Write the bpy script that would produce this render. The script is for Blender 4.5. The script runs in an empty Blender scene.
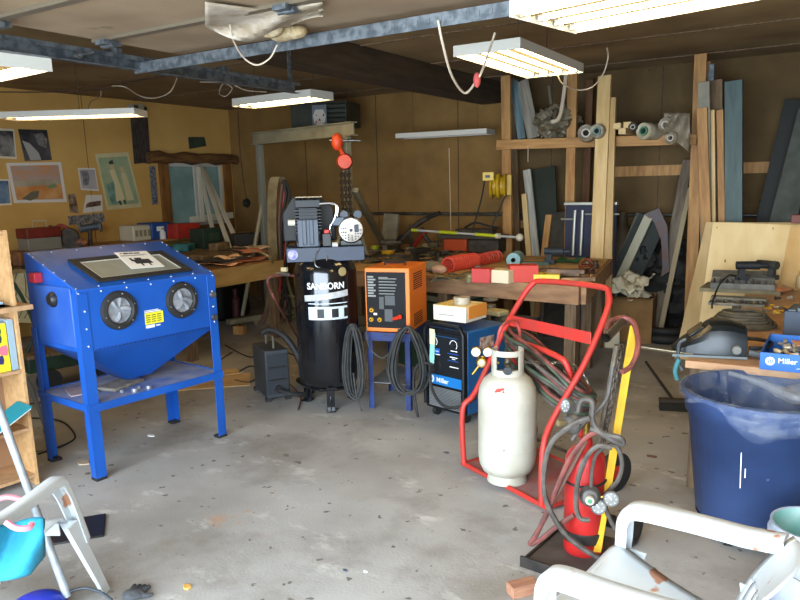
import bpy, bmesh, math, random
from mathutils import Vector as V, Matrix, Quaternion
random.seed(7)
C = bpy.context.scene.collection
S = bpy.context.scene
PI = math.pi
# ---------------------------------------------------------------- camera
F = 720.0; H = 1.65; YW = 32.0; PT = 11.4; RL = 1.4; Y0 = 330.0
cd = bpy.data.cameras.new('camera'); cam = bpy.data.objects.new('camera', cd); C.objects.link(cam)
cd.sensor_width = 36; cd.lens = F * 36 / 800; cd.shift_y = (Y0 - 300) / 800; cd.clip_start = .05
RM = (Matrix.Rotation(math.radians(YW), 3, 'Z') @ Matrix.Rotation(math.radians(90 - PT), 3, 'X') @ Matrix.Rotation(math.radians(-RL), 3, 'Z'))
cam.matrix_world = Matrix.Translation((0, 0, H)) @ RM.to_4x4()
S.camera = cam
# ---------------------------------------------------------------- world, light, exposure
w = bpy.data.worlds.new('overcast_sky'); S.world = w; w.use_nodes = True
bg = w.node_tree.nodes['Background']; bg.inputs[0].default_value = (.74, .87, 1, 1); bg.inputs[1].default_value = 14.0
pl = bpy.data.lights.new('door_opening_portal', 'AREA'); pl.shape = 'RECTANGLE'; pl.size = 5.4; pl.size_y = 2.5
pl.cycles.is_portal = True
po = bpy.data.objects.new('door_opening_portal', pl); C.objects.link(po)
po.location = (-.9, -.5, 1.25); po.rotation_euler = (math.radians(90), 0, 0)
S.view_settings.view_transform = 'Standard'; S.view_settings.look = 'None'; S.view_settings.gamma = 1
S.view_settings.exposure = 0.38; S.view_settings.use_curve_mapping = False
TUBE_WATTS = 28.0
# ---------------------------------------------------------------- helpers
def ray(x, y): return RM @ V(((x - 400) / F, -(y - Y0) / F, -1))
def W(x, y, z=0.0):
    d = ray(x, y); return V((0, 0, H)) + d * ((z - H) / d.z)
def WY(x, y, Y):
    d = ray(x, y); return V((0, 0, H)) + d * (Y / d.y)
def WX(x, y, X):
    d = ray(x, y); return V((0, 0, H)) + d * (X / d.x)
def PD(x, y, ref, off=0.0):                           # point on the upright plane through ref that faces the doorway
    n = V((-ref[0], -ref[1], 0)).normalized(); q = V((ref[0], ref[1], 0)) + n * off; d = ray(x, y)
    return V((0, 0, H)) + d * (q.dot(n) / d.dot(n))
def face(p): return math.atan2(-p[0], p[1])            # yaw that turns local -Y towards the open door
def yaw(a, b): return math.atan2(b[1] - a[1], b[0] - a[0])
def lin(c): return c / 12.92 if c <= .04045 else ((c + .055) / 1.055) ** 2.4
def rgb(h):
    if isinstance(h, str): h = tuple(int(h[i:i + 2], 16) / 255 for i in (0, 2, 4))
    return (lin(h[0]), lin(h[1]), lin(h[2]), 1)
MC = {}
def M(name, col, rough=.6, metal=0, col2=None, ns=6, st=(1, 1, 1), lo=.35, hi=.65, spot=None, sps=25, sth=.66, bump=0, bs=40, emit=0, spec=.5, alpha=1, trans=0, coat=0):
    if name in MC: return MC[name]
    m = bpy.data.materials.new(name); m.use_nodes = True; nt = m.node_tree; N = nt.nodes; L = nt.links
    b = N['Principled BSDF']; b.inputs['Roughness'].default_value = rough; b.inputs['Metallic'].default_value = metal
    b.inputs['Specular IOR Level'].default_value = spec; b.inputs['Alpha'].default_value = alpha
    b.inputs['Transmission Weight'].default_value = trans; b.inputs['Coat Weight'].default_value = coat
    b.inputs['Base Color'].default_value = rgb(col)
    tc = N.new('ShaderNodeTexCoord'); mp = N.new('ShaderNodeMapping'); mp.inputs['Scale'].default_value = st
    L.new(tc.outputs['Object'], mp.inputs[0])
    out = None
    if col2:
        n = N.new('ShaderNodeTexNoise'); n.inputs['Scale'].default_value = ns; n.inputs['Detail'].default_value = 7; L.new(mp.outputs[0], n.inputs[0])
        r = N.new('ShaderNodeValToRGB'); r.color_ramp.elements[0].position = lo; r.color_ramp.elements[1].position = hi
        r.color_ramp.elements[0].color = rgb(col); r.color_ramp.elements[1].color = rgb(col2)
        L.new(n.outputs[0], r.inputs[0]); out = r.outputs[0]
    if spot:
        n = N.new('ShaderNodeTexNoise'); n.inputs['Scale'].default_value = sps; n.inputs['Detail'].default_value = 5; L.new(mp.outputs[0], n.inputs[0])
        r = N.new('ShaderNodeValToRGB'); r.color_ramp.elements[0].position = sth; r.color_ramp.elements[1].position = sth + .03
        L.new(n.outputs[0], r.inputs[0])
        mx = N.new('ShaderNodeMix'); mx.data_type = 'RGBA'; L.new(r.outputs[0], mx.inputs[0])
        if out: L.new(out, mx.inputs[6])
        else: mx.inputs[6].default_value = rgb(col)
        mx.inputs[7].default_value = rgb(spot); out = mx.outputs[2]
    if out: L.new(out, b.inputs['Base Color'])
    if bump:
        n = N.new('ShaderNodeTexNoise'); n.inputs['Scale'].default_value = bs; n.inputs['Detail'].default_value = 4; L.new(mp.outputs[0], n.inputs[0])
        u = N.new('ShaderNodeBump'); u.inputs['Strength'].default_value = bump; u.inputs['Distance'].default_value = .02
        L.new(n.outputs[0], u.inputs['Height']); L.new(u.outputs[0], b.inputs['Normal'])
    if emit:
        b.inputs['Emission Color'].default_value = rgb(col); b.inputs['Emission Strength'].default_value = emit
    MC[name] = m; return m
def rot(rx=0, ry=0, rz=0): return (Matrix.Rotation(rz, 4, 'Z') @ Matrix.Rotation(ry, 4, 'Y') @ Matrix.Rotation(rx, 4, 'X'))
def catmull(P, n=6, closed=False):
    P = [V(p) for p in P]; out = []
    if len(P) < 3: return P
    k = len(P); rng = range(k) if closed else range(k - 1)
    for i in rng:
        if closed: a, b, c, d = P[i - 1], P[i], P[(i + 1) % k], P[(i + 2) % k]
        else: a, b, c, d = P[max(i - 1, 0)], P[i], P[i + 1], P[min(i + 2, k - 1)]
        for j in range(n):
            t = j / n
            out.append(.5 * ((2 * b) + (c - a) * t + (2 * a - 5 * b + 4 * c - d) * t * t + (3 * b - a - 3 * c + d) * t ** 3))
    if not closed: out.append(P[-1])
    return out
class MB:
    def __init__(s): s.bm = bmesh.new(); s.mi = 0
    def faces(s, vs, fs, T=None):
        vv = [s.bm.verts.new(T @ V(v) if T else V(v)) for v in vs]; r = []
        for f in fs:
            try:
                q = s.bm.faces.new([vv[i] for i in f]); q.material_index = s.mi; r.append(q)
            except ValueError: pass
        return s
    def box(s, c, d, T=None, R=None):
        a, b, e = d[0] / 2, d[1] / 2, d[2] / 2
        Q = Matrix.Translation(c) @ (R if R else Matrix()); Q = (T @ Q) if T else Q
        vs = [(x, y, z) for x in (-a, a) for y in (-b, b) for z in (-e, e)]
        return s.faces(vs, [(0, 1, 3, 2), (4, 6, 7, 5), (0, 4, 5, 1), (2, 3, 7, 6), (0, 2, 6, 4), (1, 5, 7, 3)], Q)
    def bb(s, x0, x1, y0, y1, z0, z1, T=None): return s.box(((x0 + x1) / 2, (y0 + y1) / 2, (z0 + z1) / 2), (abs(x1 - x0), abs(y1 - y0), abs(z1 - z0)), T)
    def hexa(s, v): return s.faces(v, [(0, 3, 2, 1), (4, 5, 6, 7), (0, 1, 5, 4), (1, 2, 6, 5), (2, 3, 7, 6), (3, 0, 4, 7)])
    def plate(s, q, t, n=None):                       # polygon in 3-D given a thickness
        q = [V(p) for p in q]
        if n is None: n = (q[1] - q[0]).cross(q[2] - q[0]).normalized()
        k = len(q); vs = q + [p - V(n) * t for p in q]
        return s.faces(vs, [tuple(range(k)), tuple(range(2 * k - 1, k - 1, -1))] + [(i, i + k, (i + 1) % k + k, (i + 1) % k) for i in range(k)])
    def prism(s, poly, a, b, T=None):                 # polygon in xz extruded along y
        k = len(poly); vs = [(x, a, z) for x, z in poly] + [(x, b, z) for x, z in poly]
        return s.faces(vs, [tuple(range(k)), tuple(range(2 * k - 1, k - 1, -1))] + [(i, i + k, (i + 1) % k + k, (i + 1) % k) for i in range(k)], T)
    def tube(s, pts, r, seg=8, closed=False, sm=0, cap=True):
        if sm: pts = catmull(pts, sm, closed)
        pts = [V(p) for p in pts]; k = len(pts)
        rr = r if isinstance(r, (list, tuple)) else [r] * k
        if len(rr) != k: rr = [rr[min(int(i * len(rr) / k), len(rr) - 1)] for i in range(k)]
        rings = []; nrm = None
        for i in range(k):
            if closed: t = pts[(i + 1) % k] - pts[i - 1]
            else: t = pts[min(i + 1, k - 1)] - pts[max(i - 1, 0)]
            if t.length < 1e-9: t = V((0, 0, 1))
            t.normalize()
            if nrm is None: nrm = t.orthogonal().normalized()
            nrm = nrm - t * nrm.dot(t)
            nrm = nrm.normalized() if nrm.length > 1e-6 else t.orthogonal().normalized()
            b = t.cross(nrm)
            rings.append([s.bm.verts.new(pts[i] + (nrm * math.cos(2 * PI * j / seg) + b * math.sin(2 * PI * j / seg)) * rr[i]) for j in range(seg)])
        for i in range(k if closed else k - 1):
            A, B = rings[i], rings[(i + 1) % k]
            for j in range(seg):
                f = s.bm.faces.new((A[j], A[(j + 1) % seg], B[(j + 1) % seg], B[j])); f.material_index = s.mi
        if cap and not closed:
            for A in (rings[0][::-1], rings[-1]):
                f = s.bm.faces.new(A); f.material_index = s.mi
        return s
    def cyl(s, a, b, r, r2=None, seg=20): return s.tube([a, b], [r, r if r2 is None else r2], seg)
    def lathe(s, prof, T=None, seg=32):               # (radius, z) profile about z
        T = T or Matrix(); rings = []
        for r, z in prof:
            if r < 1e-5: rings.append([s.bm.verts.new(T @ V((0, 0, z)))])
            else: rings.append([s.bm.verts.new(T @ V((r * math.cos(2 * PI * j / seg), r * math.sin(2 * PI * j / seg), z))) for j in range(seg)])
        for A, B in zip(rings, rings[1:]):
            for j in range(seg):
                q = [A[j % len(A)], A[(j + 1) % len(A)], B[(j + 1) % len(B)], B[j % len(B)]]
                u = []
                for v in q:
                    if v not in u: u.append(v)
                if len(u) > 2:
                    f = s.bm.faces.new(u); f.material_index = s.mi
        return s
    def ball(s, c, r, T=None, seg=14):
        sc = r if isinstance(r, (tuple, list)) else (r, r, r)
        Q = Matrix.Translation(c) @ (T or Matrix()) @ Matrix.Diagonal((*sc, 1))
        return s.lathe([(math.sin(PI * i / 10) if 0 < i < 10 else 0, -math.cos(PI * i / 10)) for i in range(11)], Q, seg)
    def ring(s, c, R, r, T=None, seg=28, rs=8):
        Q = Matrix.Translation(c) @ (T or Matrix())
        return s.tube([Q @ V((R * math.cos(2 * PI * i / seg), R * math.sin(2 * PI * i / seg), 0)) for i in range(seg)], r, rs, True)
    def loft(s, secs, closed_ends=True):              # list of equal-length vertex rings
        R_ = [[s.bm.verts.new(V(v)) for v in q] for q in secs]; k = len(R_[0])
        for A, B in zip(R_, R_[1:]):
            for j in range(k):
                f = s.bm.faces.new((A[j], A[(j + 1) % k], B[(j + 1) % k], B[j])); f.material_index = s.mi
        if closed_ends:
            for A in (R_[0][::-1], R_[-1]):
                f = s.bm.faces.new(A); f.material_index = s.mi
        return s
    def grid(s, fn, nu, nv, t=0):                     # sheet fn(u,v), optional solid thickness along z
        vs = [V(fn(i / nu, j / nv)) for i in range(nu + 1) for j in range(nv + 1)]
        ix = lambda i, j: i * (nv + 1) + j
        fs = [(ix(i, j), ix(i + 1, j), ix(i + 1, j + 1), ix(i, j + 1)) for i in range(nu) for j in range(nv)]
        return s.faces(vs, fs)
    def build(s, name, mats, parent=None, bev=0, sharp=40, recenter=None, solid=0, sub=0):
        bmesh.ops.recalc_face_normals(s.bm, faces=s.bm.faces[:]) if not solid else None
        me = bpy.data.meshes.new(name); s.bm.to_mesh(me); s.bm.free()
        for m in (mats if isinstance(mats, (list, tuple)) else [mats]): me.materials.append(m)
        for p in me.polygons: p.use_smooth = True
        me.set_sharp_from_angle(angle=math.radians(sharp))
        o = bpy.data.objects.new(name, me); C.objects.link(o)
        if parent: o.parent = parent
        elif recenter is not False and len(me.vertices):
            xs = [v.co for v in me.vertices]
            c = V(((min(v.x for v in xs) + max(v.x for v in xs)) / 2, (min(v.y for v in xs) + max(v.y for v in xs)) / 2, min(v.z for v in xs)))
            me.transform(Matrix.Translation(-c)); o.location = c
        if solid:
            d = o.modifiers.new('solid', 'SOLIDIFY'); d.thickness = solid; d.offset = 0
        if bev:
            d = o.modifiers.new('bevel', 'BEVEL'); d.width = bev; d.segments = 2; d.limit_method = 'ANGLE'; d.angle_limit = math.radians(50)
        if sub:
            d = o.modifiers.new('sub', 'SUBSURF'); d.levels = sub; d.render_levels = sub
        return o
def thing(name, label, cat, loc=(0, 0, 0), rz=0, group=None):
    o = bpy.data.objects.new(name, None); C.objects.link(o); o.location = loc; o.rotation_euler = (0, 0, rz); o.empty_display_size = .05
    o['label'] = label; o['category'] = cat
    if group: o['group'] = group
    return o
def tag(o, label, cat, group=None, kind=None):
    o['label'] = label; o['category'] = cat
    if group: o['group'] = group
    if kind: o['kind'] = kind
    return o
def lab(o, label): o['label'] = label; return o
def struct(o): o['kind'] = 'structure'; return o
def dup(root, loc=None, rz=None, label=None, group=None):
    r = root.copy(); C.objects.link(r)
    if loc is not None: r.location = loc
    if rz is not None: r.rotation_euler = (0, 0, rz)
    if label: r['label'] = label
    if group: r['group'] = group
    kids = [(root, r)]
    allo = list(C.objects)
    for a, b in kids:
        for ch in allo:
            if ch.parent == a:
                c = ch.copy(); C.objects.link(c); c.parent = b; kids.append((ch, c))
    return r
_dg = None
def text(name, s, size, mat, parent, T=None, wrap=None, depth=.0015, align='CENTER', sx=1, bold=0):
    cu = bpy.data.curves.new('txt', 'FONT'); cu.body = s; cu.size = size; cu.align_x = align; cu.align_y = 'CENTER'; cu.extrude = depth / 2; cu.offset = bold; cu.resolution_u = 3
    t = bpy.data.objects.new('txt', cu); C.objects.link(t)
    me = bpy.data.meshes.new_from_object(t.evaluated_get(bpy.context.evaluated_depsgraph_get()))
    bpy.data.objects.remove(t); bpy.data.curves.remove(cu)
    if wrap:                                            # bend text (xy plane -> xz) round a cylinder of radius wrap, facing -Y
        bmx = bmesh.new(); bmx.from_mesh(me); bmesh.ops.triangulate(bmx, faces=bmx.faces[:]); bmesh.ops.subdivide_edges(bmx, edges=[e for e in bmx.edges if e.calc_length() > .02], cuts=2); bmx.to_mesh(me); bmx.free()
        for v in me.vertices:
            a = v.co.x * sx / wrap; r = wrap + v.co.z; z = v.co.y
            v.co = V((r * math.sin(a), -r * math.cos(a), z))
    else:
        for v in me.vertices: v.co = V((v.co.x * sx, -v.co.z, v.co.y))
    if T: me.transform(T)
    me.materials.append(mat)
    o = bpy.data.objects.new(name, me); C.objects.link(o); o.parent = parent; return o
def board(name, label, cat, p0, p1, w, t, mat, side=None, group=None, parent=None, bev=.002, extra=None):
    p0, p1 = V(p0), V(p1); d = p1 - p0; L = d.length; z = d.normalized()
    x = V(side) if side else V((1, 0, 0)); x = (x - z * x.dot(z)).normalized(); y = z.cross(x)
    mb = MB().bb(-w / 2, w / 2, -t / 2, t / 2, 0, L)
    if extra: extra(mb, L)
    o = mb.build(name, mat, parent, bev, recenter=False)
    R = Matrix((x, y, z)).transposed().to_4x4(); o.matrix_local = Matrix.Translation(p0) @ R
    if label: tag(o, label, cat, group)
    return o
# ---------------------------------------------------------------- materials
wallm = M('yellow_drywall', 'd2a65c', .8, col2='c4984e', ns=1.6, spot='6a4c20', sps=9, sth=.80, bump=.1, bs=60)
wallb = M('osb_panel', '94703a', .85, col2='785a2e', ns=3.2, lo=.3, hi=.8, spot='4e3818', sps=14, sth=.75, bump=.2, bs=50)
ceilm = M('ceiling_board', '98825a', .85, col2='765f3e', ns=1.3, spot='4a3a24', sps=5, sth=.72, bump=.1)
conc = M('concrete', 'aeaca8', .75, col2='8e8a84', ns=1.5, lo=.3, hi=.7, spot='5e5a54', sps=14, sth=.66, bump=.10, bs=70)
def _layer(m, scale, thr, wid, colr, stm, seed):
    nt = m.node_tree; N = nt.nodes; L = nt.links; b = N['Principled BSDF']; src = b.inputs['Base Color'].links[0].from_socket
    tc = N.new('ShaderNodeTexCoord'); mp = N.new('ShaderNodeMapping'); mp.inputs['Scale'].default_value = stm; mp.inputs['Location'].default_value = (seed, seed * 2.3, 0); L.new(tc.outputs['Object'], mp.inputs[0])
    n = N.new('ShaderNodeTexNoise'); n.inputs['Scale'].default_value = scale; n.inputs['Detail'].default_value = 8; n.inputs['Roughness'].default_value = .65; L.new(mp.outputs[0], n.inputs[0])
    r = N.new('ShaderNodeValToRGB'); r.color_ramp.elements[0].position = thr; r.color_ramp.elements[1].position = thr + wid; L.new(n.outputs[0], r.inputs[0])
    mx = N.new('ShaderNodeMix'); mx.data_type = 'RGBA'; L.new(r.outputs[0], mx.inputs[0]); L.new(src, mx.inputs[6]); mx.inputs[7].default_value = rgb(colr); L.new(mx.outputs[2], b.inputs['Base Color'])
_layer(conc, .9, .52, .16, '7c766c', (1, 1, 1), 3.1)
_layer(conc, 3.2, .58, .14, 'c2bfb8', (1, 1.6, 1), 7.7)
_layer(conc, 1.3, .66, .08, '8c9cb4', (1, 1, 1), 21.0)
_layer(conc, 1.1, .68, .07, 'b08c6c', (1, 1, 1), 41.0)
_layer(conc, 38, .70, .02, 'e0ddd8', (1, 1, 1), 5.0)
_layer(conc, 30, .71, .02, '3e3a36', (1, 1, 1), 15.0)
lum = M('lumber', 'b88a50', .65, col2='966a38', ns=9, st=(3, 3, .35), spot='6b4420', sps=3, sth=.78)
lum_p = M('pale_pine', 'ddc08a', .6, col2='c8a468', ns=8, st=(3, 3, .3))
lum_o = M('old_lumber', '7c6448', .8, col2='55422e', ns=9, st=(4, 4, .4))
lum_d = M('dark_beam', '4a3a26', .8, col2='32261a', ns=5, st=(4, .5, 4))
ply = M('plywood', 'f0d8a4', .6, col2='d8b676', ns=2.4, st=(2.2, 2.2, .22), lo=.3, hi=.8)
mdf = M('particle_board', 'c29a6a', .7, col2='b08656', ns=30)
card = M('cardboard', '9a7648', .85, col2='7e5e36', ns=4)
galv = M('galvanized', '767b7e', .5, .6, col2='50565a', ns=22, lo=.4, hi=.6)
steel = M('bare_steel', '9a9a98', .35, .85, col2='6c6a66', ns=20)
rust = M('rusty_steel', '5a4436', .75, .3, col2='3a2c24', ns=14)
chrome = M('chrome', 'c8c8c8', .18, 1)
brass = M('brass', 'a8863c', .35, .9)
tube_d = M('dim_tube', (1, .82, .55), .4, emit=12.0)
reflm = M('dusty_reflector', '4e4634', .7)
whitep = M('white_enamel', 'c8c4b8', .45)
tube_m = M('lit_tube', (1, .86, .60), .4, emit=TUBE_WATTS)
tube_o = M('unlit_tube', 'd8d4c8', .3)
blackp = M('black_plastic', '1a1b1d', .45)
blackr = M('black_rubber', '201f1e', .65)
greyr = M('grey_hose', '5c544c', .65, col2='3e3832', ns=20)
redr = M('red_hose', '7e4038', .6, col2='55302a', ns=18)
grnr = M('green_hose', '4e5e48', .6, col2='384436', ns=18)
blue_c = M('cabinet_blue', '1454ac', .42, col2='104a9c', ns=3, spot='5a74b8', sps=24, sth=.76)
blue_w = M('worn_blue_shelf', '8e92a4', .7, col2='5a70a8', ns=7)
redp = M('red_paint', 'c02c24', .5, col2='a6362c', ns=9, spot='7a4a40', sps=26, sth=.7)
paper = M('white_paper', 'e4e2dc', .8)
rope = M('white_rope', 'c4b49c', .85)
whitepl = M('white_resin', 'c6ccce', .5, col2='b8bcbc', ns=4, spot='a8785c', sps=7, sth=.64)
yellowp = M('yellow_paint', 'e0b022', .5, col2='c89a20', ns=9, spot='6a5a30', sps=22, sth=.72)
orange = M('orange_paint', 'e0761e', .45)
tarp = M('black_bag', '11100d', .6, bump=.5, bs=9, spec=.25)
wht = M('white_ink', 'e8e8e6', .6)
olive = M('olive_green', '3a4632', .6)
GREY = M('grey_paint', '7c7f80', .5)
# ---------------------------------------------------------------- room shell
XL, XR, YF, YB, ZC = -8.16, 3.0, -.5, 8.3, 2.82
struct(MB().bb(XL - .1, XR + .1, -3.5, YB + .1, -.1, 0).build('floor', conc, recenter=False))
struct(MB().bb(XL - .1, XR + .1, YF, YB + .1, ZC, ZC + .1).build('ceiling', ceilm, recenter=False))
mb = MB()   # left wall with the window hole
wy0, wy1, wz0, wz1 = 7.03, 8.10, 1.14, 2.03
for y0, y1, z0, z1 in ((YF, wy0, 0, ZC), (wy1, YB + .1, 0, ZC), (wy0, wy1, 0, wz0), (wy0, wy1, wz1, ZC)):
    mb.bb(XL - .1, XL, y0, y1, z0, z1)
struct(mb.build('wall_left', wallm, recenter=False))
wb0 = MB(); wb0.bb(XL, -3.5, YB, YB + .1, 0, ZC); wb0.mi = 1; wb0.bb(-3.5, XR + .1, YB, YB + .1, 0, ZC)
struct(wb0.build('wall_back', [wallb, M('osb_falloff', '66502e', .9, col2='4e3c22', ns=3.2, lo=.3, hi=.8, spot='35281a', sps=14, sth=.72, bump=.2, bs=50)], recenter=False))  # lamp falloff put into the colour: wall behind the rack painted darker
struct(MB().bb(XR, XR + .1, YF, YB, 0, ZC).build('wall_right', wallb, recenter=False))
mb = MB(); mb.bb(XL - .1, -3.6, YF - .1, YF, 0, ZC); mb.bb(1.8, XR + .1, YF - .1, YF, 0, ZC); mb.bb(-3.6, 1.8, YF - .1, YF, 2.5, ZC + .1)
struct(mb.build('wall_front', wallb, recenter=False))
# seams of the wall boards as battens
for i, x in enumerate((-6.7, -5.48, -4.26, -3.04, -1.82)):
    struct(MB().bb(x - .004, x + .004, YB - .006, YB - .001, .9, ZC).build('trim_%d' % (i + 1), rust))
struct(MB().bb(XL + .001, XL + .006, 5.798, 5.802, .9, ZC).build('trim_6', rust))
for i, y in enumerate((4.1, 5.32, 6.54, 7.76)):   # ceiling board joints
    struct(MB().bb(-8.1, 2.9, y, y + .02, ZC - .012, ZC - .001).build('trim_%d' % (i + 7), lum_o))
struct(MB().bb(-2.3, 2.9, YB - .03, YB - .003, 1.68, 1.79).build('trim_11', lum))
# window
wf = struct(thing('window_1', '', '')); del wf['label']; del wf['category']; wf.location = (XL, (wy0 + wy1) / 2, wz0)
hw = (wy1 - wy0) / 2; hh = wz1 - wz0
glass = M('frosted_window', '566860', .35, col2='74847a', ns=2.2, trans=.14)
MB().bb(-.06, -.05, -hw, hw, 0, hh).build('glass_pane', glass, wf)
mb = MB()
for y0, y1, z0, z1 in ((-hw, hw, 0, .05), (-hw, hw, hh - .05, hh), (-hw, -hw + .05, .05, hh - .05), (hw - .05, hw, .05, hh - .05), (-.02, .03, .05, hh - .05)): mb.bb(-.08, -.02, y0, y1, z0, z1)
mb.build('window_frame', whitep, wf, .004)
for y0, y1, z0, z1, n in ((-hw - .15, -hw, -.12, hh, 'side_casing'), (hw, hw + .13, -.12, hh, 'side_casing'), (-hw, hw, -.12, 0, 'sill_casing')):
    MB().bb(0, .05, y0, y1, z0, z1).build(n, M('brown_casing', '8a5c26', .7, col2='6a4218', ns=6, st=(3, 3, .6)), wf, .004)
mb = MB()
for i in range(13):
    y = -hw - .34 + i * .145
    mb.bm.verts.ensure_lookup_table()
pts = [(.10, -hw - .36 + i * .15, hh + .06 + .012 * math.sin(i * 2.1)) for i in range(13)]
mb.tube(pts, [.075 + .012 * math.sin(i * 1.7) for i in range(13)], 12)
o = mb.build('log_lintel', M('bark_log', '7c5428', .85, col2='503414', ns=7, st=(3, .7, 3), bump=.5, bs=18), wf)
# overhead door, raised
dr = struct(thing('door_1', '', '')); del dr['label']; del dr['category']; dr.location = (-.95, 1.22, 2.40)
dpan = M('door_panel', '9a8468', .8, col2='846e54', ns=2.2, spot='7a6a50', sps=4, sth=.7)
for i in range(5):
    y = -1.0 + i * .56
    MB().bb(-2.35, 2.35, y + .004, y + .552, .0, .045).build('door_section', dpan, dr, .004)
    if i: MB().bb(-2.35, 2.35, y - .02, y + .024, -.018, -.001).build('hinge_rail', M('dull_rail', '6e6250', .6, .4), dr)
for y in (-.44, .12, .68, 1.24):
    for x in (-2.25, -1.1, 0, 1.1):
        mb = MB(); mb.bb(x - .035, x + .035, y - .05, y + .05, -.04, -.019); mb.cyl((x - .045, y, -.035), (x + .045, y, -.035), .014, seg=8)
        mb.build('door_hinge', galv, dr)
# ================================================================ ceiling: rails, beam, lamps
def xbeam(name, label, cat, p0, p1, w, h, mat): return board(name, label, cat, p0, p1, w, h, mat, side=(0, 0, 1))
def channel(mb, L):                                   # punched holes shown as small studs
    n = int(L / .06)
    for i in range(n): mb.bb(-.012, .012, .003, .006, .03 + i * .06, .05 + i * .06)
t = thing('door_track', 'long galvanized track beside the raised door, over the blue cabinet', 'track', (-3.56, 0, 2.33))
mb = MB(); mb.bb(-.028, .028, -.3, 4.35, .07, .074); mb.bb(-.028, -.025, -.3, 4.35, 0, .07); mb.bb(-.028, .028, -.3, 4.35, 0, .003); mb.bb(.025, .028, -.3, 4.35, .05, .07)
mb.build('rail', galv, t)
for y in (1.5, 2.78, 3.6): MB().bb(-.05, .03, y - .02, y + .02, .075, .1).build('clip', galv, t)
mb = MB(); mb.bb(-.003, .003, 4.25, 4.29, .07, .49); mb.build('hanger_strap', galv, t)
for i, y in enumerate((.3, .86, 1.42, 1.98, 2.54)):
    mb = MB(); mb.cyl((.02, y, .035), (.13, y, .035), .006, seg=8); mb.cyl((-.01, y, .035), (.012, y, .035), .022, seg=14); mb.build('roller', steel, t)
o = board('door_rail_hanger', 'punched galvanized angle iron crossing below the ceiling from left track to opener', 'angle iron', (-3.6, 2.93, 2.345), (1.5, 2.90, 2.345), .06, .006, galv, side=(0, 0, 1), extra=channel)
o2 = MB(); o2.bb(.024, .03, -.05, 0, 0, 5.1); q = o2.build('flange', galv, o)
beam = MB().bb(-.13, .13, 0, 4.25, 0, .24).build('ceiling_beam', lum_d, recenter=False); beam.location = (-3.78, 4.0, 2.575)
tag(beam, 'heavy dark timber beam under the ceiling running to the back wall', 'beam')
mb = MB()
mb.bb(-.15, .15, -.25, .25, 0, .18); o = thing('door_opener', 'grey door opener box on the ceiling behind the large lit fixture', 'door opener', (-1.5, 3.55, 2.5), .1)
mb.build('motor_housing', M('opener_grey', '6e6a62', .5), o, .03)
MB().bb(-.02, .02, -1.8, -.25, .1, .14).build('drive_rail', galv, o)
for x in (-.1, .1): MB().bb(x - .01, x + .01, -.01, .01, .18, .31).build('bracket', galv, o)

def fixture(label, a, b, z, wdt, n, on=True, L=None, cords=(), hgt=.05, far=False):
    a, b = V(a), V(b); rz = yaw(a, b); L = L or (b - a).length; nrm = V((-math.sin(rz), math.cos(rz), 0)); c = (a + b) / 2 + nrm * wdt / 2 * (-1 if far else 1)
    t = thing('fluorescent_fixture', label, 'light fixture', (c.x, c.y, z), rz, None)
    mb = MB(); h2, w2 = L / 2, wdt / 2
    MB().bb(-h2, h2, -w2 + .004, w2 - .004, hgt - .005, hgt - .0035).build('inner_tray', reflm, t); mb.bb(-h2, h2, -w2 + .004, w2 - .004, hgt - .003, hgt); mb.bb(-h2, h2, -w2, -w2 + .004, 0, hgt); mb.bb(-h2, h2, w2 - .004, w2, 0, hgt)
    mb.build('housing', whitep, t)
    for sx in (-1, 1): MB().bb(sx * h2, sx * (h2 + .006), -w2, w2, -.004, hgt).build('end_cap', whitep, t)
    step = wdt / n
    mb = MB()
    for i in range(n - 1):
        y = -w2 + step * (i + 1); mb.prism([(y - .02, hgt - .005), (y, .012), (y + .02, hgt - .005)], -h2 + .01, h2 - .01, rot(rz=-PI / 2) @ Matrix.Diagonal((-1, 1, 1, 1)))
    if n > 1: mb.build('reflector', reflm, t)
    for i in range(n):
        y = -w2 + step * (i + .5); r = .012
        mb = MB().cyl((-h2 + .03, y, .018), (h2 - .03, y, .018), r, seg=10); mb.build('tube', (tube_d if on == 2 else tube_m) if on else tube_o, t)
        for sx in (-1, 1): MB().bb(sx * (h2 - .03), sx * (h2 - .008), y - .012, y + .012, .002, hgt - .005).build('socket', whitep, t)
    for (x, y) in cords:
        MB().cyl((x, y, hgt), (x, y, ZC - z - .004), .0025, seg=6).build('hanging_wire', rust, t)
    return t
def sc(px, z): return W(px[0], px[1], z)
FX = []
a, b = sc((577, 33), 2.28), sc((755, 1), 2.28); d = (b - a).normalized(); nn = V((-d.y, d.x, 0))
fixture('large four-tube lit light fixture over the rack, cut by the top edge', a - nn * .50, a - nn * .50 + d * 1.22, 2.28, .50, 4, cords=((-.4, 0), (.4, 0)), hgt=.06)
a, b = sc((459, 58), 2.42), sc((526, 78), 2.42)
d = (b - a).normalized(); a2 = sc((585, 70), 2.42)
fixture('four-tube lit light fixture hung above the red cart, beside the knotted rope', b, b - d * 1.2, 2.42, .44, 4, cords=((-.3, .05), (.35, .1)), hgt=.06)
a, b = sc((252, 109), 2.44), sc((333, 100), 2.44)
fixture('two-tube lit light fixture hanging over the tall black compressor', b - (b - a).normalized() * 1.0, b, 2.44, .32, 2, L=1.0, cords=((-.35, 0), (.4, 0)), hgt=.07, far=True)
a, b = sc((396, 138), 2.19), sc((486, 133), 2.19)
fixture('unlit white light fixture hanging low before the back wall', a, b, 2.19, .30, 2, on=False, cords=((-.4, 0), (.4, 0)))
a, b = sc((30, 120.5), 2.28), sc((147, 117), 2.28)
fixture('shallow white light fixture hanging before the posters', b - (b - a).normalized() * 1.15, b, 2.28, .28, 2, on=2, L=1.15, cords=((.05, 0),), far=True)
a, b = sc((0, 82), 2.27), sc((52, 71), 2.27); d = (b - a).normalized()
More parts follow.
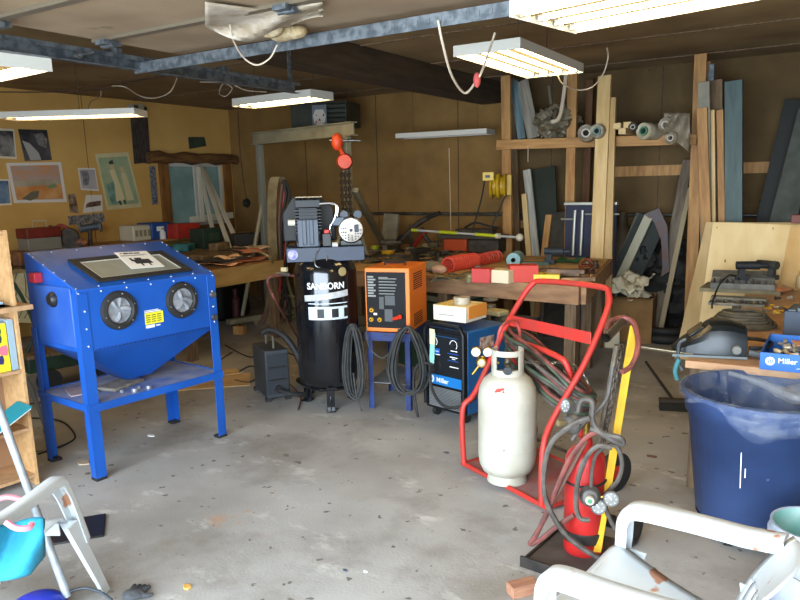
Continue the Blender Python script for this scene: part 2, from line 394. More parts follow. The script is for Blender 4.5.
fixture('lit light fixture at the left edge below the door track', b - d * 1.2, b, 2.27, .34, 2, cords=((.3, 0),), hgt=.06, far=True)
def cord(name, label, cat, pts, r, mat, sm=8, seg=7, group=None, **k):
    return tag(MB().tube(pts, r, seg, sm=sm).build(name, mat), label, cat, group)
zc = ZC - .01
# hanging cords
P_ = lambda x, y, z: W(x, y, z)
o = cord('pull_rope', 'white rope looping below the track to a red knot by the fixture', 'rope', [P_(438, 20, 2.34), P_(443, 45, 2.25), P_(452, 76, 2.15), P_(465, 93, 2.1), P_(477, 80, 2.13), P_(484, 66, 2.2), P_(491, 45, 2.32), P_(495, 33, 2.38)], .006, rope)
k = MB(); c = P_(477, 80, 2.13) - o.location; k.ball(c, (.018, .018, .035)); lab(k.build('knot', M('red_knot', 'a0403c', .8), o), 'red knot')
cord('extension_cord', 'thin cord looped from the ceiling beside the right posts', 'cord', [P_(558, 76, 2.4), P_(563, 84, 2.36), P_(577, 90, 2.34), P_(592, 87, 2.36), P_(603, 74, 2.42), P_(608, 58, 2.52), P_(607, 48, 2.6)], .005, rope)
cord('string_loop', 'white string loop hanging from the angle iron over the torn sheet', 'string', [P_(230, 25, 2.38), P_(234, 42, 2.33), P_(244, 58, 2.28), P_(257, 65, 2.25), P_(270, 58, 2.28), P_(277, 45, 2.34)], .004, rope)
cord('extension_cord', 'dark cord draped along the ceiling above the left fixture', 'cord', [P_(0, 92, 2.6), P_(50, 92, 2.6), P_(98, 90, 2.6), P_(120, 84, 2.65), P_(140, 80, 2.7), P_(165, 76, 2.75)], .006, rust)
cord('extension_cord', 'pale cord sagging in a loop above the posters', 'cord', [P_(112, 86, 2.62), P_(125, 87, 2.6), P_(140, 96, 2.55), P_(155, 98, 2.53), P_(170, 92, 2.56), P_(177, 78, 2.7)], .005, rope)
cord('extension_cord', 'short white cord dropping to the shallow left fixture', 'cord', [P_(101, 91, 2.6), P_(100, 97, 2.55), P_(91, 102, 2.45), P_(88, 110, 2.335)], .005, rope)
cord('extension_cord', 'thin cord curled above the fixture over the compressor', 'cord', [P_(200, 82, 2.75), P_(222, 83, 2.72), P_(232, 88, 2.66), P_(226, 96, 2.6), P_(219, 93, 2.62), P_(226, 82, 2.7), P_(245, 90, 2.6), P_(266, 92, 2.52)], .005, rope)
# torn plastic and insulation over the rail
def tornf(u, v):
    p = W(205 + 118 * u, 2 + (24 + 10 * math.sin(u * 5)) * v + 8 * (1 - abs(2 * u - 1)), 2.385 - .03 * math.sin(9 * u + 5 * v) * v - .03 * v)
    return p
tag(MB().grid(tornf, 26, 8).build('torn_sheet', M('torn_plastic', 'b0a494', .6, col2='8c7c64', ns=9, bump=.4, bs=14), solid=.004), 'torn pale plastic sheet sagging below the raised door', 'plastic sheet')
mb = MB()
for (x, y, r) in ((270, 30, .05), (283, 33, .055), (295, 32, .045), (262, 26, .03)): mb.ball(W(x, y, 2.37), (r * 1.5, r, r * .7))
tag(mb.build('insulation_tuft', M('insulation', '8a7040', .9, col2='b0a080', ns=14, bump=.8, bs=25)), 'brown and grey insulation tuft bulging out above the angle iron', 'insulation')

# ================================================================ blast cabinet
fl, fr, bl = W(103, 478), W(222, 436), W(72, 456)
A = yaw(fl, fr)
cb = thing('sandblast_cabinet', 'blue sandblasting cabinet with two glove ports standing on four legs', 'sandblaster', ((fl.x + fr.x) / 2 - .01, (fl.y + fr.y) / 2 - .015, 0), A)
hw = .465; D = .45; bz = .76; ft = 1.12; bt = 1.31
# body: front y=-.03, slopes back
def side(x0, x1, m=cb):
    return MB().prism([(-.03, bz), (-.03, ft), (D + .05, bt), (D + .05, bz)], x0, x1, rot(rz=PI / 2) @ Matrix.Diagonal((1, -1, 1, 1)))
# prism: poly (x->y local)
mb = MB(); vs = []
prof = [(-.03, bz), (-.03, ft), (.52, bt), (D + .09, bt), (D + .09, bz)]
k = len(prof); L_ = [(-hw, y, z) for y, z in prof] + [(hw, y, z) for y, z in prof]
mb.faces(L_, [tuple(range(k)), tuple(range(2 * k - 1, k - 1, -1))] + [(i, (i + 1) % k, (i + 1) % k + k, i + k) for i in range(k)])
mb.build('cabinet_body', blue_c, cb, .006)
mb = MB(); hz = .49   # hopper
mb.faces([(-hw + .015, -.015, bz), (hw - .015, -.015, bz), (hw - .015, D + .07, bz), (-hw + .015, D + .07, bz), (-.09, .2, hz), (.09, .2, hz), (.09, .34, hz), (-.09, .34, hz)], [(0, 3, 2, 1), (4, 5, 6, 7), (0, 1, 5, 4), (1, 2, 6, 5), (2, 3, 7, 6), (3, 0, 4, 7)])
mb.build('hopper', blue_c, cb, .004)
MB().cyl((0, .27, hz - .13), (0, .27, hz + .005), .06).build('hopper_outlet', M('dark_blue', '0c2c6c', .5), cb)
def legm(x, y, top=1.0):
    mb = MB(); sx = 1 if x < 0 else -1; sy = 1 if y < .2 else -1
    mb.bb(x, x + sx * .065, y, y + sy * .005, .015, top); mb.bb(x, x + sx * .005, y, y + sy * .06, .015, top); return mb
for (x, y, tp) in ((-hw - .006, -.036, ft - .02), (hw + .006, -.036, ft - .02), (-hw - .006, D + .096, bz + .1), (hw + .006, D + .096, bz + .1)):
    l = legm(x, y, tp).build('leg', blue_c, cb, .0015)
    sx = 1 if x < 0 else -1; sy = 1 if y < .2 else -1
    MB().bb(x - sx * .002, x + sx * .064, y - sy * .002, y + sy * .06, 0, .018).build('rubber_foot', blackr, l, .003)
sh = .45
mb = MB(); mb.bb(-hw, hw, -.03, D + .09, sh, sh + .006)
mb.build('shelf', blue_w, cb)
mb = MB(); mb.bb(-hw - .01, hw + .01, -.045, -.038, sh - .035, sh + .01); mb.bb(-hw - .01, hw + .01, D + .098, D + .103, sh - .035, sh + .01)
mb.bb(-hw - .012, -hw - .007, -.03, D + .09, sh - .03, sh + .01); mb.bb(hw + .007, hw + .012, -.03, D + .09, sh - .03, sh + .01); mb.build('shelf_rim', blue_c, cb)
# window on the sloped face
sl = math.atan2(bt - ft, .55); ST = Matrix.Translation((0, -.03, ft)) @ rot(rx=sl)   # local xy on slope, z outwards
wm = MB()
x0, x1, y0, y1 = -.30, .345, .055, .40
for a_, b_, c_, d_ in ((x0, x1, y0, y0 + .045), (x0, x1, y1 - .045, y1), (x0, x0 + .045, y0 + .045, y1 - .045), (x1 - .045, x1, y0 + .045, y1 - .045)): wm.bb(a_, b_, c_, d_, .001, .012, ST)
wf2 = wm.build('window_gasket', blackr, cb, .002)
mb = MB()
for a_, b_, c_, d_ in ((x0 + .05, x1 - .05, y0 + .05, y0 + .056), (x0 + .05, x1 - .05, y1 - .056, y1 - .05), (x0 + .05, x0 + .056, y0 + .05, y1 - .05), (x1 - .056, x1 - .05, y0 + .05, y1 - .05)): mb.bb(a_, b_, c_, d_, .004, .008, ST)
mb.build('window_edge', whitep, wf2)
MB().bb(x0 + .045, x1 - .045, y0 + .045, y1 - .045, .001, .005, ST).build('viewing_window', M('dusty_glass', '7c8076', .35, col2='8e9084', ns=5), cb)
# glove ports
for cx, cz in ((-.225, .975), (.205, .975)):
    T = Matrix.Translation((cx, -.031, cz)) @ rot(rx=PI / 2)
    p = MB().lathe([(.076, .0), (.076, .018), (.086, .026), (.108, .022), (.115, .006), (.115, 0)], T).build('glove_port', blackr, cb)
    g = MB()
    g.lathe([(.0, .004), (.02, .010), (.045, .006), (.077, .006)], T)
    for q in range(4):
        an = q * 1.4 + (q * q % 3) * .6 + cx * 9
        g.tube([T @ V((.07 * math.cos(an), .07 * math.sin(an), .009)) if tt < .1 else T @ V(((.07 - .08 * tt) * math.cos(an + tt * .35), (.07 - .06 * tt) * math.sin(an + tt * .7), .010)) for tt in (0, .3, .6, 1)], [.012, .016, .013, .006], 8)
    g.build('glove_liner', M('glove_cloth', '9a9ca0', .9, col2='6e7176', ns=14, bump=.5, bs=20), p)
    for q in range(6): a_ = q * PI / 3 + .3; MB().ball(T @ V((.098 * math.cos(a_), .098 * math.sin(a_), .025)), .005, seg=6).build('screw', steel, p)
mb = MB()
for x in (-hw + .01, -.32, -.16, 0, .16, .32, hw - .01):
    mb.ball((x, -.032, ft - .02), .0055, seg=6)
    mb.ball(ST @ V((x, .02, 0)), .0055, seg=6); mb.ball(ST @ V((x, .55, 0)), .0055, seg=6)
for i in range(5): mb.ball(ST @ V((-hw + .01, .02 + i * .12, 0)), .0055, seg=6); mb.ball(ST @ V((hw - .01, .02 + i * .12, 0)), .0055, seg=6)
for z in (.80, .9, 1.0): mb.ball((-hw + .03, -.043, z), .006, seg=6); mb.ball((hw - .03, -.043, z), .006, seg=6)
mb.build('rivets', M('rivet', 'c4cad4', .4, .3), cb)
mb = MB()
for i in range(34): x = -hw + .045 + i * .0245; mb.bb(x, x + .016, -.033, -.028, bz + .006, bz + .014)
mb.build('perforated_seam', M('dark_blue', '0c2c6c'), cb)
yl = MB().bb(-.06, .065, -.034, -.0305, .860, .930).build('warning_label', M('label_yellow', 'e2d62e', .6), cb)
mb = MB()
for r_ in range(4):
    for c_ in range(3): mb.bb(-.054 + c_ * .038, -.054 + c_ * .038 + .028, -.0352, -.0338, .872 + r_ * .013, .878 + r_ * .013)
mb.build('label_print', M('label_ink', '6a6a20', .7), yl)
mb = MB(); mb.bb(-.06, .05, -.0335, -.0305, .933, .938); mb.bb(-.06, .035, -.0335, -.0305, .942, .946); mb.bb(-.058, .0, -.0335, -.0305, .838, .855); mb.bb(.01, .04, -.0335, -.0305, .843, .850)
mb.build('white_print', wht, cb)
for z in (.83, .98):
    lt = MB().lathe([(0, .02), (.018, .018), (.022, 0), (0, 0)], Matrix.Translation((hw - .03, -.042, z)) @ rot(rx=PI / 2), 14).build('latch_knob', steel, cb)
# left side door, latch, air inlet
MB().bb(-hw - .012, -hw - .001, .02, D - .02, bz + .03, 1.13).build('side_door', M('hazy_blue', '1c4ca0', .5, col2='3a62a8', ns=3), cb, .01)
MB().bb(-hw - .05, -hw - .001, .33, .40, 1.145, 1.20).build('light_switch_box', M('switch_red', 'a82430', .5), cb, .004)
T = Matrix.Translation((-hw - .012, .21, 1.055)) @ rot(ry=-PI / 2)
MB().lathe([(.0, .03), (.03, .03), (.045, .012), (.045, 0), (0, 0)], T, 18).build('air_inlet', blackp, cb)
# things on it
sT = cb.matrix_basis if False else (Matrix.Translation(cb.location) @ rot(rz=A))
def onS(x, y, z=.013): return sT @ ST @ V((x, y, z))
pp = MB().plate([onS(-.02, .17), onS(.20, .15), onS(.235, .41), onS(.02, .43)], .003).build('instruction_sheet', paper)
tag(pp, 'white printed instruction sheet lying on the blue cabinet window', 'paper sheet')
i_ = MB(); Li = pp.location
def ink(x0, x1, y0, y1):
    u = lambda x, y: onS(-.02 + .22 * x + .03 * y, .17 - .02 * x + .26 * y, .0145) - Li
    i_.plate([u(x0, y0), u(x1, y0), u(x1, y1), u(x0, y1)], .0012)
for a_ in ((.15, .22, .88, .92), (.25, .4, .86, .93), (.42, .55, .87, .93), (.57, .75, .86, .92), (.3, .8, .25, .5), (.4, .6, .5, .6), (.42, .47, .12, .25), (.65, .7, .12, .25), (.25, .32, .4, .6), (.1, .9, .78, .79), (.1, .8, .74, .75)): ink(*a_)
i_.build('print', M('black_ink', '26262a', .8), pp)
def onshelf(x, y, z=.0): return sT @ V((x, y, sh + .007 + z))
for (x, y, dx, dy, rz_, lb, nm, m_, hh_) in ((-.12, .22, .26, .16, .3, 'rumpled dusty cloth lying on the blue cabinet shelf', 'rag', M('dusty_cloth', '8c8478', .9, col2='6a645a', ns=12, bump=.6), .02), (-.33, .3, .16, .2, -.3, 'grey flat tray with pink smears on the cabinet shelf', 'tray', M('smeared_tray', '8a8684', .7, col2='a07c84', ns=9), .01)):
    tag(MB().bb(-dx / 2, dx / 2, -dy / 2, dy / 2, 0, hh_).build(nm, m_, bev=.004, recenter=False), lb, nm); o = C.objects[nm] if nm in C.objects else None
    o.location = onshelf(x, y); o.rotation_euler = (0, 0, A + rz_)
for i, (x, y, r) in enumerate(((-.15, .13, .02), (-.1, .17, .016), (-.2, .19, .014), (-.06, .12, .018))):
    o = MB().lathe([(0, 0), (r, 0), (r, r * 1.2), (r * .7, r * 1.3), (0, r * 1.3)], seg=12).build('foil_scrap', M('foil', 'c0c4c8', .3, .8), recenter=False)
    o.location = onshelf(x, y - .12, .0); tag(o, 'small silver foil ball on the blue cabinet shelf, %s' % ['second from the left', 'second from the right', 'leftmost', 'rightmost'][i], 'foil scrap', 'silver foil balls on the cabinet shelf')

# ================================================================ compressor
cp = W(331, 403); CA = face(cp)
co = thing('air_compressor', 'tall black upright air compressor with pump and motor on top', 'air compressor', (cp.x, cp.y, 0), CA)
tankm = M('tank_black', '0b0c0f', .16, col2='14161a', ns=5, coat=.4)
R_ = .235
pr = [(.0, .13), (.10, .135), (.17, .155), (.215, .19), (R_, .24), (R_, 1.03), (.222, 1.08), (.19, 1.13), (.13, 1.165), (.0, 1.18)]
MB().lathe(pr, seg=48).build('tank', tankm, co, sharp=60)
MB().ring((0, 0, .16), .19, .012, seg=36).build('base_ring', tankm, co)
for q in range(3):
    a_ = q * 2 * PI / 3 - PI / 2
    T = Matrix.Translation((.2 * math.cos(a_), .2 * math.sin(a_), 0)) @ rot(rz=a_)
    mb = MB(); mb.bb(-.03, .05, -.035, .035, 0, .012, T); mb.bb(-.01, -.002, -.03, .03, .01, .26, T); mb.bb(-.03, .04, -.004, .004, .01, .1, T); mb.build('foot', tankm, co, .002)
text('brand_lettering', 'SANBORN', .066, wht, co, Matrix.Translation((0, 0, .945)), wrap=R_ + .0035, sx=.92, bold=.0016, depth=.003)
mb = MB()
def wrapq(x0, x1, z0, z1, r=R_ + .0015, n=6, sl_=0):
    for i in range(n):
        xa, xb = x0 + (x1 - x0) * i / n, x0 + (x1 - x0) * (i + 1) / n
        f = lambda x, z, rr: (rr * math.sin(x / R_), -rr * math.cos(x / R_), z + sl_ * x)
        mb.hexa([f(xa, z0, r - .001), f(xb, z0, r - .001), f(xb, z0, r - .004), f(xa, z0, r - .004), f(xa, z1, r - .001), f(xb, z1, r - .001), f(xb, z1, r - .004), f(xa, z1, r - .004)])
wrapq(-.17, .17, .85, .895, R_ + .004, 10, .1)
mb.build('silver_sticker', M('silver_label', '9ea2a4', .5, col2='c8cccc', ns=14), co)
mb = MB(); wrapq(-.14, .16, .815, .822, R_ + .004, 8); wrapq(-.14, .16, .70, .795, R_ + .004, 8); st_ = mb.build('white_sticker', M('sticker_white', 'c8d4dc', .5), co)
mb = MB(); 
for x in (-.07, .035, .13): wrapq(x, x + .035 if x > .1 else x + .05, .715, .78, R_ + .0055, 3)
mb.build('sticker_print', blackp, st_)
mb = MB(); f = lambda a_, r: (r * math.sin(a_), -r * math.cos(a_), 1.045)
T = Matrix.Translation(f(.55, R_ + .001)) @ rot(rz=.55) @ rot(rx=PI / 2)
MB().lathe([(0, .006), (.03, .006), (.033, 0)], T, 20).build('gauge', M('gauge_face', '9a8a60', .4), co)
# deck
deckm = M('deck_navy', '1c2638', .45, col2='263248', ns=5)
mb = MB(); mb.bb(-.27, .29, -.17, .17, 1.21, 1.222); mb.bb(-.27, .29, -.176, -.17, 1.12, 1.222); mb.bb(-.27, .29, .17, .176, 1.12, 1.222); mb.bb(-.15, .15, -.1, .1, 1.165, 1.21)
mb.build('deck', deckm, co, .003)
T = Matrix.Translation((-.225, -.178, 1.175)) @ rot(rx=PI / 2)
MB().lathe([(0, .002), (.036, .002), (.036, 0)], T, 20).build('round_sticker', M('blue_red_sticker', '3c50b8', .5, col2='d8c8d8', ns=22), co)
# pump
pu = M('pump_black', '14161a', .5)
mb = MB(); mb.bb(-.20, -.02, -.12, .08, 1.222, 1.34); mb.cyl((-.11, -.13, 1.29), (-.11, .1, 1.29), .085, seg=24)
crank = mb.build('crankcase', pu, co, .008)
mb = MB(); mb.bb(-.185, -.035, -.136, -.128, 1.225, 1.42); mb.bb(-.15, -.12, -.15, -.13, 1.24, 1.42); mb.bb(-.10, -.07, -.15, -.13, 1.24, 1.42)
mb.build('crank_cover', M('slate_metal', '2c3848', .4), co, .004)
mb = MB(); mb.bb(-.17, -.04, -.09, .06, 1.34, 1.5)
for i in range(7): mb.bb(-.20, -.01, -.12, .09, 1.35 + i * .022, 1.357 + i * .022)
mb.build('finned_cylinder', pu, co)
mb = MB(); mb.bb(-.195, -.015, -.11, .08, 1.505, 1.56)
for i in range(8): mb.bb(-.19 + i * .023, -.182 + i * .023, -.115, .085, 1.56, 1.575)
mb.build('cylinder_head', pu, co, .004)
MB().bb(-.19, .0, -.10, .07, 1.576, 1.582).build('head_plate', M('tan_plate', 'a89878', .5), co)
mb = MB()   # belt guard: rounded plate
gp = [(-.30 + .0, 1.25), (-.30, 1.46), (-.22, 1.58), (-.02, 1.58), (.08, 1.5), (.1, 1.25)]
mb.prism(gp, .10, .16); mb.build('belt_guard', M('guard_black', '1b1a18', .6), co, .01)
MB().cyl((-.25, -.11, 1.40), (-.20, -.11, 1.40), .022, seg=14).build('air_filter', M('filter_white', 'c8c4b4', .6), co)
mb = MB(); mb.tube([(-.02, -.11, 1.53), (.08, -.11, 1.53), (.1, -.11, 1.50), (.085, -.11, 1.42), (.05, -.11, 1.36), (.055, -.11, 1.30)], .0055, 8, sm=6); mb.build('discharge_tube', M('bright_tube', 'e8e8e8', .2, .6), co)
mb = MB(); mb.tube([(.06, -.12, 1.53), (.11, -.12, 1.51), (.105, -.12, 1.44)], .005, 8, sm=6); mb.build('copper_tube', M('bright_tube', 'e8e8e8'), co)
mb = MB(); mb.bb(-.01, .055, -.16, -.09, 1.225, 1.32); sw = mb.build('pressure_switch', blackp, co, .006)
MB().bb(.005, .04, -.162, -.10, 1.32, 1.345).build('switch_lever', redp, sw, .003)
MB().cyl((.06, -.15, 1.235), (.10, -.15, 1.235), .02, seg=16).build('gauge_dial', M('gauge_white', 'b8b8b0', .4), co)
MB().tube([(-.03, -.18, 1.22), (-.07, -.20, 1.15), (-.06, -.22, 1.09), (.0, -.2, 1.09), (.02, -.18, 1.16)], .004, 6, sm=6).build('bleed_tube', steel, co)
# motor, its fan end towards the door
mb = MB(); mb.cyl((.20, -.10, 1.335), (.20, .10, 1.335), .098, seg=32); mb.bb(.12, .28, -.08, .08, 1.222, 1.26); mb.build('motor', M('motor_black', '101216', .35), co, .004)
mb = MB(); mb.lathe([(0, .012), (.03, .012), (.085, .006), (.094, -.012), (.094, -.03)], Matrix.Translation((.20, -.112, 1.335)) @ rot(rx=PI / 2), 32)
en = mb.build('fan_end', M('cast_alloy', 'b4aca0', .4, .6, col2='8c8478', ns=12), co)
mb = MB(); T = Matrix.Translation((.20, -.126, 1.335)) @ rot(rx=PI / 2)
for rr in (.04, .056, .072):
    for j in range(int(rr * 240)):
        a_ = 2 * PI * j / int(rr * 240)
        if .25 < a_ < 2.7: continue
        mb.bb(rr - .005, rr + .005, -.004, .004, -.003, .004, T @ rot(rz=a_))
mb.lathe([(0, .004), (.012, .004), (.012, -.004)], T, 12)
mb.build('vent_holes', blackp, en)
MB().bb(.225, .255, -.134, -.12, 1.32, 1.375).build('motor_plate', deckm, co, .002)
for x in (.155, .255): MB().cyl((x, -.07, 1.445), (x, .06, 1.445), .03, seg=16).build('capacitor', M('capacitor', '222c3c', .4), co)
MB().bb(.07, .155, -.1, .05, 1.37, 1.43).build('junction_box', M('junction', '3c4a5c', .4), co, .004)
# ================================================================ black machine on the floor beside the compressor
p = W(270, 402)
bc = thing('plasma_power_source', 'dark grey dusty metal case on the floor left of the compressor, hose over it', 'machine', (p.x - .02, p.y + .1, 0), face(p) + .25)
dg = M('dusty_grey', '26292e', .65, col2='3c3f42', ns=5, bump=.1)
MB().bb(-.095, .095, -.08, .30, .03, .41).build('case', dg, bc, .008)
mb = MB(); mb.bb(-.085, .085, -.088, -.081, .06, .38); mb.build('front_panel', M('charcoal', '22262c', .6), bc, .003)
mb = MB()
for z in (.17, .27): mb.bb(-.07, .06, -.1, -.089, z, z + .012)
mb.cyl((.0, -.11, .1), (.0, -.088, .1), .03, seg=14); mb.build('socket', blackp, bc)
mb = MB(); mb.tube([(0, .0, .40), (.0, .0, .50), (0, .22, .50), (0, .22, .40)], .009, 8); mb.build('handle', M('worn_handle', '5c5648', .6), bc)
for x in (-.08, .08):
    for y in (-.05, .32): MB().bb(x - .02, x + .02, y - .02, y + .02, 0, .03).build('foot', blackr, bc)
b = bc.location
R2 = lambda x, y, z: bc.matrix_basis @ V((x, y, z)) if False else (Matrix.Translation(bc.location) @ rot(rz=bc.rotation_euler.z)) @ V((x, y, z))
cord('thick_hose', 'thick black hose hanging over the grey case handle to the compressor', 'hose', [R2(-.05, .12, .52), R2(.01, .08, .545), R2(.09, .0, .50), R2(.16, -.03, .39), R2(.21, -.05, .25), R2(.27, -.02, .14), R2(.30, .1, .05), R2(.28, .3, .04)], .026, blackr)
cord('thick_hose', 'black hose lying out from the front of the grey case', 'hose', [R2(.0, -.12, .1), R2(.05, -.17, .08), R2(.14, -.18, .06), R2(.24, -.13, .045), R2(.31, -.02, .03)], .018, blackr)
rnd = random.Random(3)
def coil(name, label, cat, c, R, r, mat, turns=6, sx=1, sz=1, tiltz=0, jit=.02, seed=1, plane='xz', group=None, parent=None, seg=6, drop=0):
    g = random.Random(seed); pts = []
    n = turns * 12
    for i in range(n):
        a = 2 * PI * i / 12; j = 1 + g.uniform(-jit, jit) * 3; k = (i // 12) / max(turns, 1)
        x = R * sx * math.cos(a) * j; z = R * sz * math.sin(a) * j; y = (k - .5) * r * 3.2 * 1.2 + g.uniform(-jit, jit) * .4
        if drop and z < 0: z *= 1 + drop * g.random()
        if plane == 'xz': v = V((x, y, z))
        else: v = V((x, z, abs(k) * r * 4 + abs(g.uniform(0, jit))))
        pts.append(rot(rz=tiltz) @ v + V(c))
    o = MB().tube(pts, r, seg, sm=3).build(name, mat, parent)
    if label: tag(o, label, cat, group)
    return o
# ---------------------------------------------------------------- blue stand with the orange machine
a, c2 = W(370, 408), W(411, 411)
SA = yaw(a, c2); sp = (a + c2) / 2
stb = M('stand_blue', '163272', .55, col2='10224e', ns=6)
st = thing('welding_stand', 'blue steel stand under the orange machine, with cables on its hooks', 'stand', (sp.x, sp.y, 0), SA)
w2 = .165; dp = .5
MB().bb(-w2 - .01, w2 + .01, -.02, dp + .01, .585, .592).build('top_plate', stb, st, .001)
mb = MB(); mb.bb(-w2 - .01, w2 + .01, -.025, -.02, .53, .592); mb.bb(-w2 - .012, -w2 - .008, -.02, dp, .54, .592); mb.bb(w2 + .008, w2 + .012, -.02, dp, .54, .592); mb.build('skirt', stb, st)
MB().bb(-w2, w2, .0, dp, .2, .206).build('lower_shelf', M('worn_shelf', '76787a', .6, col2='5c6068', ns=8), st)
for x in (-w2, w2):
    for y in (0, dp):
        sx = 1 if x < 0 else -1; sy = 1 if y == 0 else -1
        mb = MB(); mb.bb(x, x + sx * .04, y, y + sy * .005, 0, .585); mb.bb(x, x + sx * .005, y, y + sy * .04, 0, .585); mb.build('leg', stb, st)
for x in (-w2 - .05, w2 - .0):
    MB().tube([(x * 1.0, -.02, .63), (x - .0, -.07, .62), (x, -.10, .63), (x, -.105, .66)], .007, 6).build('cable_hook', stb, st)
SM = Matrix.Translation(st.location) @ rot(rz=SA)
pc = thing('plasma_cutter', 'orange plasma cutter with black front panel and vents on the blue stand', 'plasma cutter', SM @ V((0, 0, .594)), SA)
MB().bb(-.17, .17, .0, .46, .0, .47).build('housing', orange, pc, .006)
pn = MB().bb(-.158, .14, -.007, -.001, .03, .44).build('front_panel', M('panel_black', '121112', .55, spec=.2), pc, .002)
mb = MB(); g = random.Random(5)
for r_ in range(8): mb.bb(-.145, -.10 if r_ % 2 else -.085, -.0095, -.007, .26 + r_ * .02, .272 + r_ * .02)
for r_ in range(6): mb.bb(-.06, .02 + g.random() * .06, -.0095, -.007, .28 + r_ * .022, .286 + r_ * .022)
mb.bb(-.06, .01, -.0095, -.007, .4, .405)
mb.build('panel_print', M('panel_print', '8a8a84', .6), pn)
mb = MB(); mb.bb(-.06, -.025, -.0092, -.007, .17, .26); mb.bb(-.015, .06, -.0092, -.007, .2, .27); mb.bb(-.02, .04, -.0092, -.007, .08, .17); mb.build('panel_diagram', M('panel_grey', '4a4c4c', .6), pn)
for x, z in ((-.12, .16), (-.125, .09), (-.06, .09)):
    mb = MB(); mb.lathe([(.007, .012), (.012, .012), (.018, .001)], Matrix.Translation((x, -.008, z)) @ rot(rx=PI / 2), 14); mb.build('brass_connector', M('yellow_ring', 'd8a028', .4, .3), pn)
MB().bb(-.105, -.08, -.0095, -.007, .125, .14).build('fuse_label', wht, pn)
MB().cyl((.05, -.01, .10), (.11, -.05, .125), .013, .016).build('red_knob', M('knob_red', 'd83820', .4), pn)
mb = MB()
for z0 in (.30, .03):
    for i in range(8 if z0 > .1 else 6):
        for j in range(3 if z0 < 0 else 1): mb.bb(.1695, .1715, .10, .33, z0 + i * .016, z0 + .008 + i * .016)
vs_ = mb.build('side_vents', M('vent_dark', '3a1e08', .8), pc); tag(vs_, 'dark vent slots', 'x'); del vs_['category']; vs_['kind'] = 'stuff'
MB().tube([(-.08, .2, .47), (-.08, .2, .49), (.08, .2, .49), (.08, .2, .47)], .008, 6).build('carry_handle', blackp, pc)
def S3(x, y, z): return SM @ V((x, y, z))
def hank(label, c, sx, sz, n, seed, mat, hook, group):
    g = random.Random(seed); pts = []
    for i in range(n):
        ex = sx * (1 + g.uniform(-.3, .25)); ez = sz * (1 + g.uniform(-.18, .2)); ph = g.uniform(-.2, .2); yy = g.uniform(-.035, .035); ox = g.uniform(-.015, .015)
        for j in range(10):
            a = PI / 2 + 2 * PI * j / 10
            pts.append(SM @ V((c[0] + ox + ex * math.cos(a) * (1 - .35 * math.sin(a)), c[1] + yy * (1 if j else .6), c[2] - sz + ez * math.sin(a) - (ez - sz) * (1 if math.sin(a) > 0 else -1) * abs(math.sin(a)) * .8)))
    return tag(MB().tube(pts, .0065, 6, sm=4).build('welding_cable', mat), label, 'cable', group)
cbl = M('cable_grey', '2a2a29', .6, col2='3e3e3c', ns=16)
hank('narrow bundle of grey cable hanging at the left of the blue stand', (-.235, -.115, .655), .055, .27, 11, 2, cbl, 0, None)
hank('wide coil of dark cable hanging between blue stand and blue welder', (.19, -.135, .66), .125, .24, 16, 4, M('cable_dark', '1e1e1e', .6, col2='33322e', ns=18), 0, None)
cord('welding_cable', 'single dark cable sagging in front of the blue stand', 'cable', [S3(-.15, -.05, .62), S3(-.12, -.09, .5), S3(-.02, -.1, .42), S3(.06, -.1, .5), S3(.1, -.05, .63)], .006, cbl)
cord('electrode_lead', 'grey lead end dangling low at the left leg of the blue stand', 'cable', [S3(-.24, -.12, .3), S3(-.22, -.13, .15), S3(-.19, -.14, .06), S3(-.17, -.15, .02)], .007, cbl)
# ---------------------------------------------------------------- blue welder on casters
a, c2 = W(424, 414), W(469, 427)
MA = yaw(a, c2) ; mp_ = (a + c2) / 2
mw = thing('wire_welder', 'blue and black wire feed welder on casters, white box on top', 'welder', (mp_.x, mp_.y, 0), MA)
mwd = .19; md = .46; mblu = M('welder_blue', '1c5c94', .42, col2='184c7c', ns=4); mblk = M('welder_black', '0e0f12', .5, spec=.3)
MB().bb(-mwd, mwd, .02, md, .07, .66).build('housing', mblu, mw, .01)
MB().bb(-mwd, mwd, .0, .02, .07, .66).build('front_frame', mblk, mw, .006)
mb = MB(); mb.tube([(-mwd + .01, -.01, .1), (-mwd + .01, -.012, .64), (-mwd + .04, -.014, .69), (mwd - .04, -.014, .69), (mwd - .01, -.012, .64), (mwd - .01, -.01, .1)], .016, 8); mb.build('bumper_frame', mblk, mw)
MB().bb(-mwd + .02, mwd - .02, -.008, .0, .255, .325).build('brand_band', M('miller_blue', '1670b4', .4), mw)
lg = MB().lathe([(0, .003), (.028, .003), (.03, 0)], Matrix.Translation((-.13, -.008, .29)) @ rot(rx=PI / 2), 20).build('round_logo', wht, mw)
mb = MB()
for x in (-.141, -.129, -.117): mb.faces([(x - .003, -.0125, .277), (x + .003, -.0125, .277), (x + .008, -.0125, .303), (x + .002, -.0125, .303)], [(0, 1, 2, 3)])
mb.build('logo_strokes', M('miller_blue', '1670b4'), lg, solid=.001)
text('brand_lettering', 'Miller', .05, wht, mw, Matrix.Translation((-.02, -.0095, .288)), bold=.0008)
mb = MB()
for i in range(14): mb.box((0, -.006, .095 + i * .0105), (.3, .006, .0055))
lv = mb.build('louvres', M('louvre_grey', '7c7e7e', .5), mw)
cp2 = MB().bb(-mwd + .025, mwd - .025, -.006, .0, .33, .63).build('control_panel', M('panel_slate', '15181c', .5, spec=.3), mw)
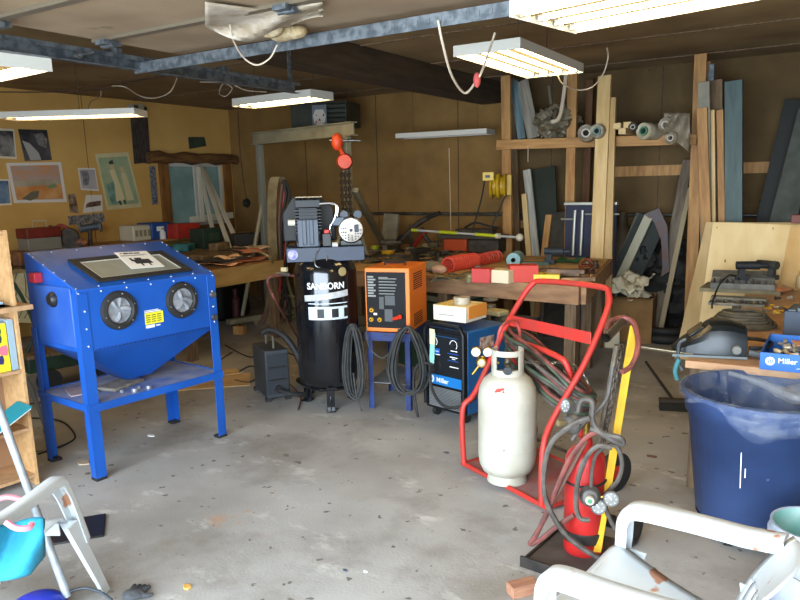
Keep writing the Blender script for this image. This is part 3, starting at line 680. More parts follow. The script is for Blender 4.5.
for x, z, r in ((-.10, .565, .033), (.085, .56, .033)):
    T = Matrix.Translation((x, -.006, z)) @ rot(rx=PI / 2)
    k_ = MB().lathe([(0, .02), (r * .55, .018), (r * .62, 0)], T, 18).build('dial', blackp, cp2)
    MB().tube([T @ V((r * math.cos(q), r * math.sin(q), .001)) for q in [(-.8 + i * .28) for i in range(15)]], .0028, 5).build('dial_scale', wht, k_)
for x0, x1, z0, z1, m_, n_ in ((-.12, .12, .605, .609, mblu, 'blue_line'), (-.13, -.045, .48, .515, M('badge_blue', '1858b4', .4), 'badge'), (.03, .13, .495, .499, M('badge_blue', '1858b4'), 'blue_line'), (.03, .13, .445, .449, M('badge_blue', '1858b4'), 'blue_line')):
    bdg = MB().bb(x0, x1, -.0085, -.006, z0, z1).build(n_, m_, cp2)
text('badge_print', 'Millermatic', .016, wht, cp2, Matrix.Translation((-.087, -.0088, .497)))
for x0, x1, z in ((.06, .12, .515), (.05, .12, .47), (.07, .1, .458), (.05, .13, .40), (-.12, -.04, .47)): MB().bb(x0, x1, -.008, -.006, z, z + .006).build('panel_print', wht, cp2)
T = Matrix.Translation((-.085, -.006, .385)) @ rot(rx=PI / 2)
MB().lathe([(.0, .004), (.03, .004), (.048, .016), (.055, .0)], T, 22).build('gun_socket', blackp, cp2)
MB().bb(-.16, -.115, -.028, -.024, .40, .62, rot(ry=.08)).build('green_tag', M('mint_tag', '8cc4b4', .7), mw)
MB().bb(-.118, -.07, -.03, -.026, .545, .655).build('cream_tag', M('cream_tag', 'dcd4a8', .7), mw)
MB().bb(mwd, mwd + .003, .15, .3, .52, .60).build('side_sticker', M('side_label', 'c8b8a8', .6, col2='8c5c4c', ns=30), mw)
for x in (-.14, .14):
    for y, r in ((.06, .035), (md - .06, .05)):
        mb = MB(); mb.cyl((x - .014, y, r), (x + .014, y, r), r, seg=18); mb.build('caster', blackr, mw)
        MB().bb(x - .02, x + .02, y - .02, y + .02, .055 if r < .04 else .065, .07).build('caster_plate', steel, mw)
MM = Matrix.Translation(mw.location) @ rot(rz=MA)
def M3(x, y, z): return MM @ V((x, y, z))
cord('gun_cable', 'black welding gun cable looping from the blue welder to the right', 'cable', [M3(-.085, -.04, .385), M3(-.05, -.1, .34), M3(-.02, -.12, .27), M3(.05, -.14, .2), M3(.14, -.14, .16), M3(.24, -.1, .18), M3(.30, .05, .25)], .011, blackr)
cord('gun_cable', 'black gun cable hanging from the welder socket towards the coils', 'cable', [M3(-.085, -.035, .40), M3(-.15, -.08, .41), M3(-.2, -.1, .36), M3(-.22, -.1, .24), M3(-.2, -.1, .1), M3(-.16, -.12, .02)], .010, blackr)
ob = thing('cardboard_carton', 'white and yellow carton lying on top of the blue welder', 'box', M3(.0, .17, .712), MA + .12)
MB().bb(-.145, .13, -.13, .13, 0, .105).build('carton', M('carton_white', 'd8d0bc', .6), ob, .002)
MB().bb(-.145, .13, -.13, .13, .1055, .108).build('lid', M('carton_yellow', 'e0b84c', .6, col2='e8dcb4', ns=6), ob)
MB().bb(.1305, .133, -.1, .13, .02, .108).build('end_flap', M('carton_orange', 'e08c34', .6), ob)
mb = MB(); mb.bb(-.1, .03, -.132, -.1305, .04, .046); mb.build('printed_line', M('label_grey', '8a8a86'), ob)
tp = thing('tape_roll', 'silver roll of tape on the carton above the welder', 'tape', M3(.02, .16, .821), 0)
MB().lathe([(.035, 0), (.058, 0), (.058, .05), (.035, .05), (.035, 0)]).build('tape', M('duct_tape', '9a8e78', .5, col2='b4aa96', ns=16), tp)
MB().lathe([(.030, .001), (.0345, .001), (.0345, .049), (.030, .049), (.030, .001)]).build('core', card, tp)
# ================================================================ workbench in the middle
bt_ = .88
BF = W(581, 286, bt_); BR = W(609, 259, bt_); BL = W(423, 275, bt_)
u = (BF - BL).normalized(); BL2 = BF - u * 2.5; BB = BL2 + (BR - BF) * .98
wb = thing('workbench', 'large wooden workbench with a thick plank edge in the middle of the room', 'workbench', (BF.x - .9, BF.y + .9, 0), 0)
ofs = V((wb.location.x, wb.location.y, 0))
ql = [BL2 - ofs, BF - ofs, BR - ofs, BB - ofs]
topm = M('bench_top', 'd6b076', .7, col2='b48e58', ns=5, spot='5c4428', sps=12, sth=.7)
mb = MB(); mb.plate(ql, .03, (0, 0, 1)); mb.build('worktop', topm, wb, .002)
edge = M('bench_edge', 'a07a56', .75, col2='805e44', ns=7, st=(.6, 3, 3))
for p_, q_ in ((ql[0], ql[1]), (ql[1], ql[2])):
    d = (q_ - p_).normalized(); n_ = V((d.y, -d.x, 0))
    mb = MB(); a_ = p_ + n_ * .04; b_ = q_ + n_ * .04; dz = V((0, 0, .14))
    mb.hexa([a_ - dz, b_ - dz, q_ - dz, p_ - dz, a_, b_, q_, p_]); mb.build('edge_plank', edge, wb, .003)
for t_, s_ in ((.04, .03), (.5, .03), (.97, .03), (.97, .5), (.97, .94), (.5, .5), (.3, .94)):
    c = ql[0].lerp(ql[1], t_).lerp(ql[3].lerp(ql[2], t_), s_); MB().bb(c.x - .045, c.x + .045, c.y - .045, c.y + .045, 0, bt_ - .031).build('leg', lum_o, wb, .003)
# back bench along the wall
bb_ = thing('workbench', 'long cluttered workbench along the back wall behind the compressor', 'workbench', (-5.3, 7.85, 0))
MB().bb(-1.5, 1.5, -.42, .42, .83, .87).build('worktop', topm, bb_, .003)
for x in (-1.4, 0, 1.4): MB().bb(x - .045, x + .045, -.36, -.27, 0, .829).build('leg', lum_o, bb_)
MB().bb(-1.5, 1.5, -.44, -.425, .74, .87).build('edge_plank', edge, bb_)
# things below the bench
def crate(name, label, cat, c, d, rz, m, **k):
    o = thing(name, label, cat, c, rz); a_, b_, h_ = d[0] / 2, d[1] / 2, d[2]
    mb = MB(); t_ = .008
    mb.bb(-a_, a_, -b_, b_, 0, t_); mb.bb(-a_, a_, -b_, -b_ + t_, t_, h_); mb.bb(-a_, a_, b_ - t_, b_, t_, h_); mb.bb(-a_, -a_ + t_, -b_, b_, t_, h_); mb.bb(a_ - t_, a_, -b_, b_, t_, h_)
    mb.build('body', m, o, .002)
    MB().tube([(-a_, -b_, h_), (a_, -b_, h_), (a_, b_, h_), (-a_, b_, h_)], .012, 6, True).build('rim', m, o)
    return o
c = W(437, 330, .15)
o = crate('storage_crate', 'dark green crate with a board on it, under the middle workbench', 'crate', (-3.15, 5.75, 0), (.62, .5, .62), -.25, M('crate_green', '1e3c2c', .6))
tag(MB().bb(-.33, .33, -.26, .26, 0, .05).build('board_stack', M('dusty_board', '8c8468', .8, col2='6c644c', ns=6), recenter=False, bev=.004), 'dusty grey boards lying on the green crate', 'boards').location = (-3.15, 5.75, .636)
C.objects['board_stack'].rotation_euler = (0, 0, -.25)
pb = W(515, 330, .0)
bk = thing('plastic_bucket', 'cream plastic bucket under the middle workbench behind the cart', 'bucket', (-2.30, 5.45, 0))
MB().lathe([(0, .005), (.12, .005), (.15, .36), (.157, .36), (.157, .375), (.143, .375), (.115, .012), (0, .012)]).build('bucket', M('cream_plastic', 'c0b496', .5), bk)
MB().tube([(-.155, 0, .34), (-.14, -.11, .25), (0, -.17, .21), (.14, -.11, .25), (.155, 0, .34)], .003, 6, sm=5).build('bail_handle', steel, bk)
mb = thing('motor_assembly', 'dark machine with valve wheel and pipes behind the blue welder', 'machine', (-2.28, 5.05, 0), -.3)
MB().bb(-.22, .25, -.1, .2, .0, .5).build('frame', M('dark_machine', '26241f', .6), mb, .01)
MB().cyl((-.2, 0, .62), (.42, .0, .65), .03, seg=16).build('barrel', blackp, mb)
MB().cyl((-.05, .0, .51), (-.05, .0, .72), .04, seg=16).build('column', M('dirty_alloy', '7c7460', .6, .4), mb)
MB().ring((-.05, 0, .76), .05, .009).build('valve_wheel', M('dirty_alloy', '7c7460'), mb)
MB().ball((.12, -.02, .55), (.12, .1, .12)).build('housing', M('dirty_grey', '4c4a44', .6), mb)
MB().bb(-.02, .14, -.12, .0, .66, .70).build('tan_cap', M('tan_cap', 'a89c70', .6), mb, .01)
# ================================================================ red cart with coiled hoses and propane tank
FL_, FR_ = W(463, 468), W(547, 513)
KA = yaw(FL_, FR_); cw = (FR_ - FL_).length
ct = thing('gas_cart', 'red tubular steel cart with tall handle hoop and flat platform', 'cart', (FL_.x, FL_.y, 0), KA)
KM = Matrix.Translation(ct.location) @ rot(rz=KA)
def K(x, y, z): return KM @ V((x, y, z))
pd_ = .50
plt = M('platform_red', '96504a', .75, col2='8a7470', ns=6, spot='b83a30', sps=8, sth=.6)
MB().bb(0, cw, 0, pd_, .02, .03).build('platform', plt, ct)
mb = MB(); mb.tube([(0, 0, .028), (cw, 0, .028), (cw, pd_, .028), (0, pd_, .028)], .014, 8, True); mb.build('platform_frame', redp, ct)
tr = .0165
mb = MB(); mb.tube([(.01, .0, .03), (.0, .0, .36), (.02, .08, .46), (.01, .30, .80), (.01, .42, .96), (.04, .48, 1.05), (.12, .5, 1.08), (.53, .52, 1.09), (.62, .5, 1.06), (.66, .44, .97), (.67, .28, .72), (cw - .08, .1, .45), (cw - .06, .02, .3), (cw - .04, .0, .03)], tr, 10, sm=4); mb.build('handle_hoop', redp, ct)
mb = MB(); mb.tube([(.02, pd_, .03), (.04, .42, .35), (.05, .32, .68), (.10, .28, .75), (.48, .26, .74), (.57, .28, .66), (.59, .36, .3), (.58, pd_, .03)], tr, 10, sm=4); mb.build('inner_hoop', redp, ct)
MB().bb(.01, .665, .33, .335, .82, .885).build('cross_panel', redp, ct, .003)
for x in (-.03, cw + .0):
    mb = MB(); mb.cyl((x - .015, pd_ - .02, .11), (x + .02, pd_ - .02, .11), .11, seg=24); wq = mb.build('wheel', blackr, ct)
    MB().cyl((x - .018, pd_ - .02, .11), (x + .023, pd_ - .02, .11), .04, seg=16).build('hub', redp, wq)
MB().cyl((-.03, pd_ - .02, .11), (cw, pd_ - .02, .11), .01).build('axle', steel, ct)
# twin hoses coiled over the cart
def sweep(label, pts, mat, r=.009, sm=8, name='gas_hose', cat='hose', group=None): return cord(name, label, cat, pts, r, mat, sm=sm, group=group)
hg = 'twin hose coils hung on the red cart'
g = random.Random(11)
for k_ in range(9):
    m_ = (redr, grnr, greyr)[k_ % 3]; dz = .03 * k_; j = lambda s: g.uniform(-s, s)
    pts = [(-.06 + j(.03), .40, .80 - dz * .5 + j(.01)), (.12, .25 + j(.02), .80 - dz * .7), (.34, .22 + j(.03), .76 - dz * .9), (.54, .20 + j(.02), .69 - dz * .8), (.68 + j(.03), .24, .60 - dz * .6), (.66 + j(.02), .36, .56 - dz * .5), (.46, .46, .58 - dz * .8 + j(.02)), (.22, .50, .64 - dz * .8 + j(.02)), (.02 + j(.03), .50, .73 - dz * .6)]
    o = MB().tube([K(*q) for q in pts], .0105, 7, True, sm=6).build('gas_hose', m_); tag(o, '%s loop of gas hose wound round the red cart, %s of its colour' % (('red', 'green', 'dusty grey')[k_ % 3], ('topmost', 'middle', 'lowest')[k_ // 3]), 'hose', 'gas hoses wound on the red cart')
sweep('red hose arching over from the dark machine to the gauges', [W(497, 350, .72), W(500, 330, .85), W(508, 322, .88), W(516, 322, .86), W(520, 335, .78), W(516, 350, .7)], M('bright_hose', 'b04c44', .55), .009)
# propane tank
q_ = K(.27, .17, .031)
q_ = W(507, 479, .031)
pr_ = thing('propane_tank', 'off-white upright propane tank standing on the red cart platform', 'propane tank', q_, face(q_)); pr_.scale = (1.06, 1.06, 1)
tw = M('propane_white', 'bcb8aa', .5, col2='a8a290', ns=5, spot='8a8470', sps=18, sth=.70)
MB().lathe([(0, .035), (.09, .04), (.125, .062), (.143, .10), (.15, .15), (.15, .48), (.144, .53), (.124, .575), (.09, .605), (.04, .615), (0, .617)], seg=40).build('tank_body', tw, pr_, sharp=70)
MB().lathe([(.095, 0), (.105, 0), (.103, .006), (.098, .045), (.09, .045), (.095, 0)], seg=32).build('foot_ring', tw, pr_)
for z in (.20, .47): MB().ring((0, 0, z), .149, .0022, seg=40, rs=6).build('weld_seam', tw, pr_)
mb = MB()   # collar with window towards the door
r1, r2 = .082, .076; z0, z1 = .60, .745
n_ = 32
for i in range(n_):
    a0, a1 = 2 * PI * i / n_ - PI / 2, 2 * PI * (i + 1) / n_ - PI / 2
    am = (i + .5) / n_ * 360; am = min(am, 360 - am)
    if am > 140: continue
    segs = [(z0, z1)] if am > 40 else [(z0, z0 + .04), (z1 - .03, z1)]
    for (za, zb) in segs:
        f = lambda a, r, z: (r * math.cos(a), r * math.sin(a), z)
        mb.hexa([f(a0, r1, za), f(a1, r1, za), f(a1, r2, za), f(a0, r2, za), f(a0, r1, zb), f(a1, r1, zb), f(a1, r2, zb), f(a0, r2, zb)])
mb.build('collar', tw, pr_, sharp=60)
mb = MB(); mb.cyl((0, 0, .6), (0, 0, .69), .018, seg=12); mb.cyl((0, -.06, .655), (0, .03, .655), .014, seg=12); mb.build('valve', M('dark_brass', '5a5240', .45, .7), pr_)
MB().lathe([(0, .01), (.022, .01), (.024, 0), (0, 0)], Matrix.Translation((0, -.085, .645)) @ rot(rx=PI / 2), 12).build('valve_cap', blackp, pr_)
mb = MB(); T = rot(rz=-.25); f = lambda x, z: T @ V((x, -.146 + (z - .545) * .75, z))
for (x, z, r) in ((-.01, .552, .014), (.008, .558, .010), (-.022, .545, .007), (.016, .546, .006)):
    mb.ball(f(x, z), (r, .004, r * .7))
mb.build('red_mark', M('red_mark', 'c83a30', .5), pr_)
# chain to the right
def chain(label, pts, mat, l=.028, r=.0035, name='chain', cat='chain', group=None):
    P = catmull(pts, 12); mb = MB(); d = 0; k = 0; last = P[0]; seg = []
    acc = [P[0]]
    for a_, b_ in zip(P, P[1:]):
        while (b_ - last).length > l * .72 and len(acc) < 400:
            last = last + (b_ - last).normalized() * l * .72; acc.append(last)
            if (b_ - last).length < l * .72: break
    for i, (a_, b_) in enumerate(zip(acc, acc[1:])):
        z = (b_ - a_).normalized(); x = z.orthogonal().normalized(); y = z.cross(x)
        s = x if i % 2 else y; m_ = (a_ + b_) / 2; h_ = l / 2; w_ = l * .28
        mb.tube([m_ + z * h_ * math.cos(t) + s * w_ * math.sin(t) for t in [2 * PI * q / 8 for q in range(8)]], r, 5, True)
    o = mb.build(name, mat); tag(o, label, cat, group); return o
tc = q_ + V((0, 0, .70))
chain('silver safety chain strung from the propane tank to the red cart', [W(523, 362, .68), W(545, 363, .66), W(565, 363, .65), W(578, 368, .6), W(588, 385, .5), W(589, 410, .38)], M('chain_steel', 'b0aca0', .35, .8))
# regulator left of the tank
T_ = q_ + V((0, 0, 0)); rg = thing('gas_regulator', 'brass regulator with two white gauges left of the propane tank', 'regulator', W(482, 362, .62), face(q_))
T = rot(rx=PI / 2)
MB().lathe([(0, .03), (.026, .028), (.03, .015), (.036, 0), (0, -.02)], T, 20).build('regulator_body', brass, rg)
MB().lathe([(0, .036), (.020, .034), (.024, .026)], T, 16).build('adjusting_face', M('reg_face', 'c0a888', .4, .5), rg)
for x in (-.034, .034):
    g_ = MB().lathe([(0, .02), (.027, .02), (.030, .014), (.030, -.006), (0, -.006)], Matrix.Translation((x, -.005, .065)) @ T, 22).build('gauge', brass, rg)
    MB().lathe([(0, .0225), (.025, .0225), (.025, .0205)], Matrix.Translation((x, -.005, .065)) @ T, 22).build('gauge_face', M('gauge_pale', 'c8ccc4', .4), g_)
    MB().cyl((x * .6, 0, .03), (x, 0, .045), .006, seg=8).build('stem', brass, rg)
MB().cyl((.02, 0, 0), (.10, .0, -.004), .009, seg=10).build('inlet_stem', brass, rg)
MB().cyl((-.015, 0, -.02), (-.055, 0, -.075), .008, seg=10).build('outlet_stem', brass, rg)
# ================================================================ hand truck with red cylinder
hb = W(578, 580); hA = yaw(W(536, 576), W(606, 600)) 
ht = thing('hand_truck', 'black and yellow hand truck standing upright with the small red cylinder', 'hand truck', (W(586, 545).x, W(586, 545).y, 0), hA)
HM = Matrix.Translation(ht.location) @ rot(rz=hA)
HI = HM.inverted()
def Hh(p): return HI @ V(p)
blkst = M('black_steel', '22201e', .55, .3, col2='3c342e', ns=9)
MB().bb(-.15, .17, -.34, .10, .012, .020).build('toe_plate', M('worn_plate', '5c544e', .7, .3, col2='4a403a', ns=7), ht)
mb = MB(); mb.bb(-.155, -.145, -.34, .10, 0, .03); mb.bb(-.155, .17, -.345, -.335, 0, .05); mb.build('plate_rim', blkst, ht)
mb = MB(); mb.bb(-.12, .12, .035, .05, .10, .16); mb.build('lower_crossbar', blkst, ht)
y_top = W(632, 328, 1.02); y_bot = W(592, 562, .06)
ya, yb_ = HI @ W(597, 552, .05), HI @ W(634, 326, 1.03)
board('yellow_rail', None, None, ya, yb_, .034, .012, yellowp, side=HI.to_3x3() @ V((math.cos(math.radians(32)), math.sin(math.radians(32)), 0)), parent=ht)
yc, yd_ = HI @ W(594, 470, .4), HI @ W(617, 345, .98)
MB().tube([yc, yd_], .012, 8).build('pipe_rail', M('rusty_pipe', '6c6050', .6, .4, col2='4a3e32', ns=24), ht)
mb = MB(); p1_, p2_ = HI @ W(606, 338, 1.02), HI @ W(626, 318, 1.05)
mb.tube([p1_, p2_], .019, 14, cap=False); mb.tube([p1_, p2_], .015, 14, cap=False); mb.build('handle_grip', M('bare_pipe', '4c463e', .45, .5), ht)
for x in (-.11, .17):
    mb = MB(); mb.ring((x, .12, .095), .07, .025, rot(ry=PI / 2)); wq = mb.build('tire', blackr, ht); MB().cyl((x - .02, .12, .095), (x + .02, .12, .095), .05, seg=18).build('wheel_hub', blkst, wq)
MB().cyl((-.11, .12, .095), (.17, .12, .095), .008).build('axle', steel, ht)
ac = thing('acetylene_cylinder', 'small red gas cylinder strapped upright on the hand truck', 'gas cylinder', HM @ V((.02, -.08, .0215)), hA)
MB().lathe([(0, 0), (.082, 0), (.088, .02), (.088, .42), (.08, .455), (.06, .48), (.03, .495), (.026, .53), (0, .53)], seg=32).build('cylinder', M('cylinder_red', 'b8221e', .4, col2='a01c1a', ns=6, spot='c8685c', sps=16, sth=.74), ac, sharp=60)
MB().cyl((0, 0, .5305), (0, 0, .60), .013).build('valve_stem', brass, ac)
mb = MB(); mb.ring((0, 0, .345), .0905, .006, rot(rx=.12)); mb.build('strap', blackr, ac)
mb = MB(); mb.lathe([(.0, .0), (.09, .0), (.093, .045), (.089, .05), (.0885, .01), (0, .008)], Matrix.Translation((0, 0, .06))); mb.build('lower_band', blkst, ac)
Z_ = lambda x, y, z: HM @ V((x, y, z))
AB = ac.location
def reg(label, pos, aim, faces_, gm, capm=None):
    r = thing('gas_regulator', label, 'regulator', pos, aim)
    T = rot(rx=PI / 2 - .2)
    MB().lathe([(0, .035), (.03, .03), (.044, .012), (.046, -.005), (.03, -.02), (0, -.02)], T, 20).build('regulator_body', M('dusty_metal', '4e4a46', .6, .4, col2='6c6862', ns=18), r)
    MB().lathe([(0, .075), (.013, .075), (.013, .036)], T, 12).build('adjusting_screw', M('dull_brass', '8a7a58', .5, .5), r)
    if capm: 
        MB().lathe([(0, .10), (.016, .10), (.02, .09), (.02, .078), (0, .078)], T, 14).build('adjusting_knob', M('knob_pale', 'b8b4a0', .5), r)
        MB().lathe([(0, .1015), (.010, .1015), (.010, .1002)], T, 12).build('green_dot', M('dot_green', '2c7a4c', .5), r)
    for (x, z) in faces_:
        Tg = Matrix.Translation((x, -.005, z)) @ T
        g_ = MB().lathe([(0, .016), (.028, .016), (.033, .018), (.033, -.01), (0, -.01)], Tg, 22).build('gauge', M('dusty_metal', '4e4a46'), r)
        MB().lathe([(0, .0175), (.027, .0175), (.027, .0162)], Tg, 20).build('gauge_face', gm, g_)
        mb = MB(); mb.bb(-.002, .002, -.004, .02, .0182, .0192, Tg @ rot(rz=.7))
        for q in range(8): mb.bb(-.001, .001, .019, .024, .0182, .019, Tg @ rot(rz=q * PI / 4))
        mb.build('needle', wht, g_)
        MB().cyl((x * .5, .0, z * .5), (x * .9, .0, z * .9), .007, seg=8).build('stem', brass, r)
    return r
gdark = M('gauge_dark', '6e706c', .4, col2='8c8c86', ns=20)
reg('dusty regulator with green-dotted knob and two dark gauges on the red cylinder', PD(590, 496, AB, .13), face(AB), ((.035, -.04), (.085, .0)), gdark, True)
reg('dusty regulator with clear ended knob above the red cylinder', PD(572, 424, AB, .05), face(AB) - .9, ((-.02, .075),), gdark)
sw2 = sweep
hoses = [
 ('twin grey hose looping left from the regulators down to the floor', greyr, [PD(590, 418, AB, 0.14), PD(572, 425, AB, 0.14), PD(552, 442, AB, 0.14), PD(544, 470, AB, 0.14), PD(546, 500, AB, 0.14), PD(562, 530, AB, 0.14), PD(582, 548, AB, 0.14), (PD(603, 560, AB, 0.14))], .012),
 ('reddish hose bowing down the left side of the red cylinder', redr, [PD(600, 432, AB, 0.12), PD(588, 436, AB, 0.12), PD(572, 455, AB, 0.12), PD(560, 480, AB, 0.12), PD(548, 510, AB, 0.12), PD(536, 535, AB, 0.12), PD(530, 544, AB, 0.12), PD(540, 540, AB, 0.12), PD(556, 527, AB, 0.12), PD(574, 515, AB, 0.12)], .011),
 ('brown hose with metal end reaching the floor beside the platform', M('brown_hose', '6a4c40', .65), [PD(586, 440, AB, 0.1), PD(570, 470, AB, 0.1), PD(556, 496, AB, 0.1), PD(545, 518, AB, 0.1), PD(532, 540, AB, 0.1)], .010),
 ('thick grey hose curling over the top of the red cylinder', greyr, [PD(578, 412, AB, 0.12), PD(582, 400, AB, 0.12), PD(592, 402, AB, 0.12), PD(592, 418, AB, 0.12), PD(598, 430, AB, 0.12), PD(612, 440, AB, 0.12), PD(622, 444, AB, 0.12), PD(620, 438, AB, 0.12), PD(604, 434, AB, 0.12), PD(590, 428, AB, 0.12)], .013),
 ('grey hose draped over the front of the red cylinder', greyr, [PD(612, 448, AB, 0.17), PD(598, 446, AB, 0.17), PD(586, 458, AB, 0.17), PD(578, 480, AB, 0.17), PD(576, 505, AB, 0.17), PD(580, 518, AB, 0.17), PD(590, 520, AB, 0.17)], .011),
 ('loop of grey hose hanging right of the yellow rail', greyr, [PD(604, 446, AB, 0.06), PD(616, 446, AB, 0.06), PD(622, 462, AB, 0.06), PD(619, 478, AB, 0.06), PD(610, 490, AB, 0.06), PD(604, 498, AB, 0.06), PD(608, 515, AB, 0.06), PD(616, 530, AB, 0.06)], .010),
 ('grey hose running up towards the pipe rail', greyr, [PD(572, 440, AB, 0.05), PD(582, 425, AB, 0.05), PD(596, 412, AB, 0.05), PD(607, 398, AB, 0.05), PD(611, 380, AB, 0.05), PD(613, 366, AB, 0.05)], .010),
 ('thin grey lead from the valve to the gauge', greyr, [PD(604, 448, AB, 0.13), PD(596, 455, AB, 0.13), PD(592, 470, AB, 0.13), PD(591, 488, AB, 0.13)], .008),
 ('dark red hose rolled round the handle grip', redr, [W(606, 332, 1.02), W(610, 322, 1.05), W(622, 318, 1.06), W(634, 324, 1.04), W(638, 345, .97), W(632, 365, .9), W(622, 372, .88)], .012)]
for l_, m_, p_, r_ in hoses: sweep(l_, p_, m_, r_)
chain('dark chain hanging beside the yellow rail of the hand truck', [W(622, 345, .97), W(617, 370, .88), W(612, 400, .75), W(607, 425, .62), W(604, 445, .55)], M('chain_rust', '4c4238', .6, .5), .03, .004)
# ================================================================ blue waste bin
bp = V((.0, 0, 0)); 
binc = W(766, 389, .70)
bn = thing('waste_bin', 'large round dark blue plastic bin with a clear liner, on wheels', 'bin', (binc.x, binc.y, 0), face(binc) ); bn.scale = (1.24, 1.24, .89)
bm_ = M('bin_blue', '2c4068', .5, col2='223458', ns=4, spot='62749a', sps=22, sth=.72)
Rb = .285
MB().lathe([(0, .10), (.205, .10), (.215, .12), (.262, .66), (.272, .665), (.278, .76), (.290, .762), (.290, .785), (.276, .785), (.268, .765), (.255, .62), (.2, .14), (0, .13)], seg=48).build('bin_body', bm_, bn, sharp=60)
for a_ in (-.15, PI / 2 + .1): MB().tube([(Rb * math.cos(a_ - .16), Rb * math.sin(a_ - .16), .70), (Rb * 1.13 * math.cos(a_), Rb * 1.13 * math.sin(a_), .69), (Rb * math.cos(a_ + .16), Rb * math.sin(a_ + .16), .70)], .016, 8, sm=5).build('handle', bm_, bn)
MB().lathe([(0, .07), (.2, .07), (.215, .10), (0, .10)], seg=32).build('dolly', blackp, bn)
for q in range(5):
    a_ = q * 2 * PI / 5 - PI / 2 - .5; x, y = .175 * math.cos(a_), .175 * math.sin(a_)
    mb = MB(); mb.cyl((x - .015, y, .035), (x + .015, y, .035), .035, seg=16); wq = mb.build('caster', blackr, bn); MB().bb(x - .018, x + .018, y - .012, y + .012, .055, .07).build('fork', steel, wq)
liner = M('clear_liner', '8c9cc0', .12, alpha=.06, col2='e4eaf4', ns=16, lo=.45, hi=.6, bump=1, bs=22, spec=1)
g = random.Random(2); nseg = 72
mb = MB(); prof = []
drop = [.05 + .03 * math.sin(3 * t) + .03 * math.sin(7 * t + 1) + (.075 * math.sin((t - 4.3) / 1.5 * PI) if 4.3 < t < 5.8 else 0) for t in [2 * PI * i / nseg for i in range(nseg)]]
rows = []
for k_ in range(9):
    row = []
    for i in range(nseg):
        t = 2 * PI * i / nseg; wv = .007 * math.sin(19 * t + k_ * .8) + .005 * math.sin(43 * t - k_ * .5)
        if k_ < 4: r, z = .262 - .012 * (3 - k_) + wv, .52 + .085 * k_
        elif k_ == 4: r, z = .283 + wv * .3, .793
        else: f_ = (k_ - 5) / 3; r, z = .297 + wv * .8, .785 - drop[i] * f_
        row.append((r * math.cos(t), r * math.sin(t), z))
    rows.append(row)
vs = [v for r in rows for v in r]
mb.faces(vs, [(a_ * nseg + i, a_ * nseg + (i + 1) % nseg, (a_ + 1) * nseg + (i + 1) % nseg, (a_ + 1) * nseg + i) for a_ in range(8) for i in range(nseg)])
lo_ = mb.build('bin_liner', liner, None, recenter=False, solid=.0012); lo_.location = bn.location; lo_.scale = bn.scale; lo_.rotation_euler = bn.rotation_euler
tag(lo_, 'clear plastic liner bag folded over the rim of the blue bin', 'bin liner')
mb = MB()
mb.tube([(-.16, .1, .735), (-.02, .02, .72), (.1, -.06, .69), (.2, -.08, .68)], [.012, .02, .03, .02], 8, sm=5)
mb.ball((.17, .0, .69), (.11, .1, .05))
o = mb.build('crumpled_bag', M('bag_clear', '8c8f94', .3, alpha=.35, bump=.9, bs=14), None, recenter=False); o.location = bn.location; o.rotation_euler = bn.rotation_euler
tag(o, 'crumpled clear plastic bag lying inside the blue bin', 'plastic bag')
mb = MB()
for x, z0, z1 in ((-.06, .36, .55), (-.045, .42, .47)):
    a_ = x / .25; rr = lambda z: .215 + (z - .12) * .0870 + .0008
    mb.hexa([(rr(z0) * math.sin(a_ - .006), -rr(z0) * math.cos(a_ - .006), z0), (rr(z0) * math.sin(a_ + .006), -rr(z0) * math.cos(a_ + .006), z0), (rr(z0) * .98 * math.sin(a_ + .006), -rr(z0) * .98 * math.cos(a_ + .006), z0), (rr(z0) * .98 * math.sin(a_ - .006), -rr(z0) * .98 * math.cos(a_ - .006), z0), (rr(z1) * math.sin(a_ - .006), -rr(z1) * math.cos(a_ - .006), z1), (rr(z1) * math.sin(a_ + .006), -rr(z1) * math.cos(a_ + .006), z1), (rr(z1) * .98 * math.sin(a_ + .006), -rr(z1) * .98 * math.cos(a_ + .006), z1), (rr(z1) * .98 * math.sin(a_ - .006), -rr(z1) * .98 * math.cos(a_ - .006), z1)])
mb.build('paint_drip', wht, bn)
# paint bucket at the lower right
pbk = W(806, 585, .0)
k2 = thing('paint_bucket', 'white paint-smeared plastic bucket with green inside, at the right edge', 'bucket', (W(816, 524, .36).x, W(816, 524, .36).y, 0), 0)
MB().lathe([(0, .005), (.13, .005), (.15, .30), (.162, .302), (.162, .325), (.155, .33), (.155, .36), (.147, .36), (.128, .015), (0, .015)], seg=36).build('bucket', M('bucket_white', 'b0b4c0', .5, col2='98a4b4', ns=5, spot='7c6c74', sps=8, sth=.68), k2, sharp=50)
MB().lathe([(.1465, .355), (.130, .06), (.1295, .06), (.1462, .355)], seg=36).build('green_residue', M('green_smear', '5ca89c', .6, col2='a8c4bc', ns=6), k2)
MB().tube([(-.16, 0, .31), (-.15, -.1, .24), (0, -.175, .2), (.15, -.1, .24), (.16, 0, .31)], .003, 6, sm=5).build('bail_handle', steel, k2)
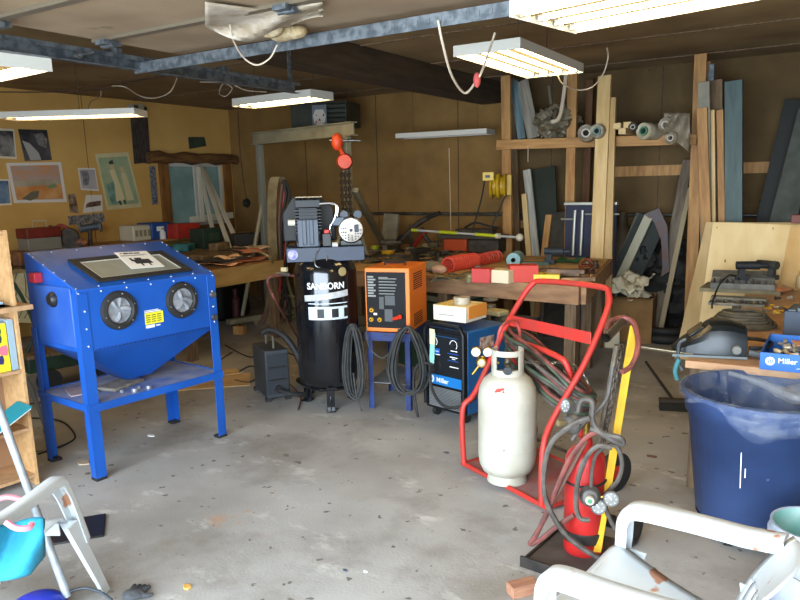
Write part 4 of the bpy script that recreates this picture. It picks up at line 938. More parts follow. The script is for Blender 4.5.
# ================================================================ resin garden chairs
def make_chair(label, loc, rz, slant=0, az=0, sz=.45, aw=.034):
    t = thing('resin_chair', label, 'chair', loc, rz)
    m_ = whitepl; s_ = .47
    # seat: front = -Y
    def seat(u, v):
        x = (u - .5) * (.50 - .15 * v); y = -.27 + .49 * v
        return (x, y, sz - (.08 * v if slant == 0 else 0) - .02 * math.sin(PI * v) - .018 * math.sin(PI * u) - .02 * v - (.045 * (1 - v / .12) ** 2 if v < .12 else 0))
    MB().grid(seat, 14, 16).build('seat', m_, t, solid=.008)
    for sx in (-1, 1):
        # arm: wide band with down-turned lip, from front post to back
        P = catmull([(sx * .268, -.2525 - slant * .5, .30), (sx * .268, -.238 - slant * .17, .50), (sx * .268, -.232, .60 + az), (sx * .272, -.19, .645 + az), (sx * .275, -.05, .655 + az), (sx * .272, .08, .66 + az), (sx * .265, .18, .665 + az), (sx * .255, .285, .68 + az)], 6)
        n_ = len(P); secs = []
        for i, p in enumerate(P):
            tt = (P[min(i + 1, n_ - 1)] - P[max(i - 1, 0)]).normalized(); f_ = i / (n_ - 1)
            wd = aw + .006 * math.sin(PI * min(1, f_ * 1.6)); side_ = V((1, 0, 0)); up = tt.cross(side_).normalized()
            if up.z < 0 and f_ > .3: up = -up
            if f_ <= .3 and up.y > 0: up = -up
            e = lambda a, b: p + side_ * a + up * b
            secs.append([e(-wd, -.004), e(-wd, .004), e(-wd * .7, .011), e(wd * .7, .011), e(wd, .004), e(wd, -.034), e(wd - .006, -.034), e(wd - .007, .0), e(-wd + .006, .0), e(-wd + .006, -.026), e(-wd, -.026)])
        MB().loft(secs).build('armrest', m_, t, sharp=50)
        # legs: L sections
        def leg(p0, p1, w0, w1):
            mb = MB(); p0, p1 = V(p0), V(p1); sy = 1 if p1.y > 0 else -1
            A_ = []
            for p, w_ in ((p0, w0), (p1, w1)):
                a_ = lambda x, y: V((p.x - sx * x, p.y - sy * y, p.z))
                A_.append([a_(0, 0), a_(w_, 0), a_(w_, .006), a_(w_ * .5, .008), a_(w_ * .45, .014), a_(.008, .014), a_(.006, w_), a_(0, w_)])
            mb.loft(A_); return mb
        leg((sx * .285, -.225 - slant * .17 if not slant else -.245 - slant * .17, sz - .04), (sx * .285, -.285 - slant, 0), .075, .05).build('leg', m_, t)
        leg((sx * .235, .24, .50), (sx * .25, .31, 0), .07, .04).build('leg', m_, t)
    # side skirt
    mb = MB(); mb.bb(-.235, .235, -.235, -.229, sz - .08, sz - .03); mb.build('apron', m_, t)
    def back(u, v):
        a = (u - .5) * 2; x = a * (.235 + .02 * v); y = .195 + .05 * v - .07 * a * a + .10 * v * v
        top = .675 + .04 * math.cos(a * PI / 2)
        return (x, y + .03, .40 + (top - .40) * v)
    mb = MB()
    for i in range(7):   # slats
        u0, u1 = .08 + i * .125, .08 + i * .125 + .085
        mb.grid(lambda u, v, u0=u0, u1=u1: back(u0 + (u1 - u0) * u, .06 + .42 * v), 2, 8)
    mb.grid(lambda u, v: back(u, .45 + .55 * v), 18, 7); mb.grid(lambda u, v: back(u, .0 + .08 * v), 18, 2)
    mb.grid(lambda u, v: back(.0 + .08 * u, v), 2, 10); mb.grid(lambda u, v: back(.92 + .08 * u, v), 2, 10)
    bk_ = mb.build('backrest', m_, t, solid=.008)
    return t
c1, c2_ = W(628, 500, .64), W(775, 541, .64)
cr = yaw(c1, c2_) - PI / 2
# far arm (sx=+1 when front = -Y and chair faces left) 
cc = (c1 + c2_) / 2
def place_chair(arm_front, rz, sx):
    T = rot(rz=rz); o = T @ V((sx * .27 * (.94 if sx < 0 and rz > -2 else 1), -.22 * (.92 if rz > -2 else 1), 0)); return (arm_front.x - o.x, arm_front.y - o.y, 0)
rzR = cr
ch1 = make_chair('white resin armchair with rusty stains at the lower right corner', place_chair(c1, rzR, -1), rzR, 0, -.02, .51); ch1.scale = (.94, .92, 1)
# is the far arm at +x or -x in local axes?
rzL = math.radians(-150); a1 = W(60, 475, .62)
ch2 = make_chair('white paint-stained resin armchair at the lower left with a teal cloth', place_chair(a1, rzL, -1), rzL, .19, -.03, .45, .022)
CL = Matrix.Translation(ch2.location) @ rot(rz=rzL)
# stains on the arms are dried clay streaks
def clay(parentchair, pts, nm='clay_streak'): pass
# teal cloth, pink strap on left chair
def cl(u, v):
    p = W(-28 + 72 * u, 528 + 42 * v + 10 * math.sin(u * 3), .50 - .20 * v + .03 * math.sin(u * 9 + v * 4))
    return p
def clothf(u, v):
    s_ = -.30 + .42 * u; x = .20 + .10 * math.sin(PI * min(v * 1.2, 1)) ; z = .435 - .26 * v + .012 * math.sin(u * 12 + v * 5)
    y = -.2 + .36 * u + .02 * math.sin(v * 6 + u * 4)
    return CL @ V((.12 + .19 * v ** .5 + .02 * math.sin(8 * u), y, (.425 if v < .25 else .425 - .30 * (v - .25) / .75 + .02 * math.sin(u * 9))))
ref = W(40, 560, .52)
def cloth2(u, v):
    px = -30 + 74 * u; py = 522 + (44 + 12 * math.sin(2.2 * u + .3)) * v + 4 * math.sin(5 * u)
    if u > .8: py += -14 * v * (u - .8) / .2
    return PD(px, py, ref, .04 * math.sin(u * 7 + v * 3) + .10 * v * (1 - v) )
tag(MB().grid(cloth2, 20, 14).build('teal_cloth', M('teal_cloth', '107890', .85, col2='14667c', ns=8, bump=.4, bs=18), solid=.012), 'teal cloth draped over the left white chair', 'cloth')
cord('pink_strap', 'pink strap looped over the teal cloth on the left chair', 'strap', [PD(-5, 500, ref, .0), PD(8, 497, ref, .0), PD(20, 499, ref, .0)], .008, M('pink_strap', 'd87c88', .7))
cord('pink_strap', 'pink rolled band lying on the seat above the teal cloth', 'strap', [PD(6, 522, ref, .08), PD(16, 528, ref, .1), PD(28, 528, ref, .1), PD(32, 524, ref, .08)], .009, M('pink_strap', 'd87c88'))
# ground items at the lower left
o = MB(); o.bb(-.2, .2, -.13, .13, 0, .012); o = o.build('black_slab', blackp, bev=.006, recenter=False); q = W(62, 533); o.location = (q.x, q.y, 0.001); o.rotation_euler = (0, 0, .9); tag(o, 'flat black slab lying on the floor below the left chair', 'tray')  # thin black slab flat on the floor under the left chair
q = W(50, 606, .0); o = thing('blue_bowl', 'upturned blue plastic bowl on the floor at the bottom left', 'bowl', (q.x + .0, q.y - .05, 0))
MB().lathe([(.11, 0), (.108, .02), (.09, .05), (.05, .07), (0, .072)], seg=36).build('bowl', M('bowl_blue', '2438b8', .4), o)
pe = W(68, 600, .015)
po_ = thing('squeegee', 'grey pole with a curved wire brace leaning at the left chair', 'squeegee', (pe.x, pe.y, 0))
tpz = PD(-2, 410, W(30, 520, 0), .25)
pt0, pt1 = V((0, 0, .03)), (PD(-22, 352, pe, -.3) - po_.location)
MB().tube([pt0, pt1], .016, 14).build('pole', M('pole_grey', 'a4aab0', .5, .3, col2='8e949a', ns=18), po_)
wdr = V((math.cos(.5), math.sin(.5), 0)); 
MB().tube([V((0, 0, .05)), W(84, 588, .05) - po_.location, W(100, 592, .04) - po_.location, W(112, 600, .02) - po_.location], .006, 8, sm=5).build('wire_brace', M('dark_wire', '3c4248', .5, .4), po_)
o = thing('work_glove', 'grey work glove crumpled on the floor near the pole', 'glove', W(134, 598), .4); o.scale = (.8, .8, .8)
mb = MB(); mb.ball((0, 0, .022), (.06, .05, .022))
for i_ in range(4): mb.tube([(.03 - .02 * i_, .03, .02), (.04 - .026 * i_, .075, .02), (.045 - .03 * i_, .10 - .01 * abs(i_ - 1.5), .012)], [.013, .012, .009], 8, sm=3)
mb.tube([(.04, -.01, .02), (.075, .01, .015), (.09, .03, .012)], [.013, .012, .008], 8, sm=3)
mb.build('glove', M('glove_grey', '55585a', .9, col2='3a3c40', ns=12, bump=.4), o)
for (x, y, c_, lb, s_) in ((187, 588, 'd0a050', 'small yellow wood scrap on the floor at the bottom', .022), (84, 463, 'b09c84', 'flat tan stone lying beside the cabinet leg', .05), (150, 545, 'a08468', 'smear of tan sawdust crumbs', .0)):
    if s_ == 0: continue
    q = W(x, y); mb = MB(); n_ = 9; g = random.Random(x)
    poly = [V((s_ * (1 + g.uniform(-.3, .3)) * math.cos(2 * PI * i / n_), s_ * .7 * (1 + g.uniform(-.3, .3)) * math.sin(2 * PI * i / n_), .01)) for i in range(n_)]
    mb.plate(poly, .009, (0, 0, 1)); o = mb.build('wood_scrap' if x != 84 else 'flat_stone', M('scrap_%s' % c_, c_, .8), bev=.002, recenter=False); o.location = q; tag(o, lb, 'scrap' if x != 84 else 'stone')
q = W(527, 592, .0); o = thing('wood_block', 'rough orange-tan wood block on the floor in front of the hand truck', 'wood', (q.x, q.y, 0), .9)
MB().bb(-.08, .04, -.03, .03, 0, .05).build('block', M('block_wood', 'a8785a', .8, col2='7c5040', ns=12, st=(.5, 3, 3)), o, .003)
# ================================================================ right bench
rt = .72
r1, r2, r3, r4 = W(682, 360, rt), W(800, 392, rt), W(705, 320, rt), W(800, 318, rt)
rb = thing('work_table', 'wooden work table at the right edge carrying the welding helmet', 'table', (-.2, 4.8, 0), 0)
u_ = (r1 - r3); L0 = V((r1.x + .03, r1.y, 0)); 
x0, x1, y0, y1 = -.47, .95, r1.y - 4.8, 1.9
MB().bb(x0, x1, y0, y1, rt - .04, rt).build('worktop', M('table_top_pink', 'c8a07c', .7, col2='a8805c', ns=5, spot='6c4c38', sps=10, sth=.7), rb, .003)
MB().bb(x0 + .02, x1 - .02, y0 + .02, y0 + .055, rt - .16, rt - .041).build('apron', lum_o, rb)
MB().bb(x0 + .02, x0 + .055, y0 + .06, y1 - .02, rt - .16, rt - .041).build('apron', lum_o, rb)
for x in (x0 + .07, x1 - .07):
    for y in (y0 + .1, y1 - .07): MB().bb(x - .04, x + .04, y - .04, y + .04, 0, rt - .041).build('leg', lum_o, rb)
# clamp hanging on table corner
q = W(683, 385, .76); o = thing('bench_clamp', 'teal and grey clamp hanging at the near left corner of the right table', 'clamp', (x0 - .2 - .03, y0 + 4.8 + .06, .45), 0)
mb = MB(); mb.tube([(.02, 0, .37), (-.015, 0, .34), (-.015, 0, .24), (.01, 0, .20)], .010, 8, sm=5); mb.build('frame', M('clamp_grey', '4c5254', .5, .4), o)
mb = MB(); mb.tube([(-.01, -.01, .26), (-.025, -.02, .20), (-.01, -.02, .15)], .012, 8, sm=4); mb.build('teal_grip', M('teal_grip', '3c7c84', .5), o)
# welding helmet
q = W(700, 372, rt)
hp = V((W(715, 352, rt).x + .0, W(715, 352, rt).y, rt + .004))
he = thing('welding_helmet', 'black welding helmet lying face up on the right table', 'welding helmet', hp, .25); he.scale = (1.05, 1.05, 1.05)
secs = []
hm_ = M('helmet_black', '10161a', .35, col2='151c20', ns=5)
prof_h = [(0, .06, .015), (.12, .10, .05), (.3, .125, .10), (.5, .135, .155), (.62, .14, .165), (.8, .14, .16), (1, .13, .14)]
for f_, wd, hh_ in prof_h:
    x = -.21 + .34 * f_
    ring = []
    for j in range(10):
        a = PI * j / 9; ex = .55
        ring.append((x, -wd * (abs(math.cos(a)) ** ex) * (1 if math.cos(a) > 0 else -1), .004 + hh_ * abs(math.sin(a)) ** ex))
    for j in range(9, -1, -1):
        a = PI * j / 9; ex = .55
        ring.append((x, -(wd - .006) * (abs(math.cos(a)) ** ex) * (1 if math.cos(a) > 0 else -1), .001 + (hh_ - .007) * abs(math.sin(a)) ** ex))
    secs.append(ring)
MB().loft(secs).build('shell', hm_, he, sharp=22)
mb = MB(); mb.box((-.10, 0, .112), (.09, .13, .012), R=rot(ry=-.68)); mb.build('lens_frame', M('lens_black', '0c0e10', .15), he, .004)
mb = MB(); mb.bb(-.215, .13, -.158, -.152, .0, .012); mb.build('lower_rim', M('rim_grey', '6c7474', .4, .3), he)
MB().lathe([(0, .014), (.02, .014), (.024, 0)], Matrix.Translation((.08, -.152, .045)) @ rot(rx=PI / 2), 16).build('side_knob', M('knob_grey', '6e6e68', .5), he)
mb = MB(); mb.tube([(.14, -.12, .05), (.22, -.1, .05), (.26, 0, .055), (.22, .1, .05), (.14, .12, .05)], .010, 8, sm=5); mb.build('headband', blackp, he)
mb = MB(); mb.tube([(.14, -.13, .03), (.22, -.14, .02), (.30, -.1, .025), (.34, -.06, .03)], [.016, .018, .016, .012], 8, sm=4); mb.build('headband_strap', M('strap_slate', '4c5256', .6), he)
# coiled thick cable
q = W(742, 327, rt); g = random.Random(4); pts = []
for k_ in range(6):
    for j in range(12): a = 2 * PI * j / 12; rr = .155 - .012 * k_ + g.uniform(-.006, .006); pts.append((q.x + rr * 1.25 * math.cos(a), q.y + rr * .9 * math.sin(a), rt + .018 + .019 * k_ * .8 + g.uniform(0, .003)))
tag(MB().tube(pts, .0105, 7, sm=3).build('coiled_cable', M('cable_olive', '5e5644', .7, col2='443e30', ns=16)), 'coil of thick dark cable on the right table behind the helmet', 'cable')
# tool cases
def toolcase(label, px, py, dims, rz, lidang, cm, seed, dz=0):
    q = W(px, py, rt + dz); t = thing('socket_case', label, 'tool case', (q.x, q.y, rt + .001 + dz), rz); a_, b_, h_ = dims
    mb = MB(); mb.bb(-a_, a_, -b_, b_, 0, .008); mb.bb(-a_, a_, -b_, -b_ + .008, .008, h_); mb.bb(-a_, a_, b_ - .008, b_, .008, h_); mb.bb(-a_, -a_ + .008, -b_, b_, .008, h_); mb.bb(a_ - .008, a_, -b_, b_, .008, h_); mb.build('tray', cm, t, .002)
    T = Matrix.Translation((0, b_, h_)) @ rot(rx=lidang)
    mb = MB(); mb.bb(-a_, a_, 0, b_ * 1.3, 0, .02, T); lid = mb.build('lid', cm, t, .004)
    mb = MB(); g = random.Random(seed)
    for i in range(10):
        for j in range(3):
            if g.random() < .8:
                x = -a_ + .02 + i * (2 * a_ - .04) / 9; y = -b_ + .03 + j * (b_ - .03)
                mb.cyl((x, y, .009), (x, y, h_ + .008 + g.random() * .01), .008 + .004 * g.random(), seg=8)
    s_ = mb.build('sockets', M('socket_chrome', '7e7e7c', .3, .9), t); s_['kind'] = 'stuff'
    return t
toolcase('open grey socket case with tilted lid before the plywood', 742, 288, (.24, .12, .05), .1, .3, M('case_grey', '5e5e58', .6, col2='7c7a70', ns=14), 3, .03)
mb = MB(); tag(MB().bb(-.30, .30, -.2, .2, 0, .03).build('dusty_board', M('dusty_board', '8c8468'), recenter=False), 'thin dusty board under the grey socket case', 'board').location = V((W(742, 290, rt).x, W(742, 290, rt).y, rt))
toolcase('small grey tray of loose yellow and chrome bits before the socket case', 737, 305, (.19, .07, .02), .05, .05, M('tray_dusty', '8c8878', .7, col2='6a675c', ns=14), 8)
g = random.Random(6)
bits = []
cols = ['d8a030', '8c8878', '5a5650', 'b8b4a8', '3c3a36', 'c05030', 'a49a78', 'd8c060']
names = ['bolt', 'socket', 'fitting', 'nut', 'drill_bit', 'wire_nut']
for i in range(26):
    px, py = g.uniform(724, 790), g.uniform(298, 318)
    q = W(px, py, rt); c_ = g.choice(cols[:5] if i > 5 else ['d8a030', 'd8c060'])
    r = g.uniform(.008, .016); nm_ = g.choice(names)
    T = Matrix.Translation((0, 0, r)) @ rot(rx=PI / 2, rz=g.uniform(0, 6))
    o = MB().lathe([(0, -r * 2), (r * .6, -r * 2), (r * .6, r * .6), (r, r * .6), (r, r * 1.5), (0, r * 1.5)], Matrix.Translation((0, 0, r)) @ rot(rz=g.uniform(0, 6)) @ rot(rx=PI / 2), 8).build(nm_, M('bit_' + c_, c_, .5, .3), recenter=False)
    o.location = q; tag(o, 'small loose %s %s lying between the tool case and the coiled cable' % ({'d8a030': 'orange yellow', '8c8878': 'grey green', '5a5650': 'dark grey', 'b8b4a8': 'pale', '3c3a36': 'blackish', 'd8c060': 'pale yellow'}[c_], nm_.replace('_', ' ')), nm_.replace('_', ' '), 'loose bits on the right table')
o = MB()
q = W(775, 293, rt)
bg_ = MB()
def bagf(u, v): 
    a = 2 * PI * u; r = .10 * math.sin(PI * min(.999, .12 + .85 * v)) * (1 + .12 * math.sin(5 * a + 3 * v)); return (r * 1.2 * math.cos(a), r * math.sin(a), .002 + .075 * v)
o = bg_.grid(bagf, 20, 8).build('plastic_bag', M('bag_pale', 'c8b48c', .35, col2='c87c50', ns=7, alpha=.85, bump=.8, bs=20), recenter=False, solid=.001); o.location = q; tag(o, 'crumpled clear bag with red and yellow contents on the right table', 'plastic bag')
q = W(757, 283, rt); o = thing('glass_jar', 'dusty glass jar half full of tan stuff beside the socket case', 'jar', W(790, 279, rt))
MB().lathe([(0, 0), (.055, 0), (.06, .01), (.06, .11), (.05, .125), (.05, .14), (.045, .14), (.054, .105), (.054, .012), (0, .01)]).build('glass', M('jar_glass', 'a89470', .2, alpha=.45), o)
MB().lathe([(0, .012), (.053, .012), (.053, .08), (0, .085)]).build('contents', M('jar_sand', '94704c', .8), o)
o = thing('bottle', 'small bottle with orange cap beside the dusty jar', 'bottle', W(800, 288, rt)); MB().lathe([(0, 0), (.035, 0), (.035, .1), (.015, .12), (.015, .13), (0, .13)], seg=18).build('body', M('bottle_tan', 'b8a070', .5), o); MB().lathe([(0, .15), (.018, .15), (.018, .1305), (0, .1305)], seg=14).build('cap', M('cap_orange', 'e0a030', .5), o)
# navy organiser box and shop flyer box
q = W(797, 338, rt); ng = thing('parts_organiser', 'navy blue-grey open box of parts at the right edge of the table', 'box', (q.x + .07, q.y + .1, rt + .001), -.1)
mb = MB(); mb.bb(-.13, .13, -.15, .15, 0, .01); mb.bb(-.13, .13, -.15, -.14, .01, .16); mb.bb(-.13, .13, .14, .15, .01, .16); mb.bb(-.13, -.12, -.14, .14, .01, .16); mb.bb(.12, .13, -.14, .14, .01, .16); mb.build('box', M('navy_grey', '2e3c50', .5, col2='3c4858', ns=6), ng, .004)
mb = MB()
for i in range(5): mb.bb(-.115 + i * .048, -.075 + i * .048, -.12, .12, .1, .165 + .012 * (i % 2))
mb.build('compartments', M('organiser_grey', '5c6870', .5), ng)
q = W(763, 371, rt); bx = thing('consumables_box', 'blue open-topped carton with white logo full of small parts', 'box', (q.x + .17, q.y + .12, rt + .001), .0)
bw = .19
mb = MB(); mb.bb(-bw, bw, -.09, .40, 0, .004); mb.bb(-bw, bw, -.09, -.086, .004, .085); mb.bb(-bw, bw, .396, .40, .004, .085); mb.bb(-bw, -bw + .004, -.086, .396, .004, .085); mb.bb(bw - .004, bw, -.086, .396, .004, .085)
mb.build('carton', M('box_blue', '1c62b4', .45), bx)
lg = MB().lathe([(0, .0015), (.021, .0015), (.021, 0)], Matrix.Translation((-.145, -.0905, .045)) @ rot(rx=PI / 2), 20).build('round_logo', wht, bx)
mb = MB()
for x in (-.153, -.145, -.137): mb.faces([(x - .002, -.093, .035), (x + .002, -.093, .035), (x + .006, -.093, .056), (x + .002, -.093, .056)], [(0, 1, 2, 3)])
mb.build('logo_strokes', M('box_blue', '1c62b4'), lg, solid=.0006)
text('brand_lettering', 'Miller', .036, wht, bx, Matrix.Translation((-.07, -.0915, .050)), bold=.0004)
MB().tube([(-.03, -.0915, .018), (.01, -.0915, .024), (.03, -.0915, .016), (.06, -.0915, .022), (.1, -.0915, .018)], .0012, 5, sm=5).build('script_print', wht, bx)
g = random.Random(9)
BM_ = Matrix.Translation(bx.location)
for i in range(46):
    x, y = g.uniform(-.12, .12), g.uniform(-.07, .37); c_ = g.choice(['c0b49c', 'a8a49c', 'd09050', '8a7c64', 'd8d0c0']); r = g.uniform(.008, .013)
    o = MB().lathe([(0, 0), (r, 0), (r, .028), (r * .5, .036), (0, .036)], rot(rx=PI / 2 + g.uniform(-.3, .3), rz=g.uniform(0, 6)), 8).build('torch_tip', M('tip_' + c_, c_, .45, .3), recenter=False)
    o.location = BM_ @ V((x, y, .045 + g.uniform(0, .012))); tag(o, 'small %s nozzle heaped in the blue carton' % {'c0b49c': 'cream', 'a8a49c': 'grey', 'd09050': 'orange', '8a7c64': 'brown', 'd8d0c0': 'whitish'}[c_], 'nozzle', 'nozzles in the blue carton')
mb = MB(); mb.bb(-.01, .12, .0, .11, .06, .066, rot(rz=.3)); tag(mb.build('card_packet', M('packet', 'c8a484', .6, col2='c87838', ns=18)), 'tan paper packet on top of the parts in the blue carton', 'packet').location = BM_ @ V((.0, .2, .085))
# ================================================================ plywood sheets
def sheet(label, c, t, mat, name='plywood_sheet', cat='plywood sheet'):
    mb = MB(); mb.plate(c, t); return tag(mb.build(name, mat, bev=.001), label, cat)
pT, pB = 7.2, 6.78
a_, b_ = WY(713, 222, pT), WY(800, 225, pT) ; b_ = a_ + (b_ - a_).normalized() * 1.22
c_ = V((a_.x - .0, pB, .0)); 
sheet('large pale plywood sheet leaning with knots, foremost at the right', [a_, V((a_.x - .03, pB, .0)), V((b_.x - .03, pB, 0)), b_], .018, ply)
a2 = WY(706, 222, pT + .10); sheet('second pale plywood sheet peeking out left behind the foremost sheet', [a2, V((a2.x - .14, pB + .10, 0)), V((a2.x + .9, pB + .10, 0)), a2 + V((1.04, 0, -.0))], .016, M('plywood_grey', 'cfb484', .65, col2='b89a66', ns=2.4, st=(2.2, 2.2, .25)))
a3 = WY(791, 226, pT - .04); sheet('narrow yellow plywood sheet leaning over the right end of the large sheet', [a3, V((a3.x - .10, pB - .1, 0)), V((a3.x + .8, pB - .1, 0)), a3 + V((.85, 0, .2))], .012, M('plywood_gold', 'dcb87c', .6, col2='c89c58', ns=2, st=(2.2, 2.2, .25)))
# knots
pl_ = [o for o in C.objects if o.name.startswith('plywood_sheet')][0]
for (x, y, r) in ((725, 262, .012), (775, 264, .014), (717, 228, .006), (773, 229, .008)):
    d = ray(x, y); A_, B_, D_ = a_, V((a_.x - .03, pB, .0)), b_
    n_ = (B_ - A_).cross(D_ - A_).normalized(); t_ = (A_ - V((0, 0, H))).dot(n_) / d.dot(n_); p_ = V((0, 0, H)) + d * t_
    if n_.y > 0: n_ = -n_
    o = MB().ball(p_ - pl_.location, (r * .5, .003, r * 2.2), None, 8); o.build('knot', M('knot_brown', '8a6436', .8), pl_)
# ================================================================ push broom on floor
b0, b1 = W(646, 364), W(673, 410)
pbm = thing('push_broom', 'dark push broom lying on the floor left of the blue bin', 'broom', (b1.x, b1.y, 0), yaw(W(656, 417), W(695, 419)))
L_ = Matrix.Translation(pbm.location) @ rot(rz=pbm.rotation_euler.z); LI = L_.inverted()
MB().bb(-.10, .32, -.03, .03, .06, .085).build('broom_head', M('head_brown', '3a3026', .8), pbm, .003)
br = MB().bb(-.095, .315, -.035, .035, .0, .059).build('bristles', M('bristle_dark', '2a261e', .95, bump=1, bs=60), pbm)
MB().tube([V((0, 0, .075)), LI @ V((b0.x, b0.y, .02))], .011, 10).build('handle', M('handle_dark', '2c2a26', .6), pbm)
# box with papers
bc1, bc2 = W(608, 341), W(651, 344); bA = yaw(bc1, bc2)
cbx = thing('cardboard_box', 'open cardboard box stuffed with crumpled white paper near the back wall', 'box', ((bc1.x + bc2.x) / 2, (bc1.y + bc2.y) / 2, 0), bA)
bw_ = (bc2 - bc1).length / 2; mb = MB(); hgt_ = .47
mb.bb(-bw_, bw_, 0, .004, 0, hgt_); mb.bb(-bw_, bw_, .4, .404, 0, hgt_); mb.bb(-bw_, -bw_ + .004, .004, .4, 0, hgt_); mb.bb(bw_ - .004, bw_, .004, .4, 0, hgt_); mb.bb(-bw_, bw_, .004, .4, 0, .004); mb.build('carton', card, cbx)
mb = MB(); mb.bb(-bw_ + .01, bw_ - .01, -.12, .0, hgt_ - .002, hgt_ + .002, rot(rx=.0)); mb.build('flap', card, cbx)
BX = Matrix.Translation(cbx.location) @ rot(rz=bA)
g = random.Random(12)
for i in range(9):
    s_ = g.uniform(.14, .22); mb = MB(); ph = g.uniform(0, 6)
    def pf(u, v): return ((u - .5) * s_ * 1.4, (v - .5) * s_, .02 * math.sin(6 * u + ph) + .02 * math.sin(5 * v + ph * 2) + .015 * math.sin(11 * (u + v)))
    o = mb.grid(pf, 8, 6).build('crumpled_paper', M('cream_paper', 'ece4c8', .85), recenter=False, solid=.001, sharp=20)
    o.location = BX @ V((g.uniform(-.17, .15), g.uniform(.02, .33), hgt_ + .04 + .014 * i)); o.rotation_euler = (g.uniform(-.5, .5), g.uniform(-.5, .5), g.uniform(0, 6)); tag(o, 'crumpled cream paper in the open cardboard box, %s of the heap' % ['lowest', 'second lowest', 'third from below', 'fourth from below', 'middle one', 'fourth from the top', 'third from the top', 'second topmost', 'topmost'][i], 'paper', 'crumpled papers in the cardboard box')
# papers / dark things beside the box
o = MB().bb(-.07, .07, -.004, .004, 0, .2).build('cream_card', M('cream_paper', 'd4ccb0'), recenter=False); o.location = W(612, 348); o.rotation_euler = (.1, 0, bA); tag(o, 'cream card leaning on the front of the cardboard box', 'card')
q = W(588, 330); 
o = thing('long_level', 'silver straight bar lying across from the pipe rail to the right table', 'bar', W(640, 347, .3))
# thin bright rod from (640,347) to (690,352)
board('metal_rod', 'thin bright metal rod sticking out to the left from below the helmet', 'rod', W(638, 347, .745), W(694, 355, rt + .006), .02, .008, M('bright_rod', 'b0a890', .3, .8)); bpy.data.objects.remove(o)
q = W(675, 333); mb = MB(); mb.ring((0, 0, .05), .22, .05, None, 36, 10); mb.ring((0, 0, .13), .21, .04, None, 36, 10); o = mb.build('old_tire', blackr, recenter=False); o.location = (q.x - .02, q.y - .4, 0); tag(o, 'black rubber ring lying between cardboard box and plywood', 'tire')
from mathutils import noise as mn
def lump(name, mat, r, amp=.25, fr=3.0, seed=0, seg=36):
    o = MB(); vs = []; n1 = 24
    def f(u, v):
        a = 2 * PI * u; b = PI * (v * .998 + .001); d = V((math.cos(a) * math.sin(b), math.sin(a) * math.sin(b), -math.cos(b)))
        k = 1 + amp * mn.fractal(d * fr + V((seed * 3.7, seed, 0)), .6, 2.2, 4)
        return (d.x * r[0] * k, d.y * r[1] * k, max(r[2] * (1 + d.z * k), 0))
    return o.grid(f, seg, n1).build(name, mat, recenter=False, sharp=25)
# ================================================================ left wall pictures
def quad(px, X=XL + .006):
    return [WX(x, y, X) for x, y in px]
def poster(label, px, mat, border=None, shapes=(), cat='picture', t=.002, name='wall_print'):
    q = quad(px); mb = MB(); n = V((1, 0, 0))
    q = q if (q[1] - q[0]).cross(q[2] - q[0]).x > 0 else [q[0], q[3], q[2], q[1]]
    root = None
    o = mb.plate(q, t, n).build(name, border or mat); tag(o, label, cat)
    L = o.location
    bl = lambda u, v: (q0[0] * (1 - u) * (1 - v) + q0[1] * u * (1 - v) + q0[2] * u * v + q0[3] * (1 - u) * v)
    q0 = quad(px)                                     # tl, tr, br, bl order as given -> v downwards
    k = .001
    if border:
        m_ = .06
        pts = [bl(m_, m_ * 1.2), bl(1 - m_, m_ * 1.2), bl(1 - m_, 1 - m_ * 1.2), bl(m_, 1 - m_ * 1.2)]
        pts = [p - L + V((.0012, 0, 0)) for p in pts]
        MB().plate(pts, .001, n if (pts[1] - pts[0]).cross(pts[2] - pts[0]).x > 0 else n).build('image_area', mat, o)
    for i, (poly, m2) in enumerate(shapes):
        pts = [bl(u, v) - L + V((.0026 + .0004 * i, 0, 0)) for u, v in poly]
        MB().plate(pts, .0004, n).build('printed_shape', m2, o)
    return o
cream = M('cream_border', 'd8ccb0', .8)
c_ = lambda h, h2, n=6, **k: M('print_%s_%s' % (h, h2), h, .7, col2=h2, ns=n, **k)
poster('grey photo with white border, topmost at the left edge of the yellow wall', [(-8, 128), (14, 129), (17, 159), (-8, 158)], c_('2c2c30', 'b0a89c', 5), cream)
o = poster('black and white photo of pale rocky forms, pinned beside the top left picture', [(18, 129), (47, 130), (52, 160), (25, 161)], c_('26262a', '5a5654', 4), None,
    [([(.05, .35), (.3, .45), (.55, .75), (.6, .98), (.2, .98)], M('print_pale', 'a8a49c', .7)), ([(.5, .15), (.8, .1), (.95, .3), (.85, .6), (.6, .5)], M('print_grey', '8c8680', .7, col2='5c5854', ns=30))])
sky_ = M('print_sunset', 'c88c54', .7, col2='a89890', ns=4, st=(1, 1, 3))
poster('landscape print of orange sandy shore under a sunset sky, white border', [(6, 163), (61, 162), (67, 202), (14, 203)], sky_, M('print_border', 'd8d0c4', .8),
    [([(.07, .45), (.93, .42), (.93, .55), (.07, .6)], M('print_sea', '9a9078', .7, col2='b4a48c', ns=7)), ([(.07, .6), (.93, .55), (.93, .9), (.07, .92)], M('print_sand', 'c07838', .7, col2='d09c60', ns=8)), ([(.15, .9), (.35, .72), (.5, .7), (.45, .88), (.3, .95)], M('print_weed', '6c6450', .7)), ([(.62, .6), (.82, .52), (.85, .62), (.7, .66)], M('print_green', '7c8c60', .7))])
poster('blue figure print with cream border at the left edge below the shore print', [(-10, 179), (9, 179), (12, 205), (-10, 206)], c_('34507c', '8ca0a8', 5), cream)
poster('small grey drawing of a cloaked figure on pale paper', [(78, 168), (95, 168), (99, 191), (81, 190)], c_('a49c9c', 'b8b0ac', 6), M('print_border', 'd8d0c4'),
    [([(.1, .15), (.5, .1), (.6, .4), (.45, .75), (.15, .8), (.2, .45)], M('print_shadow', '5a5658', .7, col2='8c8688', ns=20))])
